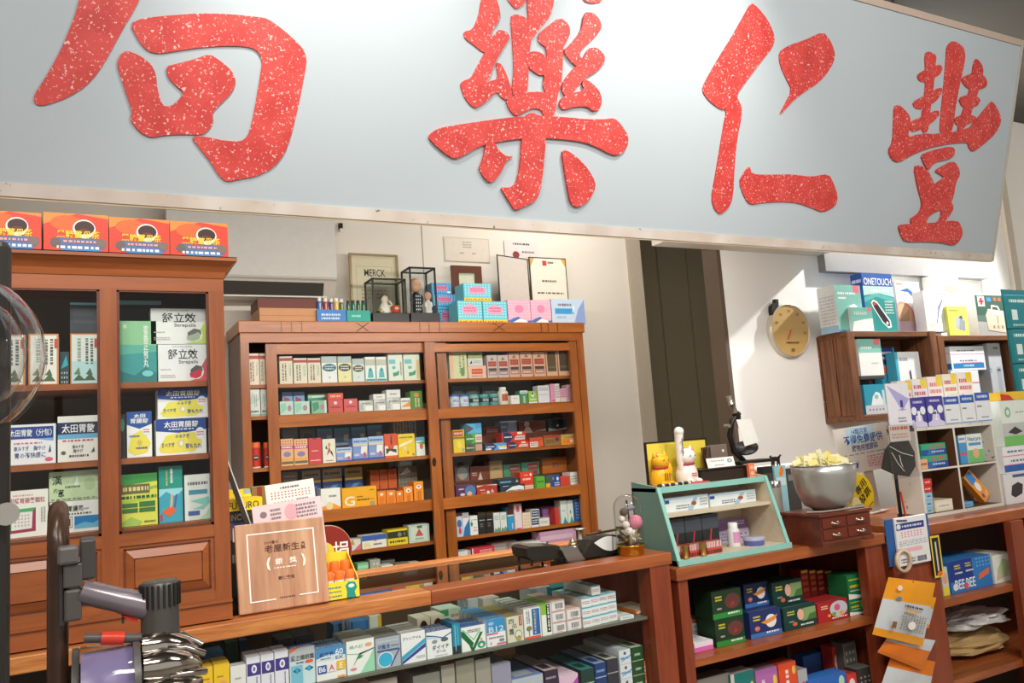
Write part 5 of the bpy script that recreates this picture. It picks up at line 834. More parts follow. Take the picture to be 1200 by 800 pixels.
# stacks of long narrow boxes, lying with their small ends to the front
BC = 'o,.02,.02,.98,.98,e3a8a8,.03|b,.3,.25,.85,.75,4a4a50|l,.35,.08,.75,.18,8a8a90,1'
for c, (a, b, n) in enumerate(((647.6, 664, 3), (665, 682, 2))):
    A = P(a, 735, KY).x; B = P(b, 735, KY).x; h = .030
    for k in range(n): carton('pink edged barcode carton, %s column, %s from bottom, counter shelf' % (['left', 'right'][c], ORD[k]), A, B - .001, KY, KY + .15, KS + .0008 + k * (h + .0007), KS + k * (h + .0007) + h, 'eeeaea', BC, G, top='ecc8b4')
CY = 'r,0,.88,1,1,5fc0d8|l,.1,.3,.9,.65,c07a86,2|r,.0,.0,.04,1,c8dce0'
xs = [683, 694.2, 705, 716, 727]
for k in range(3):
    for c in range(4):
        A = P(xs[c], 730, KY).x; B = P(xs[c + 1], 730, KY).x; h = .028
        carton('white cyan carton end, column %s, row %s from bottom, counter shelf' % (['one', 'two', 'three', 'four'][c], ['one', 'two', 'three'][k]), A + .0005, B - .0005, KY + .004 * c, KY + .004 * c + .17, KS + .0008 + k * (h + .0007), KS + k * (h + .0007) + h, 'eceff0', CY, G, top='d5e6e4', topspec='r,0,.0,.35,1,6fc6d4|l,.4,.1,.95,.9,c8a8a8,3', side='e6e2dc')
A = P(694, 705, KY).x; B = P(704.4, 705, KY).x
carton('white cyan carton end lying alone on top of the stack', A, B, KY, KY + .16, KS + .0016 + 3 * .0287, KS + 4 * .0287, 'eceff0', CY, G, top='d5e6e4', topspec='r,0,.0,.35,1,6fc6d4|l,.4,.1,.95,.9,c8a8a8,3', side='e6e2dc')
on(KS, 728, 744, 727, 745, KY, 'e8edf0', 'l,.2,.35,.85,.75,4f9ed0,2', 'white carton with blue writing beside the orange cartons', .14, group=G, top='dcdcd0')
# things further back on that shelf
bk = [(214, 238, 767, 2.32, '3f78a8', 'steel blue carton at far left of the counter rear'), (239, 262, 765, 2.32, '4a84b0', 'lighter steel blue carton at counter rear'), (264, 279, 752, 2.36, '22442f', 'dark green carton at counter rear'), (281, 290, 750, 2.36, '27345c', 'dark navy carton at counter rear'),
      (325, 345, 748, 2.2, '2c2c30', 'black carton behind violet band cartons'), (346, 368, 744, 2.2, '2a2c38', 'black and navy carton behind two-eyes carton'), (391, 412, 730, 2.315, '4f7fb8', 'flat blue carton at counter rear, left one'), (413, 434, 727, 2.315, '4a86c4', 'flat blue carton at counter rear, right one'),
      (433, 447, 721, 2.3, 'e8e4da', 'white and yellow carton at counter rear'), (489, 504, 724, 2.3, 'e6d8c4', 'cream carton with brown cup, left one'), (505, 521, 721, 2.3, 'e6d8c4', 'cream carton with brown cup, right one'), (516, 540, 713, 2.36, 'd8e4d4', 'white and green carton at counter rear'), (548, 560, 701, 2.36, 'd0d4d8', 'grey white carton behind blue vitamin cartons'), (566, 585, 700, 2.36, 'e8d8cc', 'pale pink carton at counter rear'),
      (648, 686, 686, 2.34, '1f8f96', 'long teal carton at counter rear'), (622, 645, 688, 2.38, 'eef', 'white carton at counter rear'), (694, 718, 699, 2.36, '5f6060', 'grey carton with white end at counter rear')]
sp = {'flat': 'l,.1,.3,.9,.7,a8c8e8,1', 'cream': 'e,.2,.3,.8,.9,7a2f1c|e,.3,.5,.7,.85,2a1410|r,0,0,1,.2,e8b02a', 'long teal': 'l,.08,.4,.35,.75,e8f4f0,1|l,.4,.5,.75,.8,e8e04a,1|l,.5,.2,.8,.4,9fdce0,1', 'white and': 'r,.7,0,1,1,f0b83a', 'white and green': 'r,0,.7,.4,1,3fa06a|l,.5,.3,.9,.8,d87a6a,2', 'grey carton': 'r,.55,.1,1,.9,d8d8d8|l,.6,.3,.95,.7,4a4a60,1', 'black': 'l,.1,.2,.9,.8,4a4a50,3', 'steel': 'r,.4,.1,.9,.8,5f98c0'}
for a, b, y, Y, c, lab in bk:
    s = ''
    for k in sp:
        if lab.startswith(k): s = sp[k]
    on(KS, a, b, y, y + 12, Y, c, s, lab, .08, group=G)
# lower counter shelf: only the tops show
G = 'cartons on the lower counter shelf'; LKY = 2.12
low = [(433, 466, 795, 'b8b0a4', 'd8a090', '', 'grey pink carton', 1), (484, 516, 789, '8f8d84', 'b0aca0', '', 'grey carton', 1), (517, 533, 778, 'a8a498', 'd8733a', '', 'carton with orange flower top', 1), (534, 556, 772, '9a9684', '8a9068', '', 'olive topped carton', 1), (557, 575, 771, 'a09a90', '6d5a5c', '', 'brown grey carton', 1),
       (576, 599, 777, '9a98b0', 'a8a4a0', '', 'lilac grey carton', 1), (600, 637, 792, 'b9c2cc', '6f83b8', 'l,.3,.2,.9,.6,7a8a9a,1', 'silver carton with blue top', 1), (638, 654.6, 784, '3a2a3a', 'b9a8a8', 'l,.1,.35,.8,.6,b8a8c8,1', 'dark plum carton', 2), (655.4, 678, 790, 'e8c4dc', 'ead0e4', 'p,.2,.4,1,.6,1,.9,c04ab8', 'pink carton with magenta flash', 1),
       (681, 696.4, 783, '24403c', '2f8a86', 'r,0,0,1,.06,b8d8d4', 'dark carton with teal top', 3), (697, 710.6, 776, '26407a', '8fa4bc', 'l,.15,.3,.85,.6,8ab4e4,1|r,0,0,1,.06,b8c8e4', 'blue carton', 3), (711, 724.6, 771, '3a3844', 'b8b6b0', 'r,0,0,1,.06,b9b4b8', 'charcoal carton with pale top', 3), (725.4, 739.4, 760.5, 'e6eaee', 'b8c6cc', 'l,.1,.25,.9,.55,3a84c4,1|p,.1,.15,1,.5,1,.6,.2,.25,4a9ad8|r,.4,.65,.6,.85,5a5a70', 'white carton with blue flash', 4), (740, 754, 757, '25522c', 'c4c8b8', 'l,.25,.3,.75,.6,c8dcc0,1|r,0,0,1,.06,a8b8a0', 'dark green carton', 4), (754.2, 757, 774, 'e07a34', '9a7a5c', 'l,.3,.2,.9,.7,f4dccb,2', 'orange carton', 2)]
for a, b, y, c, tc, s, lab, n in low:
    A = P(a, y + 10, LKY).x; B = P(b, y + 10, LKY).x; zt_ = P((a + b) / 2, y, LKY).z; H0 = zt_ - KS2 - .001; hh = .042 if n > 1 else min(.09, H0)
    k = 0; z = zt_ - hh
    while z > KS2 - hh * .98 and k < 6 and ypix((A + B) / 2, LKY, z + hh)[1] < 803:
        z0 = max(z, KS2 + .0008)
        if z + hh - z0 > .008: carton('%s, %s from top, lower counter shelf' % (lab, ORD[k]), A + .0006, B - .0006, LKY, LKY + .2, z0, z + hh - .0008, c, s, G, top=tc, topspec='r,.2,.1,.8,.35,%s' % c if k == 0 else '')
        z -= hh; k += 1
t = thing('open_carton', 'small open brown cardboard carton behind the silver carton, lower shelf', 'box', (P(608, 770, 2.32).x, 2.36, KS2)); KS2 += .001; A = P(596, 770, 2.32).x; B = P(622, 770, 2.32).x; z1 = P(608, 775, 2.32).z; CB = M('b98a58', .7)
part(MB().box(A, B, 2.32, 2.323, KS2, z1, CB), 'front_wall', t); part(MB().box(A, B, 2.42, 2.423, KS2, z1, CB), 'back_wall', t); part(MB().box(A, A + .003, 2.323, 2.42, KS2, z1, CB), 'side_wall', t); part(MB().box(B - .003, B, 2.323, 2.42, KS2, z1, CB), 'side_wall', t); part(MB().prism([(A, 2.423, z1), (B, 2.423, z1), (B + .01, 2.45, z1 + .05), (A - .005, 2.45, z1 + .045)], (0, .003, 0), CB), 'flap', t); part(MB().box(A, B, 2.32, 2.42, KS2, KS2 + .003, CB), 'bottom', t); KS2 -= .001

# ================================================================== right counter shelves
G = 'cartons in the right counter'; RY = 2.13
PAN = lambda c2: 'l,.12,.62,.34,.84,e8d84a,2|%s|l,.5,.08,.9,.2,eef0ee,1|l,.15,.3,.3,.42,b8b0a8,1' % c2
g1 = 'r,0,0,1,.2,2f8a3a|' + PAN('e,.42,.3,.95,.85,6a3a34|p,.6,.4,.75,.45,.7,.6,a83a34'); g2 = 'r,0,0,1,.18,3f74b8|' + PAN('e,.5,.3,.85,.8,e8ecf0|p,.35,.55,.9,.75,.8,.55,.5,.45,e8923a|e,.14,.25,.3,.45,d8603a'); g3 = PAN('p,.55,.3,1,.3,1,.85,.6,.85,8aa870|e,.42,.35,.62,.85,e8b49a|p,.7,.3,1,.3,1,.6,.8,.55,4a7a3a|e,.25,.15,.4,.32,d8683a'); g4 = 'l,.12,.62,.34,.84,f0e6a0,2|e,.4,.15,1,.95,c8d0d8|e,.55,.45,.75,.8,d8608a|e,.45,.2,.6,.42,7ab04a|e,.7,.2,.85,.42,e8b04a|l,.45,.05,.95,.18,f4ecec,1|e,.3,.2,.42,.36,f0a03a'
GR = 'e,.6,.2,.98,.95,7ac088|e,.68,.4,.9,.7,2a1f14|e,.74,.48,.84,.62,d8c8a0|p,0,0,1,0,1,.2,.6,.12,0,.24,f0f2ee|l,.08,.74,.6,.86,d8c850,1|l,.1,.42,.52,.62,e8c83a,1|l,.1,.3,.56,.38,e8ecd8,1'
lo = row('front of the upper right shelf', RS, RY, .09, [
 (838, 873, 723, '1f3a26', g1, 'dark green carton'), (878, 916, 714, '23336a', g2, 'deep blue carton'), (917.5, 957, 709, '14403c', g3, 'dark teal carton'), (957.6, 994, 703.5, 'b02a30', g4, 'crimson carton'), (994.6, 1018, 700.5, '1f7a46', GR, 'emerald carton')], G)
stack(lo[0], 833, 868, 691, '1f3a26', g1, 'dark green carton lying on its twin, right counter', d=.09, group=G); stack(lo[1], 871, 900, 683, '1f2c58', g2, 'deep blue carton lying on its twin, right counter', d=.09, dy=.05, group=G); stack(lo[2], 904, 939, 680, '123a36', g3, 'dark teal carton lying on its twin, right counter', d=.09, dy=.03, group=G); stack(lo[4], 992, 1016, 672.5, '1f7a46', GR, 'emerald carton lying on its twin, right counter', d=.09, group=G)
for i, (a, b, c) in enumerate(((941, 950, '8a2420'), (951, 959, '7a241e'), (960, 968, '6a1f1a'), (969, 978, '7a241e'), (979, 989, '72201c'))):
    on(RS, a, b, 667 + i * .3, 730, 2.235, c, 'l,.15,.5,.85,.9,c8603a,3|r,.1,.94,.9,.99,c8a03a', 'tall dark red carton behind the crimson carton, %s from left' % ORD[i], .05, group=G)
on(RS, 812, 827, 725, 752, RY + .12, 'e9e4e4', 'r,0,.85,1,1,c84a30|l,.1,.3,.9,.8,a8a4a8,2', 'white carton with red edge at left end of right counter', .1, group=G)
A = P(814, 760, RY).x; B = P(836, 757, RY).x; carton('flat white carton with pink base at left end of right counter', A, B, RY, RY + .11, RS + .0008, RS + .03, 'ecdcec', 'r,0,0,1,.5,d868b0', G, top='ecebea', topspec='l,.2,.2,.8,.8,b0a8b4,4')
low = [(817, 855, 792, '8a8680', '5f5a54', '', 'grey carton with dark stripes', 2.13), (856, 884, 787, '1f7a74', 'a8a8a4', 'r,.0,0,.15,1,d8d4cc|l,.3,.4,.8,.6,e8f0ec,1|e,.8,.6,.95,.8,e8d04a', 'teal carton', 2.12), (885, 911, 783, 'b46ab0', '8a6a80', 'k,.2,.1,.45,.8,f0e4f0,1|e,.78,.65,.95,.85,e8d04a', 'violet carton', 2.12), (912, 933, 776, 'e2502c', 'a83a28', 'k,.3,.1,.6,.9,f4e4dc,1|e,.75,.75,.95,.92,e8c04a', 'orange red carton', 2.12), (935, 946, 784, 'b0b0b4', '9a9aa0', 'e,.2,.4,.8,.7,c84a50', 'grey carton', 2.12), (947, 992, 792, '2f6ac0', '2f74c8', 'e,.8,.5,.95,.9,b8dcc0|l,.1,.4,.6,.6,cfe0f4,1', 'bright blue carton', 2.11), (992.6, 1004, 789, 'd8403a', 'c83a34', 'e,.2,.3,.8,.8,f0e4e0', 'red carton', 2.12), (1004.6, 1022, 782, '4a4844', '8a8884', 'd,.1,.1,.9,.7,b8b4ac,3,3', 'charcoal carton with pale print', 2.13)]
for i, (a, b, y, c, tc, s, lab, Y) in enumerate(low): on(RS2, a, b, y, y + 15, Y, c, s, lab + ', %s from left, lowest right shelf' % ORD[i], .055, group=G, top=tc)
for a, b, y, Y, c, s, lab in ((941, 974, 765, 2.29, '3a68b4', 'r,0,0,1,.4,9fbcd8|e,.8,.6,.95,.85,b8dcc0|l,.1,.2,.7,.4,e8f0f8,1', 'blue and white carton behind the bright blue one'), (975, 985, 757, 2.23, 'c83a34', 'e,.2,.4,.8,.8,f0dcd8|l,.1,.1,.9,.3,f4e8e4,2', 'tall red carton behind the bright blue one'), (987.5, 1003, 752, 2.195, '6a6864', 'o,.05,.05,.95,.95,a8a49c,.03|d,.1,.5,.9,.85,b8b4ac,3,2|l,.1,.2,.6,.4,a8a49c,2', 'tall grey framed carton behind the red one')): on(RS2, a, b, y, y + 15, Y, c, s, lab, .05, group=G)
# far right unit
G = 'cartons in the side shelf unit'
SR = 'r,.0,.35,.55,1,1f3a8c|t,BEE,.1,.1,.32,.4,eef2f8|t,BEE,.36,.1,.58,.4,eef2f8|l,.12,.72,.26,.88,e8d84a,2|l,.38,.74,.52,.9,e8d84a,2|l,.12,.56,.3,.66,e8eef4,1|l,.38,.58,.56,.68,e8eef4,1|p,.65,.25,.92,.4,.95,.6,.68,.45,e0714a|d,.62,.65,1,1,7ab8e0,5,3|e,.04,.08,.14,.3,e8e4ec|e,.3,.06,.4,.28,d85a60'
FY = 2.13; row('upper shelf of the side unit', FS, FY, .16, [(1104, 1111.5, 664, 'd8cfc0', 'r,0,0,1,.3,e8d84a|e,.1,.4,.9,.8,e0a890', 'pale slim carton'), (1112, 1163, 653.5, '2f7cc4', SR, 'wide blue snack carton with toothy logo'), (1163.6, 1188, 648.5, 'e8ece2', 'p,.1,.1,.7,.2,.9,.7,.5,.85,.2,.5,b8cf9a|e,.15,.15,.35,.35,e0b8c4|r,.82,.0,.86,1,8ac0a0', 'white carton with green leaf shape')], G)
# ================================================================== things on the glass counter
TOPZ = CZ + .0008
A = PZ(277, 720, CZ); B = PZ(382, 704, CZ); pw = B.x - A.x; ph = .215
t = thing('wooden_plaque', 'square wooden award plaque with white border leaning on the glass counter', 'plaque', ((A.x + B.x) / 2, 2.115, TOPZ + .003), rot=(rad(-11), 0, 0))
part(MB().bbox(-pw / 2, pw / 2, -.008, .008, 0, ph, PLQ, .003), 'board', t)
WT = M('f6efe6', .6)
fr_ = 'r,.12,.02,.135,.86,f6efe6|r,.865,.14,.88,.86,f6efe6|r,.12,.845,.88,.86,f6efe6|r,.12,.1,.38,.112,f6efe6|r,.68,.14,.88,.152,f6efe6'
part(MB().face('r,.12,.11,.135,.88,f6efe6|r,.865,.12,.88,.88,f6efe6|r,.12,.865,.88,.88,f6efe6|r,.12,.11,.4,.124,f6efe6|r,.66,.12,.88,.134,f6efe6', (-pw / 2, -.0082, 0), (1, 0, 0), (0, 0, 1), pw, ph, (0, -1, 0), .0003), 'white_border', t)
part(MB().face('t,2019臺北,.31,.745,.47,.78,5a2f22|t,老屋新生,.31,.645,.7,.735,5a2f22|v,大獎,.72,.645,.77,.735,5a2f22', (-pw / 2, -.0082, 0), (1, 0, 0), (0, 0, 1), pw, ph, (0, -1, 0), .0003), 'carved_title', t)
part(MB().face('t,銀,.42,.5,.5,.57,fbf6ee|t,獎,.58,.5,.66,.57,fbf6ee|l,.4,.45,.66,.475,f2e6da,1|p,.32,.52,.34,.58,.37,.6,.345,.52,.36,.44,.33,.46,f2e6da|p,.76,.52,.74,.58,.71,.6,.735,.52,.72,.44,.75,.46,f2e6da', (-pw / 2, -.0082, 0), (1, 0, 0), (0, 0, 1), pw, ph, (0, -1, 0), .0003), 'award_emblem', t)
part(MB().face('t,豐仁藥局,.44,.325,.62,.365,5a2f22', (-pw / 2, -.0082, 0), (1, 0, 0), (0, 0, 1), pw, ph, (0, -1, 0), .0003), 'shop_lettering', t)
part(MB().face('l,.44,.11,.62,.14,6a4030,1', (-pw / 2, -.0082, 0), (1, 0, 0), (0, 0, 1), pw, ph, (0, -1, 0), .0003), 'date_lettering', t)
def sheet(name, lab, x0, x1, yt, yb, Y, c, spec, lean=-4, cat='paper'):
    A = P(x0, yt, Y); B = P(x1, yt, Y); w = B.x - A.x; h = P((x0 + x1) / 2, yt, Y).z - TOPZ
    t = thing(name, lab, cat, ((A.x + B.x) / 2, Y - .01, TOPZ + .009), rot=(rad(lean), rad(-4), 0))
    part(MB().box(-w / 2, w / 2, -.0006, .0006, 0, h, c), 'sheet', t); part(MB().face(spec, (-w / 2, -.0006, 0), (1, 0, 0), (0, 0, 1), w, h, (0, -1, 0), .0003), 'printed_text', t)
    part(MB().box(-w / 2, w / 2, -.003, -.0018, 0, h * .5, GL).box(-w / 2, w / 2, .0018, .003, 0, h * .5, GL).box(-w / 2, w / 2, -.003, .03, 0, .002, GL), 'holder', t); return t
sheet('paper_notice', 'white handwritten note standing behind the pink paper', 320, 377, 567, 0, 2.30, 'f4ece6', 'd,.08,.855,.92,.93,b06058,12,3|d,.12,.77,.55,.84,a05048,6,3|l,.3,.94,.7,.97,6a6a6a,1|l,.6,.8,.85,.85,8a7070,1')
sheet('pink_paper', 'pale pink printed paper standing behind the wooden plaque', 303, 384, 590, 0, 2.255, 'eed4d8', 'e,.1,.86,.2,.93,8a7a80|e,.45,.8,.65,.97,e9b0b8|l,.25,.82,.4,.95,8a7a84,3|l,.62,.8,.92,.96,8a7a84,4|l,.15,.6,.4,.76,a08a90,4')
q = P(384, 645, 2.32); r = .069
t = thing('round_donation_sign', 'dark red round sign with a white character behind the yellow carton', 'sign', (q.x, 2.32, TOPZ)); part(MB().lathe([(r, 0), (r, .004), (r * .97, .005)], (q.x, 2.322, q.z), M('8f2a1f', .35), 32, ax=(0, -1, 0)), 'disc', t); part(MB().lathe([(r * 1.02, -.002), (r * 1.02, .002)], (q.x, 2.322, q.z), M('d8c0a0', .3), 32, ax=(0, -1, 0)), 'rim', t)
part(MB().face('t,捐,.6,.28,.93,.66,f4f0ea|t,樂,.2,.28,.54,.66,f4f0ea', (q.x - r, 2.3168, q.z - r), (1, 0, 0), (0, 0, 1), 2 * r, 2 * r, (0, -1, 0), .0004), 'lettering', t); part(MB().box(q.x - .01, q.x + .01, 2.323, 2.329, TOPZ, q.z, '8f2a1f').box(q.x - .03, q.x + .03, 2.31, 2.35, TOPZ, TOPZ + .004, '8f2a1f'), 'stand', t)
# yellow display carton with tubes
A = PZ(381, 706, CZ); B = PZ(425, 701, CZ); x0, x1, y0 = A.x, B.x, 2.13; d = .10; h0 = P(402, 681, y0).z - TOPZ; h1 = h0 + .065; YL = M('f0e03c', .45); OG = M('f09a3a', .45)
t = thing('display_carton', 'open yellow display carton with a teal head picture on the counter', 'box', ((x0 + x1) / 2, y0 + d / 2, TOPZ)); e = .002
part(MB().box(x0, x1, y0, y0 + e, TOPZ, TOPZ + h0, YL).face('p,.62,.05,.9,.05,.86,.35,.94,.6,.88,.9,.7,.95,.6,.75,.64,.4,1f9a8a|e,.68,.6,.86,.82,d8f0ea|l,.05,.62,.5,.78,2f8a9a,1|l,.05,.4,.48,.54,2f8a9a,1|l,.05,.16,.5,.3,2f8a9a,1', (x0, y0, TOPZ), (1, 0, 0), (0, 0, 1), x1 - x0, h0, (0, -1, 0)), 'front_wall', t)
part(MB().box(x0, x1, y0 + d - e, y0 + d, TOPZ, TOPZ + h1, YL), 'back_wall', t); part(MB().box(x0, x1, y0, y0 + d, TOPZ, TOPZ + e, YL), 'bottom', t)
for x in (x0, x1 - e): part(MB().prism([(x, y0 + e, TOPZ), (x, y0 + d - e, TOPZ), (x, y0 + d - e, TOPZ + h1), (x, y0 + e, TOPZ + h0)], (e, 0, 0), OG, YL), 'side_wall', t)
for i in range(3):
    for j in range(2):
        cx_ = x0 + .018 + i * (x1 - x0 - .036) / 2; cy_ = y0 + .024 + j * .042; zz = TOPZ + e + .0008
        u = thing('ointment_tube', 'orange capped white tube in the yellow carton, %s row, %s from left' % (['front', 'back'][j], ORD[i]), 'tube', (cx_, cy_, zz), 'tubes in the yellow carton', rot=(0, 0, 0)); hh = h0 + .022 + .02 * j
        part(MB().lathe([(.0125, 0), (.013, hh * .7)], (0, 0, 0), M('f0ece2'), 12), 'body', u); part(MB().lathe([(.0132, hh * .68), (.0132, hh * .95), (.011, hh)], (0, 0, 0), M('ee7a2c'), 12), 'cap', u); part(MB().face('l,.1,.3,.9,.9,d8605a,3', (-.008, -.0132, hh * .3), (1, 0, 0), (0, 0, 1), .016, hh * .35, (0, -1, 0)), 'label', u)
q = P(379, 648, 2.30)
t = thing('yellow_card', 'rounded yellow card standing in front of the red round sign', 'card', (q.x, 2.295, TOPZ)); n = 14; w = .03; hz = q.z + .03 - TOPZ
part(MB().prism([(q.x - w, 2.295, TOPZ), (q.x + w, 2.295, TOPZ)] + [(q.x + w * math.cos(math.pi * i / n), 2.295, TOPZ + hz - w + w * math.sin(math.pi * i / n)) for i in range(n + 1)], (0, .002, 0), M('f4d83a')), 'board', t); part(MB().face('k,.35,.6,.6,.85,4a4a3a,1', (q.x - w, 2.295, TOPZ), (1, 0, 0), (0, 0, 1), 2 * w, hz, (0, -1, 0)), 'mark', t)
# small stack by the hutch
ZA = P(287, 634, 2.3).z; ZB = P(287, 612, 2.3).z; ZC = P(287, 598, 2.3).z
x0 = max(.312, P(268, 620, 2.3).x)
carton('black carton at bottom of the stack beside the hutch', x0, P(304, 640, 2.3).x, 2.3, 2.38, TOPZ, ZA, '2c2a28', 'l,.1,.6,.8,.85,8a8680,1', None)
carton('white and blue carton in middle of the stack beside the hutch', x0 + .01, P(313, 620, 2.3).x, 2.3, 2.38, ZA + .001, ZB, 'e8ebf0', 'r,0,.75,.7,1,3f56a8|e,.6,.2,.9,.6,9aa8b8|e,.65,.28,.85,.52,e8ebf0', None)
carton('dark grey carton under the yellow brace carton', x0, P(304, 605, 2.3).x, 2.3, 2.38, ZB + .001, ZC, '3a3834', 't,NCO,.1,.2,.6,.75,9a968e', None)
t0 = carton('bright yellow brace carton with black lettering beside the hutch', x0 - .004, P(307, 590, 2.3).x, 2.295, 2.37, ZC + .001, P(287, 583.5, 2.3).z, 'f2d21e', 't,FUTURO,.04,.15,.9,.72,2a2620', None, parts=True)
z = P(287, 583.5, 2.3).z
MB().prism([(-.036, .03, z - ZC), (.03, .03, z - ZC), (.026, .034, z - ZC + .022), (-.036, .034, z - ZC + .022)], (0, .002, 0), M('f2d21e')).face('r,.25,.2,.5,.6,4a3a14|r,.68,.3,.96,.95,9ab0b8', (-.036, .0325, z - ZC), (1, 0, 0), (0, 0, 1), .066, .022, (0, -1, 0), .0006).obj('hang_flap', t0)
on(CZ, 296, 316, 570, 640, 2.42, '9a7a48', 'r,.3,.5,.6,1,9a3a2c|l,.65,.3,.95,.5,6a5430,1', 'brown carton with red panel standing behind the yellow brace carton', .07, group=None)
A = PZ(297, 660, CZ); B = P(261, 528, 2.27)
t = thing('leaning_rule', 'thin dark rule with a white edge leaning beside the hutch', 'rule', (A.x, 2.275, TOPZ)); A = P(296, 622, 2.275); B = P(263, 531, 2.275); dv = (B - A).normalized(); nv = Vector((-dv.z, 0, dv.x)) * .5; A = A - dv * ((A.z - TOPZ) / dv.z)
part(MB().prism([A, B, B + nv * .024, A + nv * .024], (0, .004, 0), M('3a332c')), 'blade', t); part(MB().prism([A - nv * .006, B - nv * .006, B, A], (0, .005, 0), M('f2eee6')), 'white_edge', t)

# counter scale
sy = 2.185; SP = lambda x, y, d=0: P(x, y, sy) + Vector((0, d, 0)); IRON = M('26241f', .38, .1)
t = thing('counter_scale', 'antique black counter scale with a white lens-shaped dial', 'scale', (SP(700, 650).x, sy + .06, TOPZ))
def cz_(p): return Vector((p.x, p.y, max(p.z, TOPZ)))
def poly(pts, d0, d1): return MB().prism([cz_(SP(x, y, d0)) for x, y in pts], (0, d1 - d0, 0), IRON)
zb_ = ypix(SP(700, 655).x, sy, TOPZ)[1]
part(poly([(682, zb_ + 3.5), (684, 650), (690, 640), (696, 633), (706, 628.5), (720, 626.5), (733, 628), (737, 636), (737, 650), (737, zb_ - 4)], 0, .09), 'body', t)
n = 12; lens = [(696 + 36 * i / n, 636 - 8 * math.sin(math.pi * i / n) - .3 * i / n) for i in range(n + 1)] + [(732 - 36 * i / n, 636 + 9 * math.sin(math.pi * i / n)) for i in range(1, n)]
part(MB().prism([SP(x, y, -.003) for x, y in lens], (0, .003, 0), M('e6ebea', .25)), 'dial', t); part(MB().tube([SP(717.5, 645, -.004), SP(717, 625, -.004)], .0012, BLACK, 6), 'needle', t)
part(MB().tube([SP(694, 627, .03), SP(709, 624.5, .03), SP(734, 620, .03)], .004, M('6a5a40', .35, .7)), 'beam', t); part(MB().ball(SP(709, 623, .03), .006, M('6a5a40', .35, .7)), 'pivot', t); part(MB().box(SP(730, 620).x, SP(740, 620).x, sy + .02, sy + .04, SP(735, 621).z, SP(735, 617).z, M('5a4a34', .4, .5)), 'counterweight', t)
q = SP(690, 633, .05); part(MB().lathe([(.009, 0), (.006, .012), (.009, .028), (.02, .03), (.021, .034), (.0, .035)], q, M('d8d2c0', .2, .8), 18), 'small_pan', t)
part(MB().prism([SP(x, y) for x, y in [(617, 643), (621, 640.5), (655, 639), (660, 650), (650, 655), (626, 657), (619, 653)]], (0, .1, 0), IRON), 'tray', t)
for x in (624, 652):
    for dy_ in (.008, .09): q = SP(x, 652, dy_); part(MB().tube([q, (q.x, q.y, TOPZ)], .004, IRON, 6), 'tray_leg', t)
g = MB()
for i in range(9): a = SP(622 + i * 3.6, 641, .0); g.tube([a + Vector((0, .004, .002)), a + Vector((0, .1, .004))], .0014, M('b8b2a4', .3, .6), 5)
part(g, 'tray_grille', t); t.children[-1]['kind'] = 'stuff'
part(MB().prism([SP(x, y, -.02) for x, y in [(654.5, 644), (660, 640.5), (668, 639.5), (673, 642), (682, 655), (674, 657), (663, 658), (659, 653)]], (0, .05, 0), M('8f8d85', .22, .8)), 'metal_scoop', t)
part(MB().box(SP(660, 660).x, SP(684, 660).x, sy + .0, sy + .08, TOPZ, SP(672, 650).z, IRON), 'foot', t)
q = SP(680.5, 645, .045); zq = SP(672, 650).z
t2 = thing('brass_weight_stack', 'little stack of round metal weights on the counter scale', 'weight', (q.x, q.y, zq + .0006), rot=(0, 0, 0)); z = 0
for i, (rr, hh) in enumerate(((.02, .011), (.017, .010), (.014, .009), (.010, .008))): part(MB().lathe([(rr * .9, 0), (rr, .002), (rr, hh - .002), (rr * .85, hh)], (0, 0, z), M('c9bfa4', .22, .9), 18), 'weight_disc', t2); z += hh
part(MB().ball((0, 0, z + .003), .005, M('c9bfa4', .22, .9)), 'knob', t2)
q = SP(671.5, 638.5, .03); single(MB().ball((q.x, q.y, zq + .0115), (.009, .008, .0108), 'e8b0b4'), 'pink_bead', 'tiny pink bead beside the round metal weights', 'bead', (q.x, q.y, zq + .0006))

# glass dome with dried flowers
q = PZ(751, 651, CZ); gx, gy = q.x, q.y + .05; rD = .044
t = thing('flower_dome', 'glass cloche with dried flowers on a gold base, counter end', 'ornament', (gx, gy, TOPZ), rot=(0, 0, 0)); hD = .185
part(MB().lathe([(.040, 0), (.042, .004), (.042, .024), (.046, .026), (.046, .03), (.0, .03)], (0, 0, 0), M('c89a3a', .2, .9), 28), 'gold_base', t)
part(MB().lathe([(rD, .03), (rD, hD - rD)] + [(rD * math.cos(a * math.pi / 20), hD - rD + rD * math.sin(a * math.pi / 20)) for a in range(1, 10)] + [(.0005, hD)], (0, 0, 0), PLAST, 28), 'glass_bell', t)
part(MB().ball((.016, -.016, .098), .022, speckle('pink_bloom', 'e58aa0', 'c76480', 300, .55, .8)), 'pink_bloom', t)
for i in range(22):
    a = i * 2.4; part(MB().tube([(.0, .0, .03), (.018 * math.cos(a), .018 * math.sin(a), .05), (.036 * math.cos(a), .036 * math.sin(a), .045 + .016 * ((i * 7) % 3))], [.004, .009, .002], M(['7a6a48', '5f5238', 'b8a888', 'd8d0c0'][i % 4], .8), 5), 'dried_leaf', t)
for x, y, z, r in ((-.02, -.014, .092, .012), (-.014, -.02, .072, .013), (-.024, 0, .11, .010), (-.006, .01, .12, .011), (.002, -.02, .066, .01)): part(MB().ball((x, y, z), r, M('e9e2d8', .8)), 'white_flower', t)
part(MB().ball((-.015, .0, .13), .013, M('6a5a40', .8)), 'seed_head', t); part(MB().tube([(0, 0, .03), (.004, 0, .09), (.002, .004, .165)], .003, M('2c2824', .7)), 'stem', t); part(MB().tube([(.004, 0, .06), (.014, -.014, .09)], .0018, M('5a6040', .7)), 'stem', t); part(MB().ball((.012, .006, .14), (.02, .012, .008), M('8a8490', .8)), 'grey_petal', t)

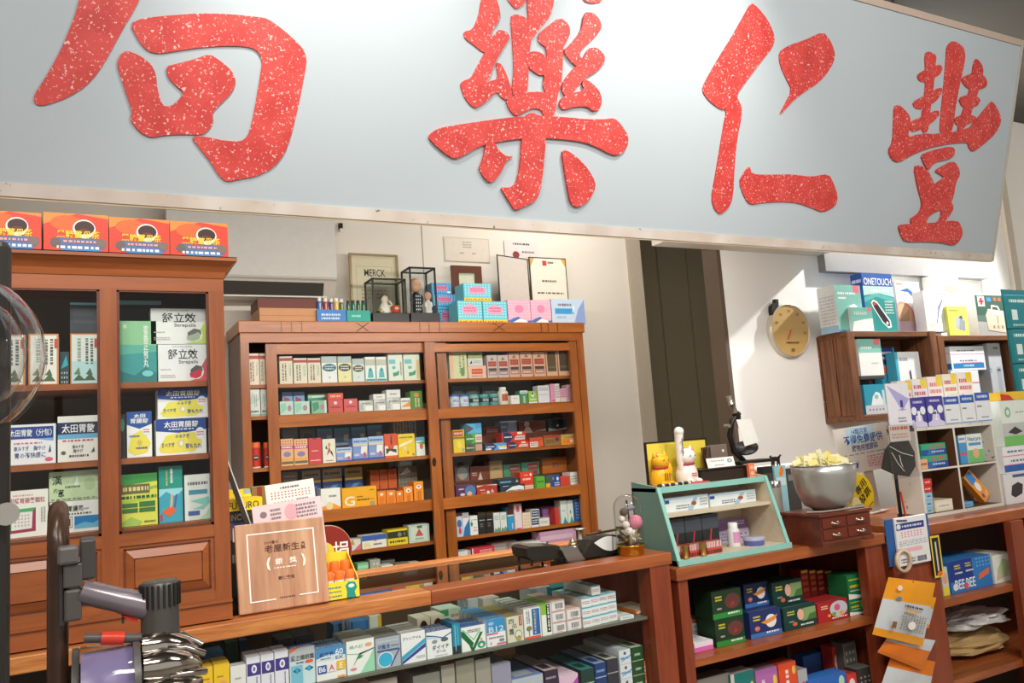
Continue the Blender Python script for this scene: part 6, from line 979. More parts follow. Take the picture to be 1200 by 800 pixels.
# ================================================================== small teal display case on the right counter
RT = RZ + .0008; x0, x1 = 1.642, 2.128; yb0, yt0, yk = 2.085, 2.165, 2.30; zt1 = 1.188; TEAL = M('8fc8bc', .5); TEALD = M('6f9488', .55)
t = thing('teal_display_case', 'small teal-edged wooden display case with slanted open front', 'display case', ((x0 + x1) / 2, 2.2, RT)); th = .012
part(MB().box(x0, x1, yb0, yk, RT, RT + .016, PALE).box(x0 - .002, x1 + .002, yb0 - .006, yb0, RT, RT + .018, TEAL), 'bottom_board', t)
part(MB().box(x0, x1, yt0, yk, zt1 - .012, zt1, PALE).box(x0 - .001, x1 + .001, yt0 - .004, yt0, zt1 - .016, zt1 + .003, TEAL), 'top_board', t)
for x in (x0, x1 - th): part(MB().prism([(x, yb0, RT), (x, yk, RT), (x, yk, zt1 + .02), (x, yt0, zt1 + .004)], (th, 0, 0), PALE if x > 1.8 else TEALD), 'side_board', t); part(MB().prism([(x - .001, yb0 - .005, RT), (x - .001, yb0, RT), (x - .001, yt0, zt1 + .004), (x - .001, yt0 - .005, zt1 + .004)], (th + .002, 0, 0), TEAL), 'edge_strip', t)
part(MB().box(x0, x1, yk - .006, yk, RT, zt1 - .012, PALE), 'back_board', t)
zs = P(838, 596, 2.14).z; part(MB().box(x0 + th, x1 - th, 2.145, yk - .006, zs - .01, zs, PALE), 'inner_shelf', t)
part(MB().prism([(x0 + th, yb0 + .004, RT + .018), (x1 - th, yb0 + .004, RT + .018), (x1 - th, yt0 + .002, zt1 - .016), (x0 + th, yt0 + .002, zt1 - .016)], (0, .002, 0), GL), 'glass_pane', t)
DG = 'cartons in the teal display case'; DS = 'r,0,.6,.1,1,2f56a8|l,.25,.12,.55,.45,4a4a50,2|p,.62,0,.78,.95,.7,1,.5,0,a8c4d8|e,.6,.3,.72,.6,a8502c|l,.8,.2,.98,.8,a8a8a8,3|r,0,.85,1,1,b8d0e4'
for i, (a, b) in enumerate(((779, 830), (832, 886))): on(zs, a, b, 581 - i * 5, 596, 2.19, 'e8edf2', DS, '%s long white carton on upper level of teal display case' % ['left', 'right'][i], .07, group=DG, parts=True)
for i, (a, b) in enumerate(((784, 803), (803.6, 823), (823.6, 843))):
    on(RT + .016, a, b, 608 - i * 3, 650, 2.17, '2c2d30', 'p,.4,.3,.5,.55,.45,.75,.6,.85,.7,.75,.55,.5,.5,.3,c03a3c|e,.42,.16,.54,.26,d8605c|r,0,.0,1,.12,c84a48|l,.02,.02,.98,.1,eee,1|r,0,.6,1,1,4a4f58', '%s black carton with red ribbon motif in teal display case' % ['left', 'middle', 'right'][i], .05, group=DG, parts=True)
    A = P(a, 640, 2.13); B = P(b, 640, 2.13); z = RT + .0168
    carton('%s white and red striped comb pack before the black cartons' % ['left', 'middle', 'right'][i], A.x + .004, B.x - .002, 2.115, 2.14, z, z + .04, 'c84a44', 'b,.0,.5,1,.98,eee8e4|r,0,.34,1,.48,d8504a|b,0,.02,1,.3,3a2c2c', DG)
for i, a in enumerate((804, 825)):
    q = P(a, 650, 2.10); u = thing('gold_post', '%s little gold column in front of the striped packs' % ['left', 'right'][i], 'ornament', (q.x, 2.102, RT + .0168), rot=(0, 0, 0)); part(MB().lathe([(.012, 0), (.012, .004), (.009, .008), (.009, .034), (.012, .038), (.012, .042)], (0, 0, 0), M('b8924a', .3, .7), 14), 'column', u)
A = P(843, 625, 2.25); B = P(878, 620, 2.25); z = RT + .0168; h = P(860, 608, 2.25).z - z
u = thing('purple_leaflet', 'purple leaflet standing at back right of the teal display case', 'leaflet', ((A.x + B.x) / 2, 2.25, z), rot=(rad(-6), 0, 0)); w = B.x - A.x; part(MB().box(-w / 2, w / 2, -.001, .001, 0, h, 'c9bcd8').face('r,0,.55,1,1,8f6aa8|l,.35,.72,.9,.92,e4d8ec,2|d,.5,.1,.95,.4,7a6aa0,3,2|l,.05,.1,.45,.45,8a7aa8,3', (-w / 2, -.001, 0), (1, 0, 0), (0, 0, 1), w, h, (0, -1, 0)), 'sheet', u)
q = P(862, 640, 2.17); u = thing('cream_bottle', 'white bottle with pink label inside the teal display case', 'bottle', (q.x, 2.175, RT + .0168), rot=(0, 0, 0)); part(MB().lathe([(.02, 0), (.021, .004), (.021, .055), (.016, .062)], (0, 0, 0), M('ebe6ea'), 18), 'body', u); part(MB().lathe([(.0165, .061), (.0165, .078), (.014, .08)], (0, 0, 0), M('f4f2f2'), 18), 'cap', u); part(MB().lathe([(.0213, .014), (.0213, .05)], (0, 0, 0), M('e29ac8'), 10, a0=225, a1=315), 'pink_label', u)
q = P(884, 638, 2.15); u = thing('round_tin', 'flat round blue tin inside the teal display case', 'tin', (q.x, 2.15, RT + .0168), rot=(0, 0, 0)); part(MB().lathe([(.034, 0), (.035, .003), (.035, .016)], (0, 0, 0), M('5a66b4', .3), 26), 'body', u); part(MB().lathe([(.036, .016), (.036, .026), (.033, .028), (0, .028)], (0, 0, 0), M('b8b4c8', .3), 26), 'lid', u)

# ------------------------------------------------ on top of the teal case
ZT = zt1 + .001
def TP(x, y, Y): return P(x, y, Y)
A = TP(757, 520, 2.285); B = TP(826, 515, 2.285); zt2 = A.z
u = thing('yellow_picture', 'yellow picture in a thin black frame behind the lucky cats', 'picture frame', ((A.x + B.x) / 2, 2.285, ZT)); part(MB().box(A.x, B.x, 2.285, 2.292, ZT, zt2, M('e3cf4a', .5)), 'picture', u)
for q in ((A.x - .004, A.x, ZT, zt2), (B.x, B.x + .004, ZT, zt2), (A.x - .004, B.x + .004, zt2, zt2 + .005)): part(MB().box(q[0], q[1], 2.283, 2.294, q[2], q[3], BLACK), 'frame_bar', u)
part(MB().face('p,.08,.5,.16,.6,.1,.7,a8a030|r,.3,.4,.5,.95,c9b83a', (A.x, 2.285, ZT), (1, 0, 0), (0, 0, 1), B.x - A.x, zt2 - ZT, (0, -1, 0)), 'print', u)
def cat(name, lab, x, y, s, c, ear, arm, bib):
    u = thing(name, lab, 'figurine', (x, y, ZT), 'lucky cats on the teal case', rot=(0, 0, .1)); m = M(c, .28)
    part(MB().lathe([(.034 * s, 0), (.042 * s, .012 * s), (.043 * s, .035 * s), (.034 * s, .06 * s), (.022 * s, .075 * s), (0, .08 * s)], (0, 0, 0), m, 18, sy=.85), 'body', u)
    hd = (-.004 * s, -.008 * s, .092 * s); part(MB().ball(hd, (.038 * s, .032 * s, .03 * s), m), 'head', u)
    for k in (-1, 1): part(MB().lathe([(.012 * s, 0), (.008 * s, .012 * s), (.0, .022 * s)], (hd[0] + k * .024 * s, hd[1], hd[2] + .018 * s), m, 10), 'ear', u); part(MB().lathe([(.006 * s, 0), (.0, .014 * s)], (hd[0] + k * .024 * s, hd[1] - .009 * s, hd[2] + .021 * s), M(ear), 8), 'inner_ear', u)
    part(MB().face('e,.1,.5,.25,.7,2a2320|e,.75,.5,.9,.7,2a2320|p,.44,.4,.56,.4,.5,.3,c8506a|r,.4,.15,.6,.2,8a4a40', (hd[0] - .018 * s, hd[1] - .0335 * s, hd[2] - .012 * s), (1, 0, 0), (0, 0, 1), .036 * s, .026 * s, (0, -1, 0)), 'face', u)
    part(MB().tube([(hd[0] + .03 * s * math.cos(q / 16 * 6.2832), .0 + .026 * s * math.sin(q / 16 * 6.2832) - .004 * s, .068 * s) for q in range(16)], .004 * s, M('c23a44'), 6, close=True), 'collar', u)
    for k in (-1, 1): part(MB().ball((k * .02 * s, -.034 * s, .008 * s), (.013 * s, .016 * s, .009 * s), m), 'paw', u)
    if arm: part(MB().tube([(-.026 * s, -.004, .05 * s), (-.034 * s, -.008, .09 * s), (-.034 * s, -.01, .15 * s), (-.033 * s, -.012, .178 * s)], [.013 * s, .0135 * s, .0145 * s, .016 * s], m, 12), 'raised_arm', u); part(MB().ball((-.033 * s, -.013, .182 * s), (.018 * s, .017 * s, .017 * s), m), 'raised_paw', u); part(MB().face('k,.3,.1,.7,.95,4a4a6a,1|e,.05,.7,.3,.78,e09a5a|e,.1,.3,.3,.4,d8707a', (-.045 * s, -.0262 * s, .09 * s), (1, 0, 0), (0, 0, 1), .022 * s, .075 * s, (0, -1, 0)), 'arm_print', u)
    else: part(MB().ball((.036 * s, -.01 * s, .06 * s), (.012 * s, .013 * s, .024 * s), m), 'raised_arm', u)
    part(MB().face(bib, (-.02 * s, -.0375 * s, .016 * s), (1, 0, 0), (0, 0, 1), .04 * s, .036 * s, (0, -1, 0)), 'belly_print', u)
q = TP(778, 560, 2.205); cat('lucky_cat', 'plump yellow lucky cat figurine on the teal display case', q.x + .024, 2.252, .9, 'f2b41c', 'd8823a', False, 'k,.1,.1,.9,.9,5a3a14,3')
q = TP(804, 560, 2.21); cat('lucky_cat', 'white lucky cat figurine with very long raised arm', q.x + .028, 2.238, .98, 'efe9e2', 'e08a86', True, 'l,.2,.2,.8,.6,c23a44,2')
A = TP(774, 571, 2.168); B = TP(812, 563, 2.168); g = MB()
u = thing('bead_string', 'string of black and white beads along the teal case top', 'beads', (A.x, 2.172, ZT))
for i in range(16): x = A.x + (B.x - A.x) * i / 15; part(MB().ball((x, 2.176 + .004 * (i % 2), ZT + .006), .006, M(['2a2826', '2a2826', 'd8d4cc'][i % 3], .4), 8, 6), 'bead', u)
A = TP(808, 565, 2.18); B = TP(830, 562, 2.18); single(MB().bbox(A.x, B.x, 2.172, 2.2, ZT, ZT + .006, M('d83a48'), .002), 'red_case', 'small flat red case beside the white lucky cat', 'case', (A.x, 2.18, ZT))
A = TP(823, 560, 2.2); B = TP(876, 553, 2.2); zw = TP(846, 549, 2.2).z; DW = M('2c221b', .4)
u = thing('dark_tray', 'dark wooden tray block under the brown pouch and white card', 'tray', ((A.x + B.x) / 2, 2.23, ZT)); part(MB().bbox(A.x, B.x, 2.195, 2.285, ZT, zw, DW, .004), 'block', u); part(MB().bbox(A.x - .006, B.x + .004, 2.19, 2.288, zw, zw + .005, DW, .002), 'lip', u); zw += .006
A = TP(829, 545, 2.2); B = TP(861, 545, 2.2)
u = thing('name_card', 'white name card with teal logo leaning on the dark tray', 'card', ((A.x + B.x) / 2, 2.197, zw), rot=(rad(-14), 0, 0)); w = B.x - A.x; part(MB().box(-w / 2, w / 2, -.001, .001, 0, .034, 'f0efec').face('l,.1,.55,.65,.8,a8a8a8,1|e,.74,.4,.92,.8,4a9aa8|e,.79,.5,.87,.7,f0efec|l,.25,.15,.6,.3,8a8a8a,1', (-w / 2, -.001, 0), (1, 0, 0), (0, 0, 1), w, .034, (0, -1, 0)), 'card', u)
q = TP(836, 535, 2.24); u = thing('brown_pouch', 'grey brown leather pouch with tasselled side on the dark tray', 'pouch', (q.x, 2.245, zw), rot=(0, 0, 0))
part(MB().bbox(-.022, .05, -.018, .02, .0, .075, M('6a5a54', .6), .008), 'body', u); part(MB().bbox(-.024, .052, -.0225, -.018, .03, .078, M('75655e', .6), .002), 'flap', u); part(MB().lathe([(.005, 0), (.005, .002)], (.03, -.0226, .055), M('e8e4dc'), 10, ax=(0, -1, 0)), 'clasp', u)
for i in range(9): part(MB().tube([(-.024 - .003 * (i % 3), -.014 + .004 * i, .07), (-.032 - .002 * (i % 4), -.016 + .004 * i, .04), (-.03 + .003 * (i % 3), -.018 + .004 * i, .004)], .003, M(['4a3420', '7a5630', '2f2218'][i % 3], .7), 5), 'tassel', u)
# microscope, seen from the side, tilted back
mxo = TP(868, 545, 2.26); u = thing('microscope', 'old black microscope with silver eyepiece and a paper tag', 'microscope', (mxo.x, 2.25, zw - .001)); MP = lambda x, y: TP(x, y, 2.25)
part(MB().bbox(MP(862, 552).x, MP(900, 552).x, 2.22, 2.285, zw, zw + .012, BLACK, .004), 'foot', u)
part(MB().tube([MP(866, 549), MP(872, 540), MP(860, 528), MP(855, 510), MP(858, 492), MP(866, 484)], [.012, .011, .011, .011, .010, .009], BLACK, 10), 'arm', u)
d = (MP(853, 464) - MP(874, 512)); L = d.length; d.normalize()
part(MB().lathe([(.011, 0), (.011, L * .45), (.0135, L * .46), (.0135, L * .6)], MP(874, 512), BLACK, 16, ax=d), 'body_tube', u); part(MB().lathe([(.0105, L * .6), (.0105, L * .8), (.0125, L * .8), (.0125, L * .82), (.0095, L * .83), (.0095, L)], MP(874, 512), M('c4c4bc', .2, .9), 16, ax=d), 'eyepiece', u)
part(MB().lathe([(.042, 0), (.045, .004), (.045, .008), (.0, .009)], MP(874, 526), BLACK, 24, ax=(-.35, -.35, .85)), 'stage', u); part(MB().lathe([(.007, 0), (.005, .014), (.004, .022)], MP(876, 515), BRASS, 10, ax=(.3, 0, -.95)), 'objective', u); part(MB().lathe([(.007, -.012), (.007, .012)], MP(852, 499), M('b8b0a0', .25, .8), 12, ax=(0, 1, 0)), 'focus_knob', u)
A, B = MP(857, 494), MP(883, 521); tg = [MP(856, 492), MP(873, 491), MP(882.5, 518), MP(866, 523)]; part(MB().prism([p + Vector((0, -.03, 0)) for p in tg], (0, .001, 0), M('f2f1ec')), 'paper_tag', u)
A = TP(876, 560, 2.17); w = .026
u = thing('orange_box', 'tiny orange carton standing at right end of the teal case', 'box', (TP(881, 555, 2.175).x, 2.178, ZT), rot=(0, 0, 0)); part(MB().box(-w / 2, w / 2, -.006, .006, 0, .05, 'e8774a').face('o,.06,.04,.94,.96,f4d0b8,.04|e,.2,.55,.8,.85,f0b898|e,.2,.15,.8,.45,f0b898', (-w / 2, -.006, 0), (1, 0, 0), (0, 0, 1), w, .05, (0, -1, 0)), 'carton', u)

# ================================================================== behind and beside: white stand, chest, bowl
A = P(893, 600, 2.45); B = P(962, 600, 2.45); zt3 = P(925, 545, 2.45).z
u = thing('white_stand', 'white boxy stand with grey paper panel behind the wooden drawer chest', 'stand', ((A.x + B.x) / 2, 2.5, RT)); part(MB().bbox(A.x, B.x, 2.45, 2.58, RT, zt3 - .012, M('e9e7e2', .5), .004), 'body', u); part(MB().bbox(A.x - .01, B.x + .01, 2.44, 2.59, zt3 - .012, zt3, M('f1efea', .5), .002), 'ledge', u)
part(MB().prism([P(907, 578, 2.446), P(944, 570, 2.446), P(950, 600, 2.446), P(918, 612, 2.446)], (0, .003, 0), M('b9b6b0')), 'grey_paper', u)
zl_ = zt3 + .0008
def silhouette(name, lab, x, y, Y, s, pts, z=None):
    q = P(x, y, Y); z = q.z if z is None else z
    u = single(MB().prism([(q.x + a * s, Y, z + b * s) for a, b in pts], (0, .004, 0), BLACK), name, lab, 'figurine', (q.x, Y, z)); return u
silhouette('black_cat_figure', 'flat black walking cat figure on the white stand', 909, 541, 2.47, .0024, [(-10, 0), (-9, 7), (-11, 12), (-12, 17), (-9, 19), (-8, 16), (-5, 16), (2, 16), (7, 15), (10, 17), (13, 19), (15, 17.5), (12, 15), (10, 12), (10, 6), (11, 0), (9, 0), (7, 7), (5, 0), (3, 0), (4, 8), (-2, 8), (-3, 0), (-5, 0), (-5, 7), (-8, 0)], zl_)
A = P(901, 556, 2.43); B = P(911, 556, 2.43)
on(RT, 898, 911, 546, 640, 2.40, '2a2826', 'r,.1,.7,.9,.9,4a4642', 'slim black box before the white stand', .03, group=None); on(RT, 912, 925, 545, 640, 2.39, '9fd0dc', 'p,.35,.86,.5,.96,.62,.99,.78,.97,.85,.93,.7,.86,.6,.83,f08a2e|r,.1,.7,.9,.82,d8e8ec', 'pale blue card box with orange heart before the stand', .02, group=None, parts=True); on(RT, 926, 940, 548, 640, 2.40, '4a4844', 'r,.1,.8,.9,.9,8a8680', 'dark grey box beside the orange heart box', .03, group=None)
q = P(909, 572, 2.33); u = thing('silver_jar', 'small glass jar with silver lid right of the teal case', 'jar', (q.x, 2.33, RT), rot=(0, 0, 0)); hj = P(909, 563, 2.33).z - RT; part(MB().lathe([(.018, 0), (.02, .01), (.02, hj * .9)], (0, 0, 0), M('b9b8b0', .2), 16), 'body', u); part(MB().lathe([(.021, hj * .88), (.021, hj * .99), (.018, hj)], (0, 0, 0), STEEL, 16), 'lid', u)
# drawer chest
A = PZ(963, 641, RZ); B = PZ(1024, 631, RZ); x0, x1, y0 = A.x, B.x, (A.y + B.y) / 2; d = .17; h = P(990, 598, y0).z - RT
u = thing('drawer_chest', 'small reddish wooden chest with four drawers under the metal bowl', 'chest', ((x0 + x1) / 2, y0 + d / 2, RT)); part(MB().box(x0, x1, y0, y0 + d, RT + .012, RT + h - .012, ROSE), 'body', u); part(MB().bbox(x0 - .008, x1 + .008, y0 - .008, y0 + d + .008, RT + h - .012, RT + h, ROSE, .003), 'top_board', u)
part(MB().prism([(x0 - .004, y0 - .004, RT + .016), (x0 - .004, y0 - .004, RT), (x0 + .03, y0 - .004, RT), (x0 + .045, y0 - .004, RT + .008), (x1 - .045, y0 - .004, RT + .008), (x1 - .03, y0 - .004, RT), (x1 + .004, y0 - .004, RT), (x1 + .004, y0 - .004, RT + .016)], (0, d + .008, 0), ROSE), 'plinth', u)
w = (x1 - x0 - .018) / 2; hd = (h - .042) / 2
for i in range(2):
    for j in range(2):
        a = x0 + .006 + i * (w + .006); z = RT + .02 + j * (hd + .005); dr = part(MB().bbox(a, a + w, y0 - .005, y0 + .01, z, z + hd, M('6d3020', .3), .002), 'drawer', u)
        c_ = a + w / 2; zz = z + hd / 2; part(MB().tube([(c_ - .014, y0 - .006, zz), (c_ - .013, y0 - .014, zz - .001), (c_, y0 - .016, zz - .004), (c_ + .013, y0 - .014, zz - .001), (c_ + .014, y0 - .006, zz)], .003, M('d8d0c0', .2, .9), 8), 'handle', dr, root=u)
        for k in (-1, 1): part(MB().ball((c_ + k * .014, y0 - .006, zz), .005, M('d8d0c0', .2, .9), 10, 6), 'boss', dr, root=u)
zc = RT + h + .0008; bx = P(971, 570, y0 + .07).x; by = y0 + .085; rb = .112; hb = P(971, 543, by).z - zc
u = thing('metal_bowl', 'dented silver metal bowl full of yellow sachets on the drawer chest', 'bowl', (bx, by, zc), rot=(0, 0, 0)); BW = speckle('worn_aluminium', 'd2d2ce', '6a7490', 14, .70, .32, 'bcbcba', .75); MATS['bw'] = BW
part(MB().lathe([(.05, 0), (.054, .004), (.078, .016), (rb * .9, hb * .42), (rb * .98, hb * .8), (rb, hb), (rb * .975, hb), (rb * .95, hb * .8), (rb * .86, hb * .42), (.07, .024), (.0, .012)], (0, 0, 0), BW, 32), 'shell', u); part(MB().tube([(rb * math.cos(i / 32 * 6.2832), rb * math.sin(i / 32 * 6.2832), hb) for i in range(32)], .002, STEEL, 6, close=True), 'rim', u)
rn = random.Random(4); k_ = 0
for i in range(-2, 3):
    for j in range(-2, 3):
        if i * i + j * j > 6: continue
        k_ += 1; v = thing('sachet', 'pale yellow paper sachet heaped in the metal bowl', 'sachet', (bx + .036 * i + rn.uniform(-.003, .003), by + .036 * j, zc + hb - .014 + .012 * (2.5 - math.hypot(i, j)) + rn.uniform(-.004, .008)), 'sachets in the bowl', rot=(rn.uniform(-.45, -.1), rn.uniform(-.35, .35), rn.uniform(-.3, .3)))
        part(MB().box(-.019, .019, -.0015, .0015, -.02, .036, M(['f4edb0', 'efe38a', 'f6f2cc'][k_ % 3], .5)), 'packet', v); part(MB().face('l,.15,.3,.85,.7,b8a850,2', (-.019, -.0015, -.02), (1, 0, 0), (0, 0, 1), .038, .056, (0, -1, 0)), 'print', v)
u = single(MB().tube([(x0 - .004, y0 + .05, zc + .004), (x0 + .03, y0 + .012, zc + .004), (x0 + .09, y0 + .004, zc + .004), (x1 - .02, y0 + .006, zc + .004), (x1 - .004, y0 + .02, zc + .005), (x1 - .014, y0 + .036, zc + .006), (x1 - .05, y0 + .03, zc + .005)], .0035, M('9a9484', .4), 7), 'grey_cable', 'loop of grey cable lying on the drawer chest beside the bowl', 'cable', (x0, y0 + .05, zc))
q = P(1006, 581, 2.42); r = .094
u = thing('round_yellow_sign', 'round yellow sign with slanted black writing behind the drawer chest', 'sign', (q.x, 2.42, RT)); part(MB().lathe([(r, 0), (r, .006), (r * .98, .008)], (q.x, 2.425, q.z), M('f0cf1e', .45), 36, ax=(0, -1, 0)), 'disc', u)
c45 = Vector((.78, 0, .62)); n45 = Vector((-.62, 0, .78)); o = Vector((q.x, 2.4165, q.z)) - c45 * r - n45 * r
part(MB().face('t,專用,.48,.5,.9,.7,2a2618|t,發票,.42,.28,.88,.48,2a2618|e,.2,.3,.45,.6,f6eeb0|l,.3,.08,.75,.14,8a7a20,1', o, c45, n45, 2 * r, 2 * r, (0, -1, 0), .0004), 'lettering', u); part(MB().box(q.x - .02, q.x + .02, 2.426, 2.434, RT, q.z, '8a8470').box(q.x - .04, q.x + .04, 2.42, 2.47, RT, RT + .004, '8a8470'), 'stand', u)
A = P(984, 503, 2.5); B = P(1047, 500, 2.5); D = P(1015, 552, 2.5)
u = thing('notice_board', 'white notice board with blue writing standing left of the pigeonhole box', 'sign', ((A.x + B.x) / 2, 2.5, RT), rot=(rad(-3), rad(-3), 0)); w = B.x - A.x; zz0 = D.z - RT; zz1 = A.z - RT + .01
part(MB().box(-w / 2, w / 2, -.004, .004, zz0, zz1, 'e9e5da').face('r,.2,.62,.72,.98,bfe0ee|t,14類店家,.3,.82,.6,.95,4a62a8|t,不得免費提供,.14,.62,.86,.82,2f4a9c|t,購物用塑膠袋,.26,.46,.74,.6,2f4a9c|l,.1,.38,.9,.42,8a9ab0,1|l,.5,.08,.95,.34,d88a9a,5|p,.1,.1,.3,.05,.35,.25,.15,.3,d8d4cc|p,.16,.14,.3,.1,.32,.22,.2,.24,4a6a9a', (-w / 2, -.004, zz0), (1, 0, 0), (0, 0, 1), w, zz1 - zz0, (0, -1, 0)), 'board', u); part(MB().box(-.03, .03, .004, .012, 0, zz0 + .05, 'd0ccc0').box(-.06, .06, -.02, .03, 0, .005, 'd0ccc0'), 'stand', u)

# ================================================================== white pigeonhole box with its contents
FT = FZ + .0008; x0, x1, y0, d = 3.005, 3.535, 2.2, .13; z1 = 1.312; CH = speckle('chipped_white', 'e9e5dc', '7a6a58', 30, .64, .6, 'ddd8cc'); INN = M('6b4630', .6)
u = thing('pigeonhole_box', 'white chipped wooden pigeonhole box with four openings', 'shelf', ((x0 + x1) / 2, y0 + d / 2, FT)); th = .014; xm = P(1123, 545, y0).x; zm = P(1100, 548, y0).z
for a, b, c, e, nme in ((x0, x1, FT, FT + th, 'bottom_board'), (x0, x1, z1 - th, z1, 'top_board'), (x0 + th, x1 - th, zm - .008, zm, 'middle_shelf')): part(MB().box(a, b, y0, y0 + d, c, e, INN, front=CH, top=CH if nme == 'top_board' else INN), nme, u)
for x in (x0, x1 - th): part(MB().box(x, x + th, y0, y0 + d, FT + th, z1 - th, CH), 'side_board', u)
part(MB().box(xm - .006, xm + .006, y0, y0 + d, FT + th, zm - .008, INN, front=CH), 'divider', u); part(MB().box(xm - .006, xm + .006, y0, y0 + d, zm, z1 - th, INN, front=CH), 'divider', u); part(MB().box(x0 + th, x1 - th, y0 + d - .006, y0 + d, FT + th, z1 - th, INN), 'back_board', u)
zlo = FT + th; G = 'cartons in the pigeonhole box'; py = y0 + .02
GB = 'r,0,0,1,.5,2f5aa8|p,.2,.0,.5,.0,.6,.5,.3,.5,3f74c0|t,AZ TEX,.36,.5,.9,.88,e2503c|l,.4,.15,.9,.4,cfe0f4,1'
f = on(zm, 1080, 1111, 533, 548, py, '3fae86', GB, 'lower green and blue carton in upper left pigeonhole', .1, group=G, parts=True); stack(f, 1079, 1108, 519.5, '3fae86', GB, 'upper green and blue carton in upper left pigeonhole', d=.1, group=G, parts=True)
on(zm, 1074.5, 1087, 538, 548, y0 + .003, 'f2b48a', 'l,.1,.3,.9,.7,6a3a28,1', 'orange price card in upper left pigeonhole', .004, group=None, name='price_card', cat='card')
on(zm, 1124.5, 1133, 510, 545, py, '4f9ed8', 'r,0,.75,1,1,e8f0f4|l,.1,.8,.9,.95,4a6a9a,1|r,0,.3,1,.4,d8607a', 'slim blue carton in upper right pigeonhole', .09, group=G); on(zm, 1134, 1152, 508, 545, py, 'e8f2ec', 'r,0,0,1,.45,7ac878|t,Nexcare,.08,.76,.92,.92,3a5a8a|r,.1,.6,.9,.7,5aa0d8|e,.3,.15,.7,.5,e8b890', 'white and green carton in upper right pigeonhole', .09, group=G); on(zm, 1152.6, 1156, 512, 545, py + .03, '3a7a4a', 'e,.1,.7,.8,1,d8402c|e,.2,.1,.9,.5,e8e0c8', 'green carton with red top in upper right pigeonhole', .06, group=G)
f = on(zlo, 1083, 1094, 595, 607, py, '9fd0e8', 'r,.4,.4,.8,.6,3f66b0', 'lowest pale blue carton in lower left pigeonhole', .08, group=G)
for i, (c, s, nme) in enumerate((('9fd0e8', 'r,.4,.4,.8,.6,3f66b0', 'second pale blue carton in lower left pigeonhole'), ('9fd0e8', 'r,.4,.4,.8,.6,3f66b0', 'third pale blue carton in lower left pigeonhole'), ('d83a34', 'l,.2,.3,.8,.7,f4e0dc,1', 'lower red carton in lower left pigeonhole'), ('d83a34', 'l,.2,.3,.8,.7,f4e0dc,1', 'upper red carton in lower left pigeonhole'))): f = stack(f, 1082.5 - i * .2, 1093 - i * .4, [594, 585, 577, 569][i] - 8, c, s, nme, d=.08, group=G)
on(zlo, 1096, 1117, 585, 604, py, 'efe8c4', 'r,.1,.2,.95,.8,f2f0e4|l,.2,.35,.8,.6,b8b0a0,1', 'cream carton in lower left pigeonhole', .09, group=G, top='d8d4c4')
on(zlo, 1127, 1141, 588, 600, py, '6fb8e0', 'l,.2,.3,.8,.6,2f5a9a,1', 'small sky blue carton in lower right pigeonhole', .08, group=G)
A = P(1128, 600, py); u = carton('orange carton leaning in the lower right pigeonhole', -.028, .028, 0, .03, 0, .15, 'ee9a34', 'r,.15,.62,.85,.98,3f8ad0|e,.25,.3,.75,.62,e8f0f4|e,.2,.1,.45,.24,7a4a9a|l,.5,.06,.9,.2,f4e0c0,2', G, parts=True); u.location = (P(1166, 598, py).x - .012, py + .03, zlo + .003 + .028 * math.sin(rad(40))); u.rotation_euler = (rad(-8), rad(-40), 0)
# on top of the pigeonhole box
G = 'cartons on the pigeonhole box'; zt4 = z1 + .0002
PU = lambda n: 'p,0,.0,1,0,1,.12,.75,.2,.7,.4,.3,.4,.25,.2,0,.12,d8d4ee|e,.05,.42,.4,.7,f0f0fa|e,.62,.42,.97,.7,f0f0fa|l,.2,.78,.8,.92,d8d8f0,1|t,%s,.42,.2,.6,.55,fafaff' % n
WBL = 'r,0,.72,1,1,3a62b8|l,.15,.78,.85,.94,e8eef8,1|l,.1,.48,.4,.58,5a5a6a,1|l,.3,.12,.8,.2,8a8a9a,1|r,0,.02,1,.06,7aa0d8'
r_ = row('on the pigeonhole box', zt4, y0 + .005, .05, [(1067, 1085.4, 466, '4a44a0', PU('1'), 'purple numbered carton', {'deep': 2, 'top': 'd8d4dc'}), (1086, 1106, 464, '4a44a0', PU('2'), 'purple numbered carton', {'deep': 2, 'top': 'c8b49a'}), (1107, 1125, 464.5, 'eef1f5', WBL, 'white and blue carton', {'deep': 2, 'top': 'e6e6e2'}), (1126, 1142.6, 462.5, 'eef1f5', WBL, 'white and blue carton', {'deep': 2, 'top': 'e6e6e2'}), (1143.4, 1161, 459.5, 'eef1f5', WBL, 'white and blue carton', {'deep': 2, 'top': 'e6e6e2'})], G)
for i, (a, b, y) in enumerate(((1052, 1068, 446), (1069, 1086, 444), (1087, 1104, 441), (1105, 1121, 438), (1122, 1139, 436))):
    on(z1, a, b, y, y + 20, y0 + .11, 'ecebe4', 'r,0,.55,1,1,%s|l,.1,.62,.9,.9,c8506a,2|r,.6,.8,1,1,f0d04a' % ['f0e0e0', 'e8e8f0', 'f4e4e4', 'eee8d8', 'f0e6e6'][i], 'tall white carton with yellow corner behind the row, %s from left' % ORD[i], .03, group=G)
A = P(1038, 455, 2.17); B = P(1063, 470, 2.17); z0 = P(1050, 500, 2.17).z
xa = P(1039, 470, 2.19).x; xb = P(1065.5, 470, 2.19).x; ztc = P(1050, 449, 2.19).z; w = xb - xa
u = thing('number_card', 'tall white card with violet triangle and number left of purple cartons', 'card', ((xa + xb) / 2, 2.19, z0)); part(MB().box(xa, xb, 2.188, 2.192, z0, ztc, M('eceaf2')), 'panel', u)
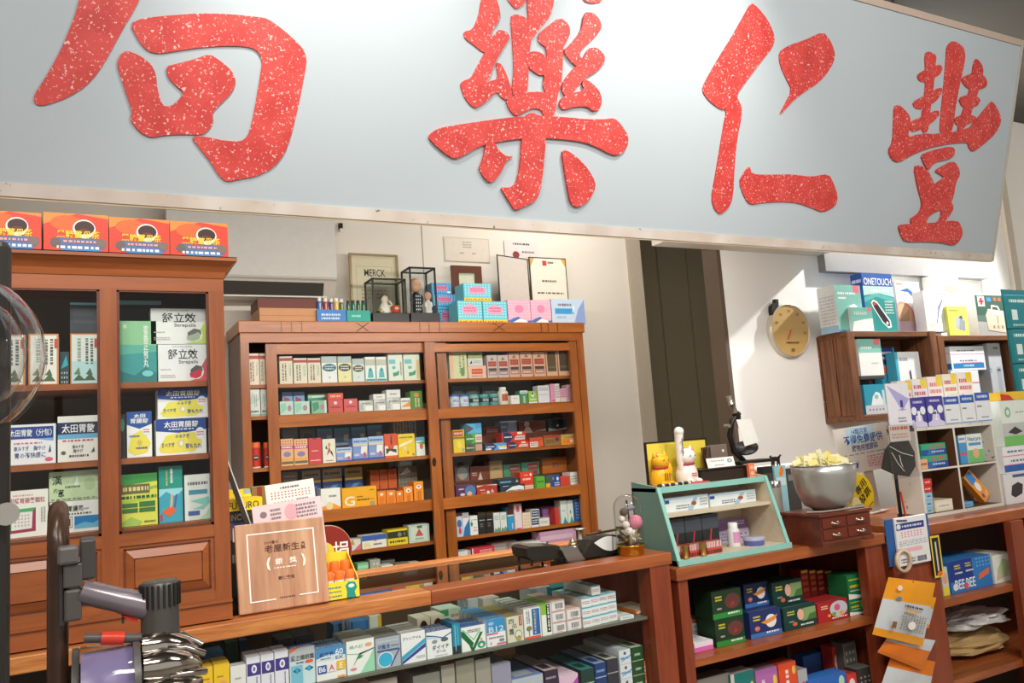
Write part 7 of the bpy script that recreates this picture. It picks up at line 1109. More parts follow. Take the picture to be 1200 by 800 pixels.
part(MB().face('p,.05,.96,.98,.62,.62,.34,b0aee0|t,1,.56,.44,.68,.6,4a3a9a|l,.45,.36,.8,.4,8a8ab0,1|l,.4,.08,.75,.22,8a8a98,2', (xa, 2.188, z0), (1, 0, 0), (0, 0, 1), w, ztc - z0, (0, -1, 0)), 'print', u); part(MB().box(xb - .02, xb + .02, 2.192, 2.1995, z0, z0 + .02, 'd8d4e0'), 'clip', u)
# ================================================================== wall crates on the right with their boxes
cy0 = 2.95
def crate(lab, x0, x1, z0, z1, mid=None):
    u = thing('wooden_crate', lab, 'crate', ((x0 + x1) / 2, cy0, z0), 'wall crates'); th = .03
    for a, b, nme in ((z0, z0 + th, 'bottom_plank'), (z1 - th, z1, 'top_plank')): part(MB().bbox(x0, x1, cy0, WC - .012, a, b, CRATE, .003), nme, u)
    for x in (x0, x1 - th):
        for k in range(2):
            ya = cy0 + k * .095; part(MB().bbox(x, x + th, ya, ya + .088, z0 + th, z1 - th, CRATEZ, .003), 'side_plank', u)
        part(MB().bbox(x - .004, x + th + .02, cy0 - .012, cy0, z0, z1, CRATEZ, .003), 'corner_batten', u)
    h = (z1 - z0 - .004) / 4
    for k in range(4): part(MB().box(x0, x1, WC - .012, WC - .001, z0 + k * h, z0 + (k + 1) * h - .004, CRATE), 'back_plank', u)
    return z1, z0 + th
xa = P(997, 440, cy0).x; xb = P(1097, 430, cy0).x; za = P(1040, 491, cy0).z; zb1 = P(1030, 388, cy0).z
ct, cb1 = crate('dark brown wooden wall crate behind the purple cartons', xa, xb, za, zb1)
xc = P(1191, 430, cy0).x; zb2 = P(1140, 393, cy0).z; ct2, cb2 = crate('dark brown wooden wall crate right of the purple cartons', xb + .035, xc, za + .02, zb2)
G = 'cartons around the wall crates'
TL = 'r,.0,.0,.0,.0,fff|r,.3,.0,1,.6,7cc4b8|'
def oc(lab, x0, x1, yt, base, spec, z=None, Y=None, d=.12, **k): return on(ct if z is None else z, x0, x1, yt, yt + 30, Y or cy0 + .02, base, spec, lab, d, group=G, parts=True, **k)
oc('tall white and teal carton at left end of the crate top', 979, 1009, 334, '86c6ba', 'l,.1,.78,.8,.86,f2f6f4,1|r,.1,.7,.4,.74,f2f6f4|r,.72,.84,.95,1,e8788a|p,.4,.3,.5,.55,.7,.6,.85,.5,.9,.3,f4f6f4|r,0,0,1,.04,4f8ac8', side='e9ebea', ss='l,.1,.1,.9,.8,c8c8cc,10|r,0,0,1,.14,9fc4dc', top='5f8fb4')
oc('low white and teal carton in front on the crate top', 998, 1023, 360, '7cc2b4', 'p,.0,0,1,0,1,.55,.6,.5,.1,.4,f4f4f2|r,.78,.84,1,1,e8788a|l,.15,.68,.75,.82,f0f4f2,2', Y=cy0 + .0, d=.018, side='eeeeea')
oc('tall teal and blue meter carton with white brand lettering', 1011, 1046, 320.5, '2f9a98', 'r,0,.76,1,1,2a5aa8|p,0,.62,.5,.66,1,.6,1,.78,0,.78,bfe4dc|p,0,.5,.4,.6,1,.5,1,.58,.4,.66,0,.58,5fbcb8|t,ONETOUCH,.05,.8,.96,.92,fff|l,.25,.66,.85,.74,f0f8f4,1|p,.2,.5,.28,.55,.4,.52,.78,.2,.8,.08,.68,.06,.5,.16,.24,.42,f0f4f4|p,.24,.49,.3,.52,.4,.48,.74,.18,.74,.1,.66,.1,.52,.18,.28,.42,2c2c30|p,.25,.48,.32,.51,.38,.47,.3,.44,c84a40|e,.62,.12,.7,.18,e8f0f0|l,.65,.3,.92,.54,d8eeea,5', d=.075, side='2a62ac', ss='r,0,.78,1,1,27509c|l,.1,.82,.9,.92,e8f0f8,1', top='2a4f94', Y=cy0 + .03)
oc('white carton with orange circle photo on the crate top', 1050, 1078, 330, 'f1eeec', 'e,-.35,-.05,.7,.62,e8988a|e,-.3,-.02,.62,.57,e9b890|p,0,.25,.5,.5,.4,.2,c8a078|r,0,.06,.62,.24,e0c4d0|p,.15,.82,.5,.88,.86,.74,.94,.6,.8,.64,.5,.8,3f62a0|l,.05,.92,.3,.98,e8906a,1', Y=cy0 + .115, d=.06, z=max(ct, ct2))
oc('big plain white carton with grey curve on the crate joint', 1083, 1111, 341, 'eceeed', 'p,.4,.2,.44,.2,.55,.6,.75,.8,.8,.78,.6,.55,7a84b0|l,.6,.9,.95,.96,9a9aa0,1|e,.1,.1,.4,.2,f0e8c0', side='e4e6e4', z=max(ct, ct2), d=.07)
f = find('big plain white carton with grey curve on the crate joint')
oc('tall white carton with grey phone picture behind the plain one', 1096, 1124, 323, 'eeeeec', 'r,.35,.72,.9,.86,c8a49a|r,.5,.3,.75,.66,b4b8c4|l,.1,.9,.8,.96,b0b0b0,1|r,.62,.2,.76,.34,8a8e98', z=ct2, Y=cy0 + .1, d=.08)
oc('lime yellow carton with grey device on the crate top', 1111, 1134, 359, 'd8de6a', 'p,.3,.25,.55,.2,.6,.6,.4,.65,b8bcc0|p,.5,.2,.8,.15,.85,.5,.6,.6,9aa0a4|p,.52,.62,.75,.56,.7,.7,3a5a8a|l,.1,.82,.6,.9,a8a84a,1', z=ct2, Y=cy0 + .0, d=.018, side='c8ce5a')
oc('dark green first aid carton with red cross on the crate top', 1144, 1187, 346, '3f5f52', 'r,0,0,1,.4,a8a8a4|p,0,.35,1,.3,1,.5,0,.5,5a7468|r,.06,.72,.24,.97,eee6e0|r,.12,.76,.18,.93,c83038|r,.08,.82,.22,.87,c83038|r,.3,.84,.42,.94,4a8ac8|r,.48,.86,.56,.94,d86a4a|r,.6,.86,.68,.94,d86a4a|r,.72,.86,.8,.94,d86a4a|p,.25,.14,.8,.06,.9,.2,.86,.6,.3,.66,.22,.5,d4c4ac|p,.22,.5,.3,.66,.86,.6,.8,.52,e0d2ba|p,.38,.66,.4,.76,.58,.74,.62,.64,.58,.64,.55,.7,.42,.71,.42,.66,e4d8c4|r,.52,.3,.54,.5,8a7a68|d,.35,.14,.8,.3,9a8a76,4,1', z=ct2, side='e8e8e6', d=.12)
# in the crates
u = oc('white and teal carton tilted on the black device in crate', 1006, 1033, 397, 'f0f1ef', 'r,0,.62,1,1,86c6ba|l,.1,.7,.6,.82,f2f6f4,1|r,.68,.84,.95,1,e8788a|l,.5,.3,.8,.36,c0c0c0,1', z=P(1010, 440, cy0).z, d=.06)
A = P(1010, 441, cy0).x; B = P(1036, 432, cy0).x; zz = u.location.z
t = thing('black_device', 'black bracket device under the tilted carton in crate', 'device', ((A + B) / 2, cy0 + .05, cb1)); cb1 += .001; part(MB().bbox(A, B + .01, cy0 + .01, cy0 + .17, zz - .022, zz - .001, M('4a4a4c', .35), .004), 'bar', t); part(MB().bbox(A, A + .03, cy0 + .12, cy0 + .17, cb1, zz - .022, M('26241f', .4), .004), 'leg', t); part(MB().bbox(A, B - .03, cy0 + .08, cy0 + .16, zz - .045, zz - .023, BLACK, .003), 'arm', t)
CRB = 'p,.25,.3,.35,.6,.5,.75,.65,.7,.8,.35,1,.25,1,.3,.0,.3,e8eef0|r,0,0,1,.3,c8ccd4|d,.1,.08,.8,.22,7a7a88,5,1|e,.42,.5,.58,.66,8fc4c0|r,.75,.3,.85,.8,bfe0e4'
oc('blue and white carton with capsule shape low in crate', 1013, 1041, 450, '2f98b4', CRB, z=cb1, Y=cy0 + .012, d=.06); oc('blue white and yellow carton standing in crate', 1050, 1078, 412, '4fb0cc', 'r,.1,.5,1,1,eceef0|l,.15,.82,.5,.92,8a9aa8,1|p,.0,.3,1,.4,1,.56,0,.5,f0dc5a|p,.55,.3,.62,.3,.58,.7,.5,.66,4a4a44', z=cb1, Y=cy0 + .04, d=.06); oc('blue carton with navy and orange label in crate', 1031, 1049, 407, '3fa8cc', 'r,.1,.74,.9,1,2a3f7c|l,.2,.8,.8,.95,d8e4f4,2|r,.12,.6,.9,.72,e8826a|p,.1,.2,.5,.5,.9,.4,.9,.55,.4,.55,c8ecf0', z=cb1, Y=cy0 + .115, d=.05)
oc('white carton with pink line and blue band in right crate', 1114, 1154, 404, 'eef0f3', 'r,.05,.08,.95,.3,2f86c8|l,.35,.12,.65,.26,cfe4f4,1|r,0,.66,1,.69,e89ab0|r,.3,.3,.9,.33,e89ab0|l,.25,.35,.75,.45,7a7a8a,1|l,.2,.78,.7,.86,5a6a9a,1', z=P(1130, 432, cy0).z, d=.09, side='e4e6ea', ss='r,0,.05,1,.3,2f76b8|r,0,.7,1,.73,e89ab0'); zz = P(1130, 432, cy0).z
oc('white pink lined carton under the blue band carton', 1116, 1148, 434, 'eceef0', 'r,0,.6,1,.66,e89ab0|l,.2,.7,.7,.9,5a6a9a,1', z=cb2, d=.08)
f = find('white pink lined carton under the blue band carton'); g_ = find('white carton with pink line and blue band in right crate'); g_.location.z = ztop(f) + .0012
oc('large silver grey carton standing in right crate', 1158, 1173, 402, 'c4c9cd', 'l,.45,.88,.8,.95,4a4a50,1|r,.5,.1,.85,.6,aeb4ba|t,m,.02,.5,.14,.58,4f90c0|l,.55,.5,.8,.58,3a3a40,1', z=cb2, Y=cy0 + .03, d=.12)
A = P(1185, 400, 2.6); B = P(1225, 400, 2.6); z0 = FT; z1_ = P(1190, 339, 2.6).z
t = thing('teal_carton_tower', 'tall teal hanging strip of packs at the right edge', 'pack strip', ((A.x + B.x) / 2, 2.61, z0)); part(MB().box(A.x, B.x, 2.612, 2.618, z0, z1_, '1f6f7a'), 'backing_strip', t); hh = (P(1190, 350, 2.6).z - P(1190, 390, 2.6).z)
for k in range(6):
    zt_ = P(1190, 346, 2.6).z - k * hh
    if zt_ - hh > z0: part(MB().bbox(A.x, B.x, 2.59, 2.611, zt_ - hh + .004, zt_, '23838c' if k < 3 else '4a3a86', .003).face('l,.05,.72,.5,.88,d8f0ee,1|r,.08,.25,.24,.55,d8ecea|l,.08,.05,.4,.15,bfe0e0,1', (A.x, 2.59, zt_ - hh + .004), (1, 0, 0), (0, 0, 1), B.x - A.x, hh, (0, -1, 0)), 'pack', t)
# boxes right of the pigeonhole box
G = 'cartons right of the pigeonhole box'; fy = 2.2
f = on(FZ, 1178, 1232, 552, 602, fy, 'e6e9ea', 'p,.12,.3,.2,.2,.36,.3,.4,.6,.3,.7,.16,.6,3a3a3e|r,.2,.86,.5,.96,4a5a9a|l,.5,.3,.95,.6,a8b0b8,4', 'white carton with dark device picture at the right edge', .14, group=G, parts=True)
f = stack(f, 1174, 1228, 521, 'eef0f4', 'r,0,.05,1,.3,2f66b8|r,0,.62,1,.66,e08aa4|r,0,.3,1,.33,e08aa4|l,.1,.74,.6,.86,5a6a9a,1|l,.15,.38,.6,.52,7a7a8a,1', 'white carton with blue and pink bands at the right edge', d=.13, group=G, parts=True)
f = stack(f, 1171, 1226, 468, 'e8f0e8', 'r,0,0,1,.22,7ac46a|r,.0,.22,1,.5,c4c8c6|p,.1,.3,.25,.42,.4,.3,.25,.24,3a3a38|e,.08,.62,.2,.86,8ac0a0|e,.11,.68,.17,.8,e8f0e8|l,.3,.7,.8,.76,a8c0b0,1', 'white and green carton with an eye at the right edge', d=.12, group=G, parts=True)
stack(f, 1172, 1222, 458, 'f0c83a', 'p,0,0,.3,0,.2,.6,0,.8,d8402c', 'flat yellow carton topmost at the right edge', d=.1, group=G, parts=True)

# ================================================================== hanging packs in front of the shelf-unit board
hy = CF - .006
def hang(x, y): return P(x, y, hy)
u = thing('hanging_pack', 'white hanging pack with navy header on the shelf-unit board', 'pack', (hang(1066, 604).x, hy, hang(1066, 662).z))
A = [hang(1047, 604), hang(1085, 604), hang(1085, 661), hang(1050, 657)]; xa_, xb_ = hang(1047.5, 630).x, hang(1085, 630).x; za_, zb_2 = hang(1066, 661).z, hang(1066, 604).z
part(MB().bbox(xa_, xb_, hy - .012, hy - .001, za_, zb_2, 'eceaea', .003).face('r,.02,.74,.9,.88,2f3a86|l,.2,.77,.85,.85,d8dcf0,1|e,.03,.76,.16,.87,e8eaf4|d,.12,.57,.82,.71,e0608a,7,3|l,.05,.4,.95,.52,b8bcc4,3|r,.05,.28,.75,.36,eeb8c4|l,.05,.05,.5,.16,6a6a74,2|b,.56,.05,.85,.16,4a4a70', (xa_, hy - .012, za_), (1, 0, 0), (0, 0, 1), xb_ - xa_, zb_2 - za_, (0, -1, 0)), 'pouch', u); part(MB().tube([(xa_ + .01, hy - .014, zb_2 - .008), (xa_ + .06, hy - .016, zb_2 - .012)], .003, BLACK, 6), 'hook', u)
xa2, xb2 = hang(1037, 630).x, hang(1091, 630).x; u = thing('blue_card', 'blue card hanging behind the white pack', 'card', (xa2, hy, za_)); part(MB().box(xa2 + .008, xb2 - .004, hy - .0004, hy + .003, za_ + .005, zb_2 - .002, '2f5f9e'), 'sheet', u)
q = hang(1053, 656); u = thing('tape_roll', 'beige roll of tape hanging under the white pack', 'tape', (q.x, hy, q.z - .05)); R_ = .042
part(MB().lathe([(R_ * .78, -.006), (R_, -.006), (R_, .006), (R_ * .78, .006), (R_ * .78, -.006)], (q.x, hy - .02, q.z), M('e6cdb0', .5), 28, ax=(0, 1, 0)), 'ring', u); part(MB().tube([(q.x, hy - .026, q.z + R_ * .8), (q.x, hy + .004, q.z + R_ * .8)], .003, BLACK, 6), 'peg', u)
xa_, xb_ = hang(1090, 650).x, hang(1101, 650).x; u = thing('yellow_black_strip', 'narrow black card with yellow border and orange dot', 'card', (xa_, hy, hang(1096, 675).z)); z0, z1_ = hang(1098, 676).z, hang(1094, 627).z
part(MB().box(xa_, xb_, hy - .008, hy - .004, z0, z1_, '26241f').face('o,.0,.0,1,1,e6cc4a,.14|r,.42,.15,.58,.85,d8d4c4|e,.3,.02,.9,.14,e8702c', (xa_, hy - .008, z0), (1, 0, 0), (0, 0, 1), xb_ - xa_, z1_ - z0, (0, -1, 0)), 'card', u); part(MB().tube([((xa_ + xb_) / 2, hy - .006, z1_ - .004), ((xa_ + xb_) / 2, hy + .008, z1_ - .004)], .002, BLACK, 6), 'peg', u)
def snack(lab, pts, off, cols, front):
    """soft hanging snack pack: bulged pouch between four corners (px) at depth hy - off"""
    Q = [P(x, y, hy - off) for x, y in pts]; n = 8; u = thing('snack_pack', lab, 'pack', tuple((Q[2] + Q[3]) / 2), 'orange snack packs on the shelf-unit board')
    vs = [[], []]; th = .012
    for j in range(n + 1):
        for i in range(n + 1):
            a, b = i / n, j / n; p = (Q[0] * (1 - a) + Q[1] * a) * (1 - b) + (Q[3] * (1 - a) + Q[2] * a) * b; k = math.sin(math.pi * a) ** .6 * math.sin(math.pi * b) ** .6; wv = .003 * math.sin(9 * a + 4 * b)
            vs[0].append(p + Vector((0, -th * k - .001 + wv * k, 0))); vs[1].append(p + Vector((0, th * .4 * k, 0)))
    def band(j0, j1, c): return [(j * (n + 1) + i, j * (n + 1) + i + n + 1, j * (n + 1) + i + n + 2, j * (n + 1) + i + 1) for j in range(j0, j1) for i in range(n)]
    mb = MB(); mb.add(vs[0], band(0, 3, 0), cols[0], True); mb.add(vs[0], band(3, 7, 0), cols[1], True); mb.add(vs[0], band(7, 8, 0), cols[2], True); mb.add(vs[1], [f[::-1] for f in band(0, 8, 0)], cols[0], True)
    part(mb, 'pouch', u)
    if front:
        p = lambda a, b: (Q[0] * (1 - a) + Q[1] * a) * (1 - b) + (Q[3] * (1 - a) + Q[2] * a) * b; o = p(.15, .84) + Vector((0, -.0165, 0)); ux = (p(.85, .84) - p(.15, .84)); uz = p(.15, .06) - p(.15, .84)
        part(MB().face('e,.0,.82,.14,.94,f4e6d8|e,.04,.62,.2,.7,4a90c8|l,.32,.5,.86,.58,4a3a2a,1|r,.36,.42,.7,.47,e8b06a|k,.3,.02,1,.4,8f8a84,9|r,.08,.02,.2,.16,8a5a3c|e,.5,.06,.72,.24,f0eee8', o, ux.normalized(), uz.normalized(), ux.length, uz.length, (0, -1, 0), .0012), 'print', u)
    part(MB().tube([(Q[0] + Q[1]) / 2 + Vector((0, -.004, -.006)), (Q[0] + Q[1]) / 2 + Vector((0, off + .004, -.006))], .0025, BLACK, 6), 'peg', u)
    return u
OR = M('f0a024', .25); OR2 = M('e0761c', .25); SV = M('cdd2d6', .18)
snack('lowest orange snack pack on the shelf-unit board', [(1045, 765), (1096, 775), (1086, 822), (1031, 806)], .012, (OR2, SV, OR2), False)
snack('second orange snack pack hanging under the front one', [(1043, 742), (1096, 750), (1080, 785), (1028, 764)], .034, (SV, OR2, OR2), False)
snack('orange and silver snack pack hanging in front with a clear window', [(1041, 676), (1096, 683), (1081, 757), (1022, 743)], .058, (OR, SV, OR), True)
snack('orange snack pack half hidden behind the front one', [(1050, 690), (1097, 700), (1088, 736), (1044, 728)], .03, (OR, SV, OR), False)

# plastic bags on the low shelf of the side unit
def lump(name, lab, cat, cx, cy, cz, sx, sy, sz, m, seed, amp=.35):
    rnd = random.Random(seed); n, k = 26, 14; vs = []; fs = []; ph = [(rnd.uniform(2, 9), rnd.uniform(2, 9), rnd.uniform(0, 6)) for _ in range(7)]
    for j in range(k + 1):
        t_ = math.pi * j / k
        for i in range(n):
            a = 2 * math.pi * i / n; x, y, z = math.sin(t_) * math.cos(a), math.sin(t_) * math.sin(a), -math.cos(t_)
            g = 1 + amp * sum(math.sin(p * x + q * z + r + 3 * y) * abs(math.sin(q * y + p * z)) for p, q, r in ph) / 5
            vs.append((cx + sx * x * g, cy + sy * y * g, max(cz + .0008, cz + sz * (1 + z * g))))
    for j in range(k):
        for i in range(n): fs.append((j * n + i, j * n + (i + 1) % n, (j + 1) * n + (i + 1) % n, (j + 1) * n + i))
    return single(MB().add(vs, fs, m), name, lab, cat, (cx, cy, cz))
bx0 = P(1148, 780, 2.25)
lump('paper_bag_bundle', 'tan crumpled paper bag bundle on the lowest side shelf', 'bag', bx0.x, 2.3, FS2, .21, .13, .045, M('b99a68', .7), 3); lump('white_plastic_bag', 'crumpled white plastic bag lying on the tan bundle', 'bag', bx0.x + .02, 2.28, FS2 + .11, .19, .11, .03, M('dcdcda', .3), 5, .5); lump('clear_plastic_bag', 'translucent grey plastic bag heaped at left on the low shelf', 'bag', P(1122, 745, 2.4).x + .0, 2.49, FS2 + .0, .06, .04, .09, glass('bag_film', (.80, .82, .88), 1.4, .25, 2.2), 9, .5)
lump('white_bag_knot', 'small knotted white bag at back of the low shelf', 'bag', bx0.x + .24, 2.49, FS2 + .0, .08, .06, .06, M('d2d0cc', .35), 12, .6)

# ================================================================== mask bag on its post
q = P(1062, 605, 2.14); u = thing('mask_bag', 'clear bag with a black mask hanging on a black post by the pigeonhole box', 'pack', (q.x, 2.14, FT), rot=None)
px_ = P(1054, 560, 2.14).x; zb3 = P(1056, 560, 2.14).z; ztp = P(1056, 497, 2.14).z
part(MB().tube([(px_, 2.155, FT), (px_, 2.155, ztp)], .007, BLACK, 8), 'post', u); part(MB().bbox(px_ - .04, px_ + .04, 2.13, 2.19, FT, FT + .012, BLACK, .003), 'foot', u)
part(MB().box(P(1039, 530, 2.14).x, P(1075, 530, 2.14).x, 2.128, 2.131, zb3, ztp, PLAST), 'clear_film', u); part(MB().box(P(1040, 505, 2.14).x, P(1064, 505, 2.14).x, 2.1315, 2.134, P(1052, 517, 2.14).z, ztp, 'eae2da').face('l,.05,.6,.95,.95,e0603a,1|l,.1,.15,.9,.5,e8a07a,2', (P(1040, 505, 2.14).x, 2.1315, P(1052, 517, 2.14).z), (1, 0, 0), (0, 0, 1), P(1064, 505, 2.14).x - P(1040, 505, 2.14).x, ztp - P(1052, 517, 2.14).z, (0, -1, 0)), 'header_card', u)
MK = [(1036, 549), (1040, 527), (1047, 518), (1062, 511), (1072, 530), (1073, 546), (1066, 558), (1052, 556)]
part(MB().prism([P(x, y, 2.136) for x, y in MK], (0, .014, 0), M('33312e', .7)), 'mask', u)
for a, b in (((1043, 523), (1070, 534)), ((1045, 530), (1060, 552)), ((1054, 533), (1058, 547))): part(MB().tube([P(*a, 2.126), P((a[0] + b[0]) / 2, (a[1] + b[1]) / 2 + 2, 2.125), P(*b, 2.126)], .0016, M('d8d4cc'), 5), 'ear_loop', u)
rx = P(1059, 580, 2.12).x; single(MB().tube([(rx, 2.12, FT + .001), (rx + .004, 2.135, FT + .13)], .004, M('c8362e'), 8), 'red_pen', 'thin red pen standing beside the black mask post', 'pen', (rx, 2.12, FT))

# ================================================================== dial on the wall
q = P(925, 387, WC - .02); rC = .146
u = thing('wall_dial', 'round tan wall thermometer with red pointer', 'thermometer', (q.x, WC - .001, q.z - rC)); part(MB().lathe([(rC, 0), (rC, .028), (rC * .96, .034), (rC * .93, .026)], (q.x, WC - .001, q.z), M('cfc6b4', .3, .5), 40, ax=(0, -1, 0), cap=False), 'case', u); part(MB().lathe([(rC * .94, .027), (.0005, .0275)], (q.x, WC - .001, q.z), M('e2b672', .5), 40, ax=(0, -1, 0)), 'dial_face', u)
sp_ = '|'.join('t,%s,%.3f,%.3f,%.3f,%.3f,6a5232' % (s, .5 + .36 * math.cos(a) - .035, .5 + .36 * math.sin(a) - .025, .5 + .36 * math.cos(a) + .035, .5 + .36 * math.sin(a) + .025) for s, a in (('10', 2.2), ('0', 2.75), ('20', 1.57), ('30', .95), ('40', .4), ('50', -.15))) + '|l,.34,.24,.68,.29,6a5232,1|r,.46,.1,.54,.16,8a7248'
part(MB().face(sp_, (q.x - rC, WC - .029, q.z - rC), (1, 0, 0), (0, 0, 1), 2 * rC, 2 * rC, (0, -1, 0), .0006), 'numerals', u)['kind'] = 'stuff'; part(MB().tube([(q.x, WC - .032, q.z), (q.x - .03, WC - .032, q.z - .05)], .003, M('d8603a'), 6), 'pointer', u); part(MB().lathe([(rC * .93, .031), (.0005, .0312)], (q.x, WC - .001, q.z), GL, 32, ax=(0, -1, 0)), 'glass', u)
qc = P(909, 360, WC - .03); s_ = .0042
single(MB().prism([(qc.x + a * s_, WC - .03, qc.z + b * s_) for a, b in [(-7, -9), (-7, -3), (-6, 2), (-2, 5), (1, 6), (2, 11), (4, 9), (6, 11), (6, 5), (5, 0), (3, -3), (-2, -4), (-4, -3), (-5, -6), (-5, -11), (-6, -12)]], (0, .026, 0), BLACK), 'black_cat_cutout', 'small black cat cut-out perched on the wall thermometer', 'ornament', (qc.x, WC - .01, qc.z))

# ================================================================== vacuum cleaner on its stand
VY = 1.25; V = lambda x, y, d=0: P(x, y, VY) + Vector((0, d, 0)); GR = M('5a5654', .35); GRD = M('4a4644', .4); PUR = M('9a90b4', .3); CHR = M('b9b2a8', .12, 1.0); BRN = M('4a3328', .28)
pk = V(67, 600); rp = .0125
u = thing('vacuum_stand', 'dark brown tubular vacuum stand with rounded top loop', 'stand', (pk.x, VY, 0)); zt5 = V(67, 588).z - rp
arc = [(pk.x, VY + .06 - .06 * math.cos(math.pi * i / 14), zt5 - .06 + .06 * math.sin(math.pi * i / 14)) for i in range(15)]
part(MB().tube([(pk.x, VY, .02), (pk.x, VY, .5)] + arc + [(pk.x - .01, VY + .13, .5), (pk.x - .01, VY + .14, .02)], rp, BRN, 14), 'tube_loop', u); part(MB().bbox(pk.x - .14, pk.x + .14, VY - .14, VY + .2, 0, .022, BRN, .008), 'base_plate', u)
u2 = thing('cordless_vacuum', 'grey cordless vacuum cleaner with clear bin docked on the brown stand', 'vacuum cleaner', (V(110, 780).x, VY, V(110, 850).z))
dx0, dx1 = V(69, 660).x, V(97, 660).x
part(MB().bbox(V(68, 640).x, V(93, 640).x, VY - .045, VY - .014, V(80, 658).z, V(80, 637).z, M('6a6664', .35), .004), 'dock_bracket', u2); part(MB().bbox(V(93.5, 640).x, V(112, 640).x, VY - .035, VY + .02, V(98, 676).z, V(98, 630).z, GRD, .003), 'dock_clip', u2)
part(MB().bbox(V(75, 690).x, V(97, 690).x, VY - .04, VY - .014, V(86, 684).z, V(86, 657).z, GR, .002), 'battery_upper', u2); part(MB().bbox(V(76, 700).x, V(96, 700).x, VY - .042, VY - .014, V(86, 722).z, V(86, 686).z, GR, .003), 'battery_lower', u2); part(MB().bbox(V(70, 690).x, V(75.5, 690).x, VY - .03, VY - .013, V(72, 730).z, V(72, 640).z, GRD, .002), 'back_spine', u2)
part(MB().lathe([(.0155, 0), (.0155, .05), (.0165, .052), (.018, .1)], V(95, 689, -.03), M('8a8088', .25, .35), 20, ax=V(168, 706, -.03) - V(95, 689, -.03)), 'handle', u2)
part(MB().prism([V(x, y, -.036) for x, y in [(141, 716), (160, 719), (160, 724), (150, 722)]], (0, .012, 0), M('d8382c')), 'trigger', u2); part(MB().tube([V(143, 712, -.03), V(143, 726, -.03)], .0016, GRD, 6), 'trigger_guard', u2)
cm = V(185.5, 700, -.03); rm = (V(208, 700).x - V(163, 700).x) / 2; zb4 = V(185, 752).z; zt6 = V(185, 677).z; hm = zt6 - zb4
part(MB().lathe([(rm, 0), (rm, hm * .6), (rm * .99, hm * .98), (rm * .9, hm), (rm * .4, hm)], (cm.x, cm.y, zb4), M('4f4b49', .3), 32), 'motor_housing', u2)
for i in range(22):
    a = i / 22 * 6.2832; part(MB().box(-.0014, .0014, -.001, .002, 0, hm * .34, M('24211f', .5)), 'vent_slot', u2); o_ = u2.children[-1]; o_.data.transform(Matrix.Translation(Vector((cm.x + rm * math.cos(a), cm.y + rm * math.sin(a), zb4 + hm * .62)) - Vector(u2.location)) @ Matrix.Rotation(a - math.pi / 2, 4, 'Z') @ Matrix.Translation(Vector(u2.location)))
part(MB().tube([V(99, 741, -.04), V(168, 741, -.04)], .006, GR, 8), 'release_bar', u2); part(MB().tube([V(118, 741, -.041), V(144, 741, -.041)], .0085, M('d8402c', .3), 10), 'red_catch', u2)
bc = V(116, 806, -.03); rB = bc.z - V(116, 750).z; rB = abs(rB); L0, L1 = V(91, 790).x, V(158, 790).x
part(MB().lathe([(rB * .9, 0), (rB, .004), (rB, L1 - L0)], (L0, bc.y, bc.z), glass('smoky_bin', (.88, .87, .93), 1.45, .05, 1.6), 36, ax=(1, 0, 0)), 'clear_bin', u2); part(MB().lathe([(rB * .86, 0), (rB * .9, (L1 - L0) * .9), (0, (L1 - L0) * .92)], (L0 + .004, bc.y, bc.z), PUR, 30, ax=(1, 0, 0)), 'inner_shroud', u2); part(MB().lathe([(rB * 1.02, 0), (rB * 1.02, .008)], (L1 - .004, bc.y, bc.z), GR, 36, ax=(1, 0, 0)), 'bin_collar', u2); part(MB().lathe([(rB * .99, -.006), (rB * .99, .002), (0, .002)], (L0, bc.y, bc.z), GRD, 30, ax=(1, 0, 0)), 'bin_lid', u2)
part(MB().lathe([(rB * .72, 0), (rB * .72, .06), (rB * .4, .07), (0, .072)], (L1 + .004, bc.y, bc.z), M('3a3634', .4), 28, ax=(1, 0, 0)), 'cyclone_core', u2)
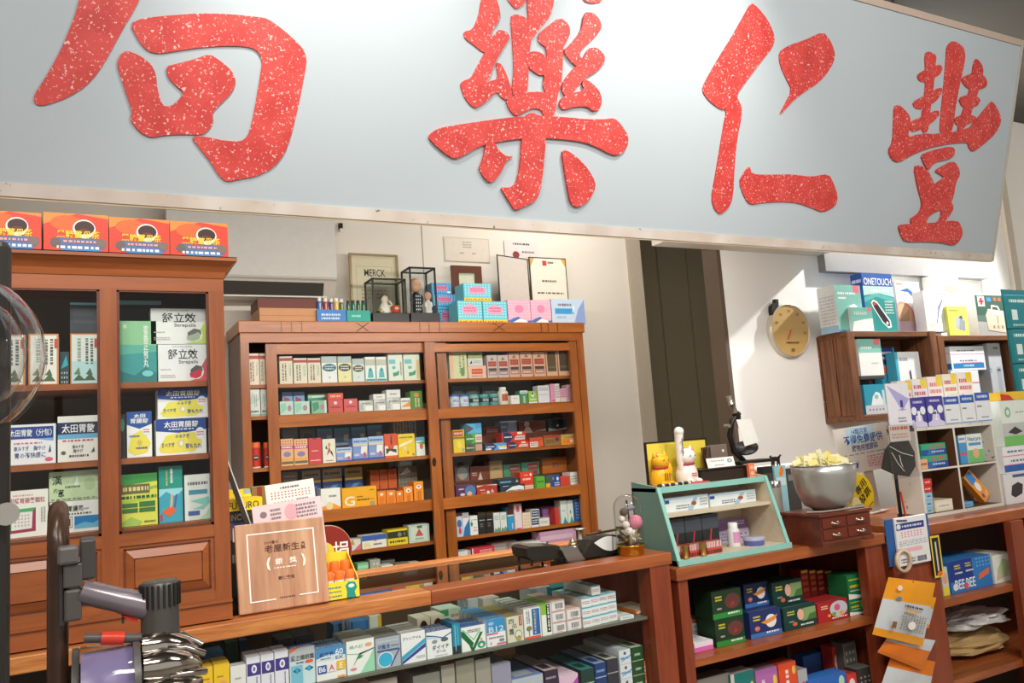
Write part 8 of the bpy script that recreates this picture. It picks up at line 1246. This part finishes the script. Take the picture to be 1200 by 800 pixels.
for i in range(10):
    a = i / 10 * 6.2832; ca, sa = math.cos(a), math.sin(a); r1 = rB * .86; part(MB().tube([(L1 + .006, bc.y + ca * r1 * 1.02, bc.z + sa * r1 * 1.02), (L1 + .03, bc.y + ca * r1, bc.z + sa * r1), (L1 + .055, bc.y + ca * r1 * .86, bc.z + sa * r1 * .86), (L1 + .074, bc.y + ca * r1 * .58, bc.z + sa * r1 * .58)], [.017, .021, .017, .008], CHR, 12), 'cyclone_cone', u2)
    r2 = rB * .98; part(MB().tube([(L1 + .036, bc.y + math.cos(a + .31) * r2, bc.z + math.sin(a + .31) * r2), (L1 + .058, bc.y + math.cos(a + .31) * r2 * .94, bc.z + math.sin(a + .31) * r2 * .94), (L1 + .082, bc.y + math.cos(a + .31) * r2 * .66, bc.z + math.sin(a + .31) * r2 * .66)], .0045, CHR, 8), 'cyclone_pipe', u2)

# ================================================================== clear dome with black post at the left edge
DY = 1.0; D = lambda x, y: P(x, y, DY); c0 = D(-72, 412); rd = (D(52, 420) - c0).length
u = thing('dome_stand', 'black post holding a clear plastic dome at the left edge of the photo', 'stand', (D(-8, 600).x, DY + .06, 0))
part(MB().bbox(D(-26, 500).x, D(8, 500).x, DY + .03, DY + .06, .02, D(4, 272).z, M('2a2724', .4), .008), 'post', u); part(MB().bbox(D(-60, 500).x, D(40, 500).x, DY - .08, DY + .08, 0, .02, M('2a2724', .4), .004), 'base_plate', u); part(MB().lathe([(.012, 0), (.012, .004)], D(6, 603) + Vector((0, .02, 0)), M('b8b4ac', .3, .7), 16, ax=(0, -1, 0)), 'screw_cap', u)
prof = [(rd * math.cos(a), rd * math.sin(a)) for a in [i * math.pi / 2 / 14 for i in range(15)]]; prof[-1] = (.0005, rd)
part(MB().lathe(prof, c0 + Vector((0, .03, 0)), PLAST, 48, ax=(.25, -1, 0)), 'clear_dome', u); part(MB().tube([c0 + Vector((0, .03, 0)) + Vector((math.cos(i / 48 * 6.2832) * .97, math.cos(i / 48 * 6.2832) * .2425, math.sin(i / 48 * 6.2832))) * rd * 1.0 for i in range(48)], .0035, PLAST, 8, close=True), 'dome_rim', u)
part(MB().lathe([(r_ * .8, z_ * .78) for r_, z_ in prof], c0 + Vector((0, .03, 0)), PLAST, 40, ax=(.25, -1, 0)), 'inner_dome', u)
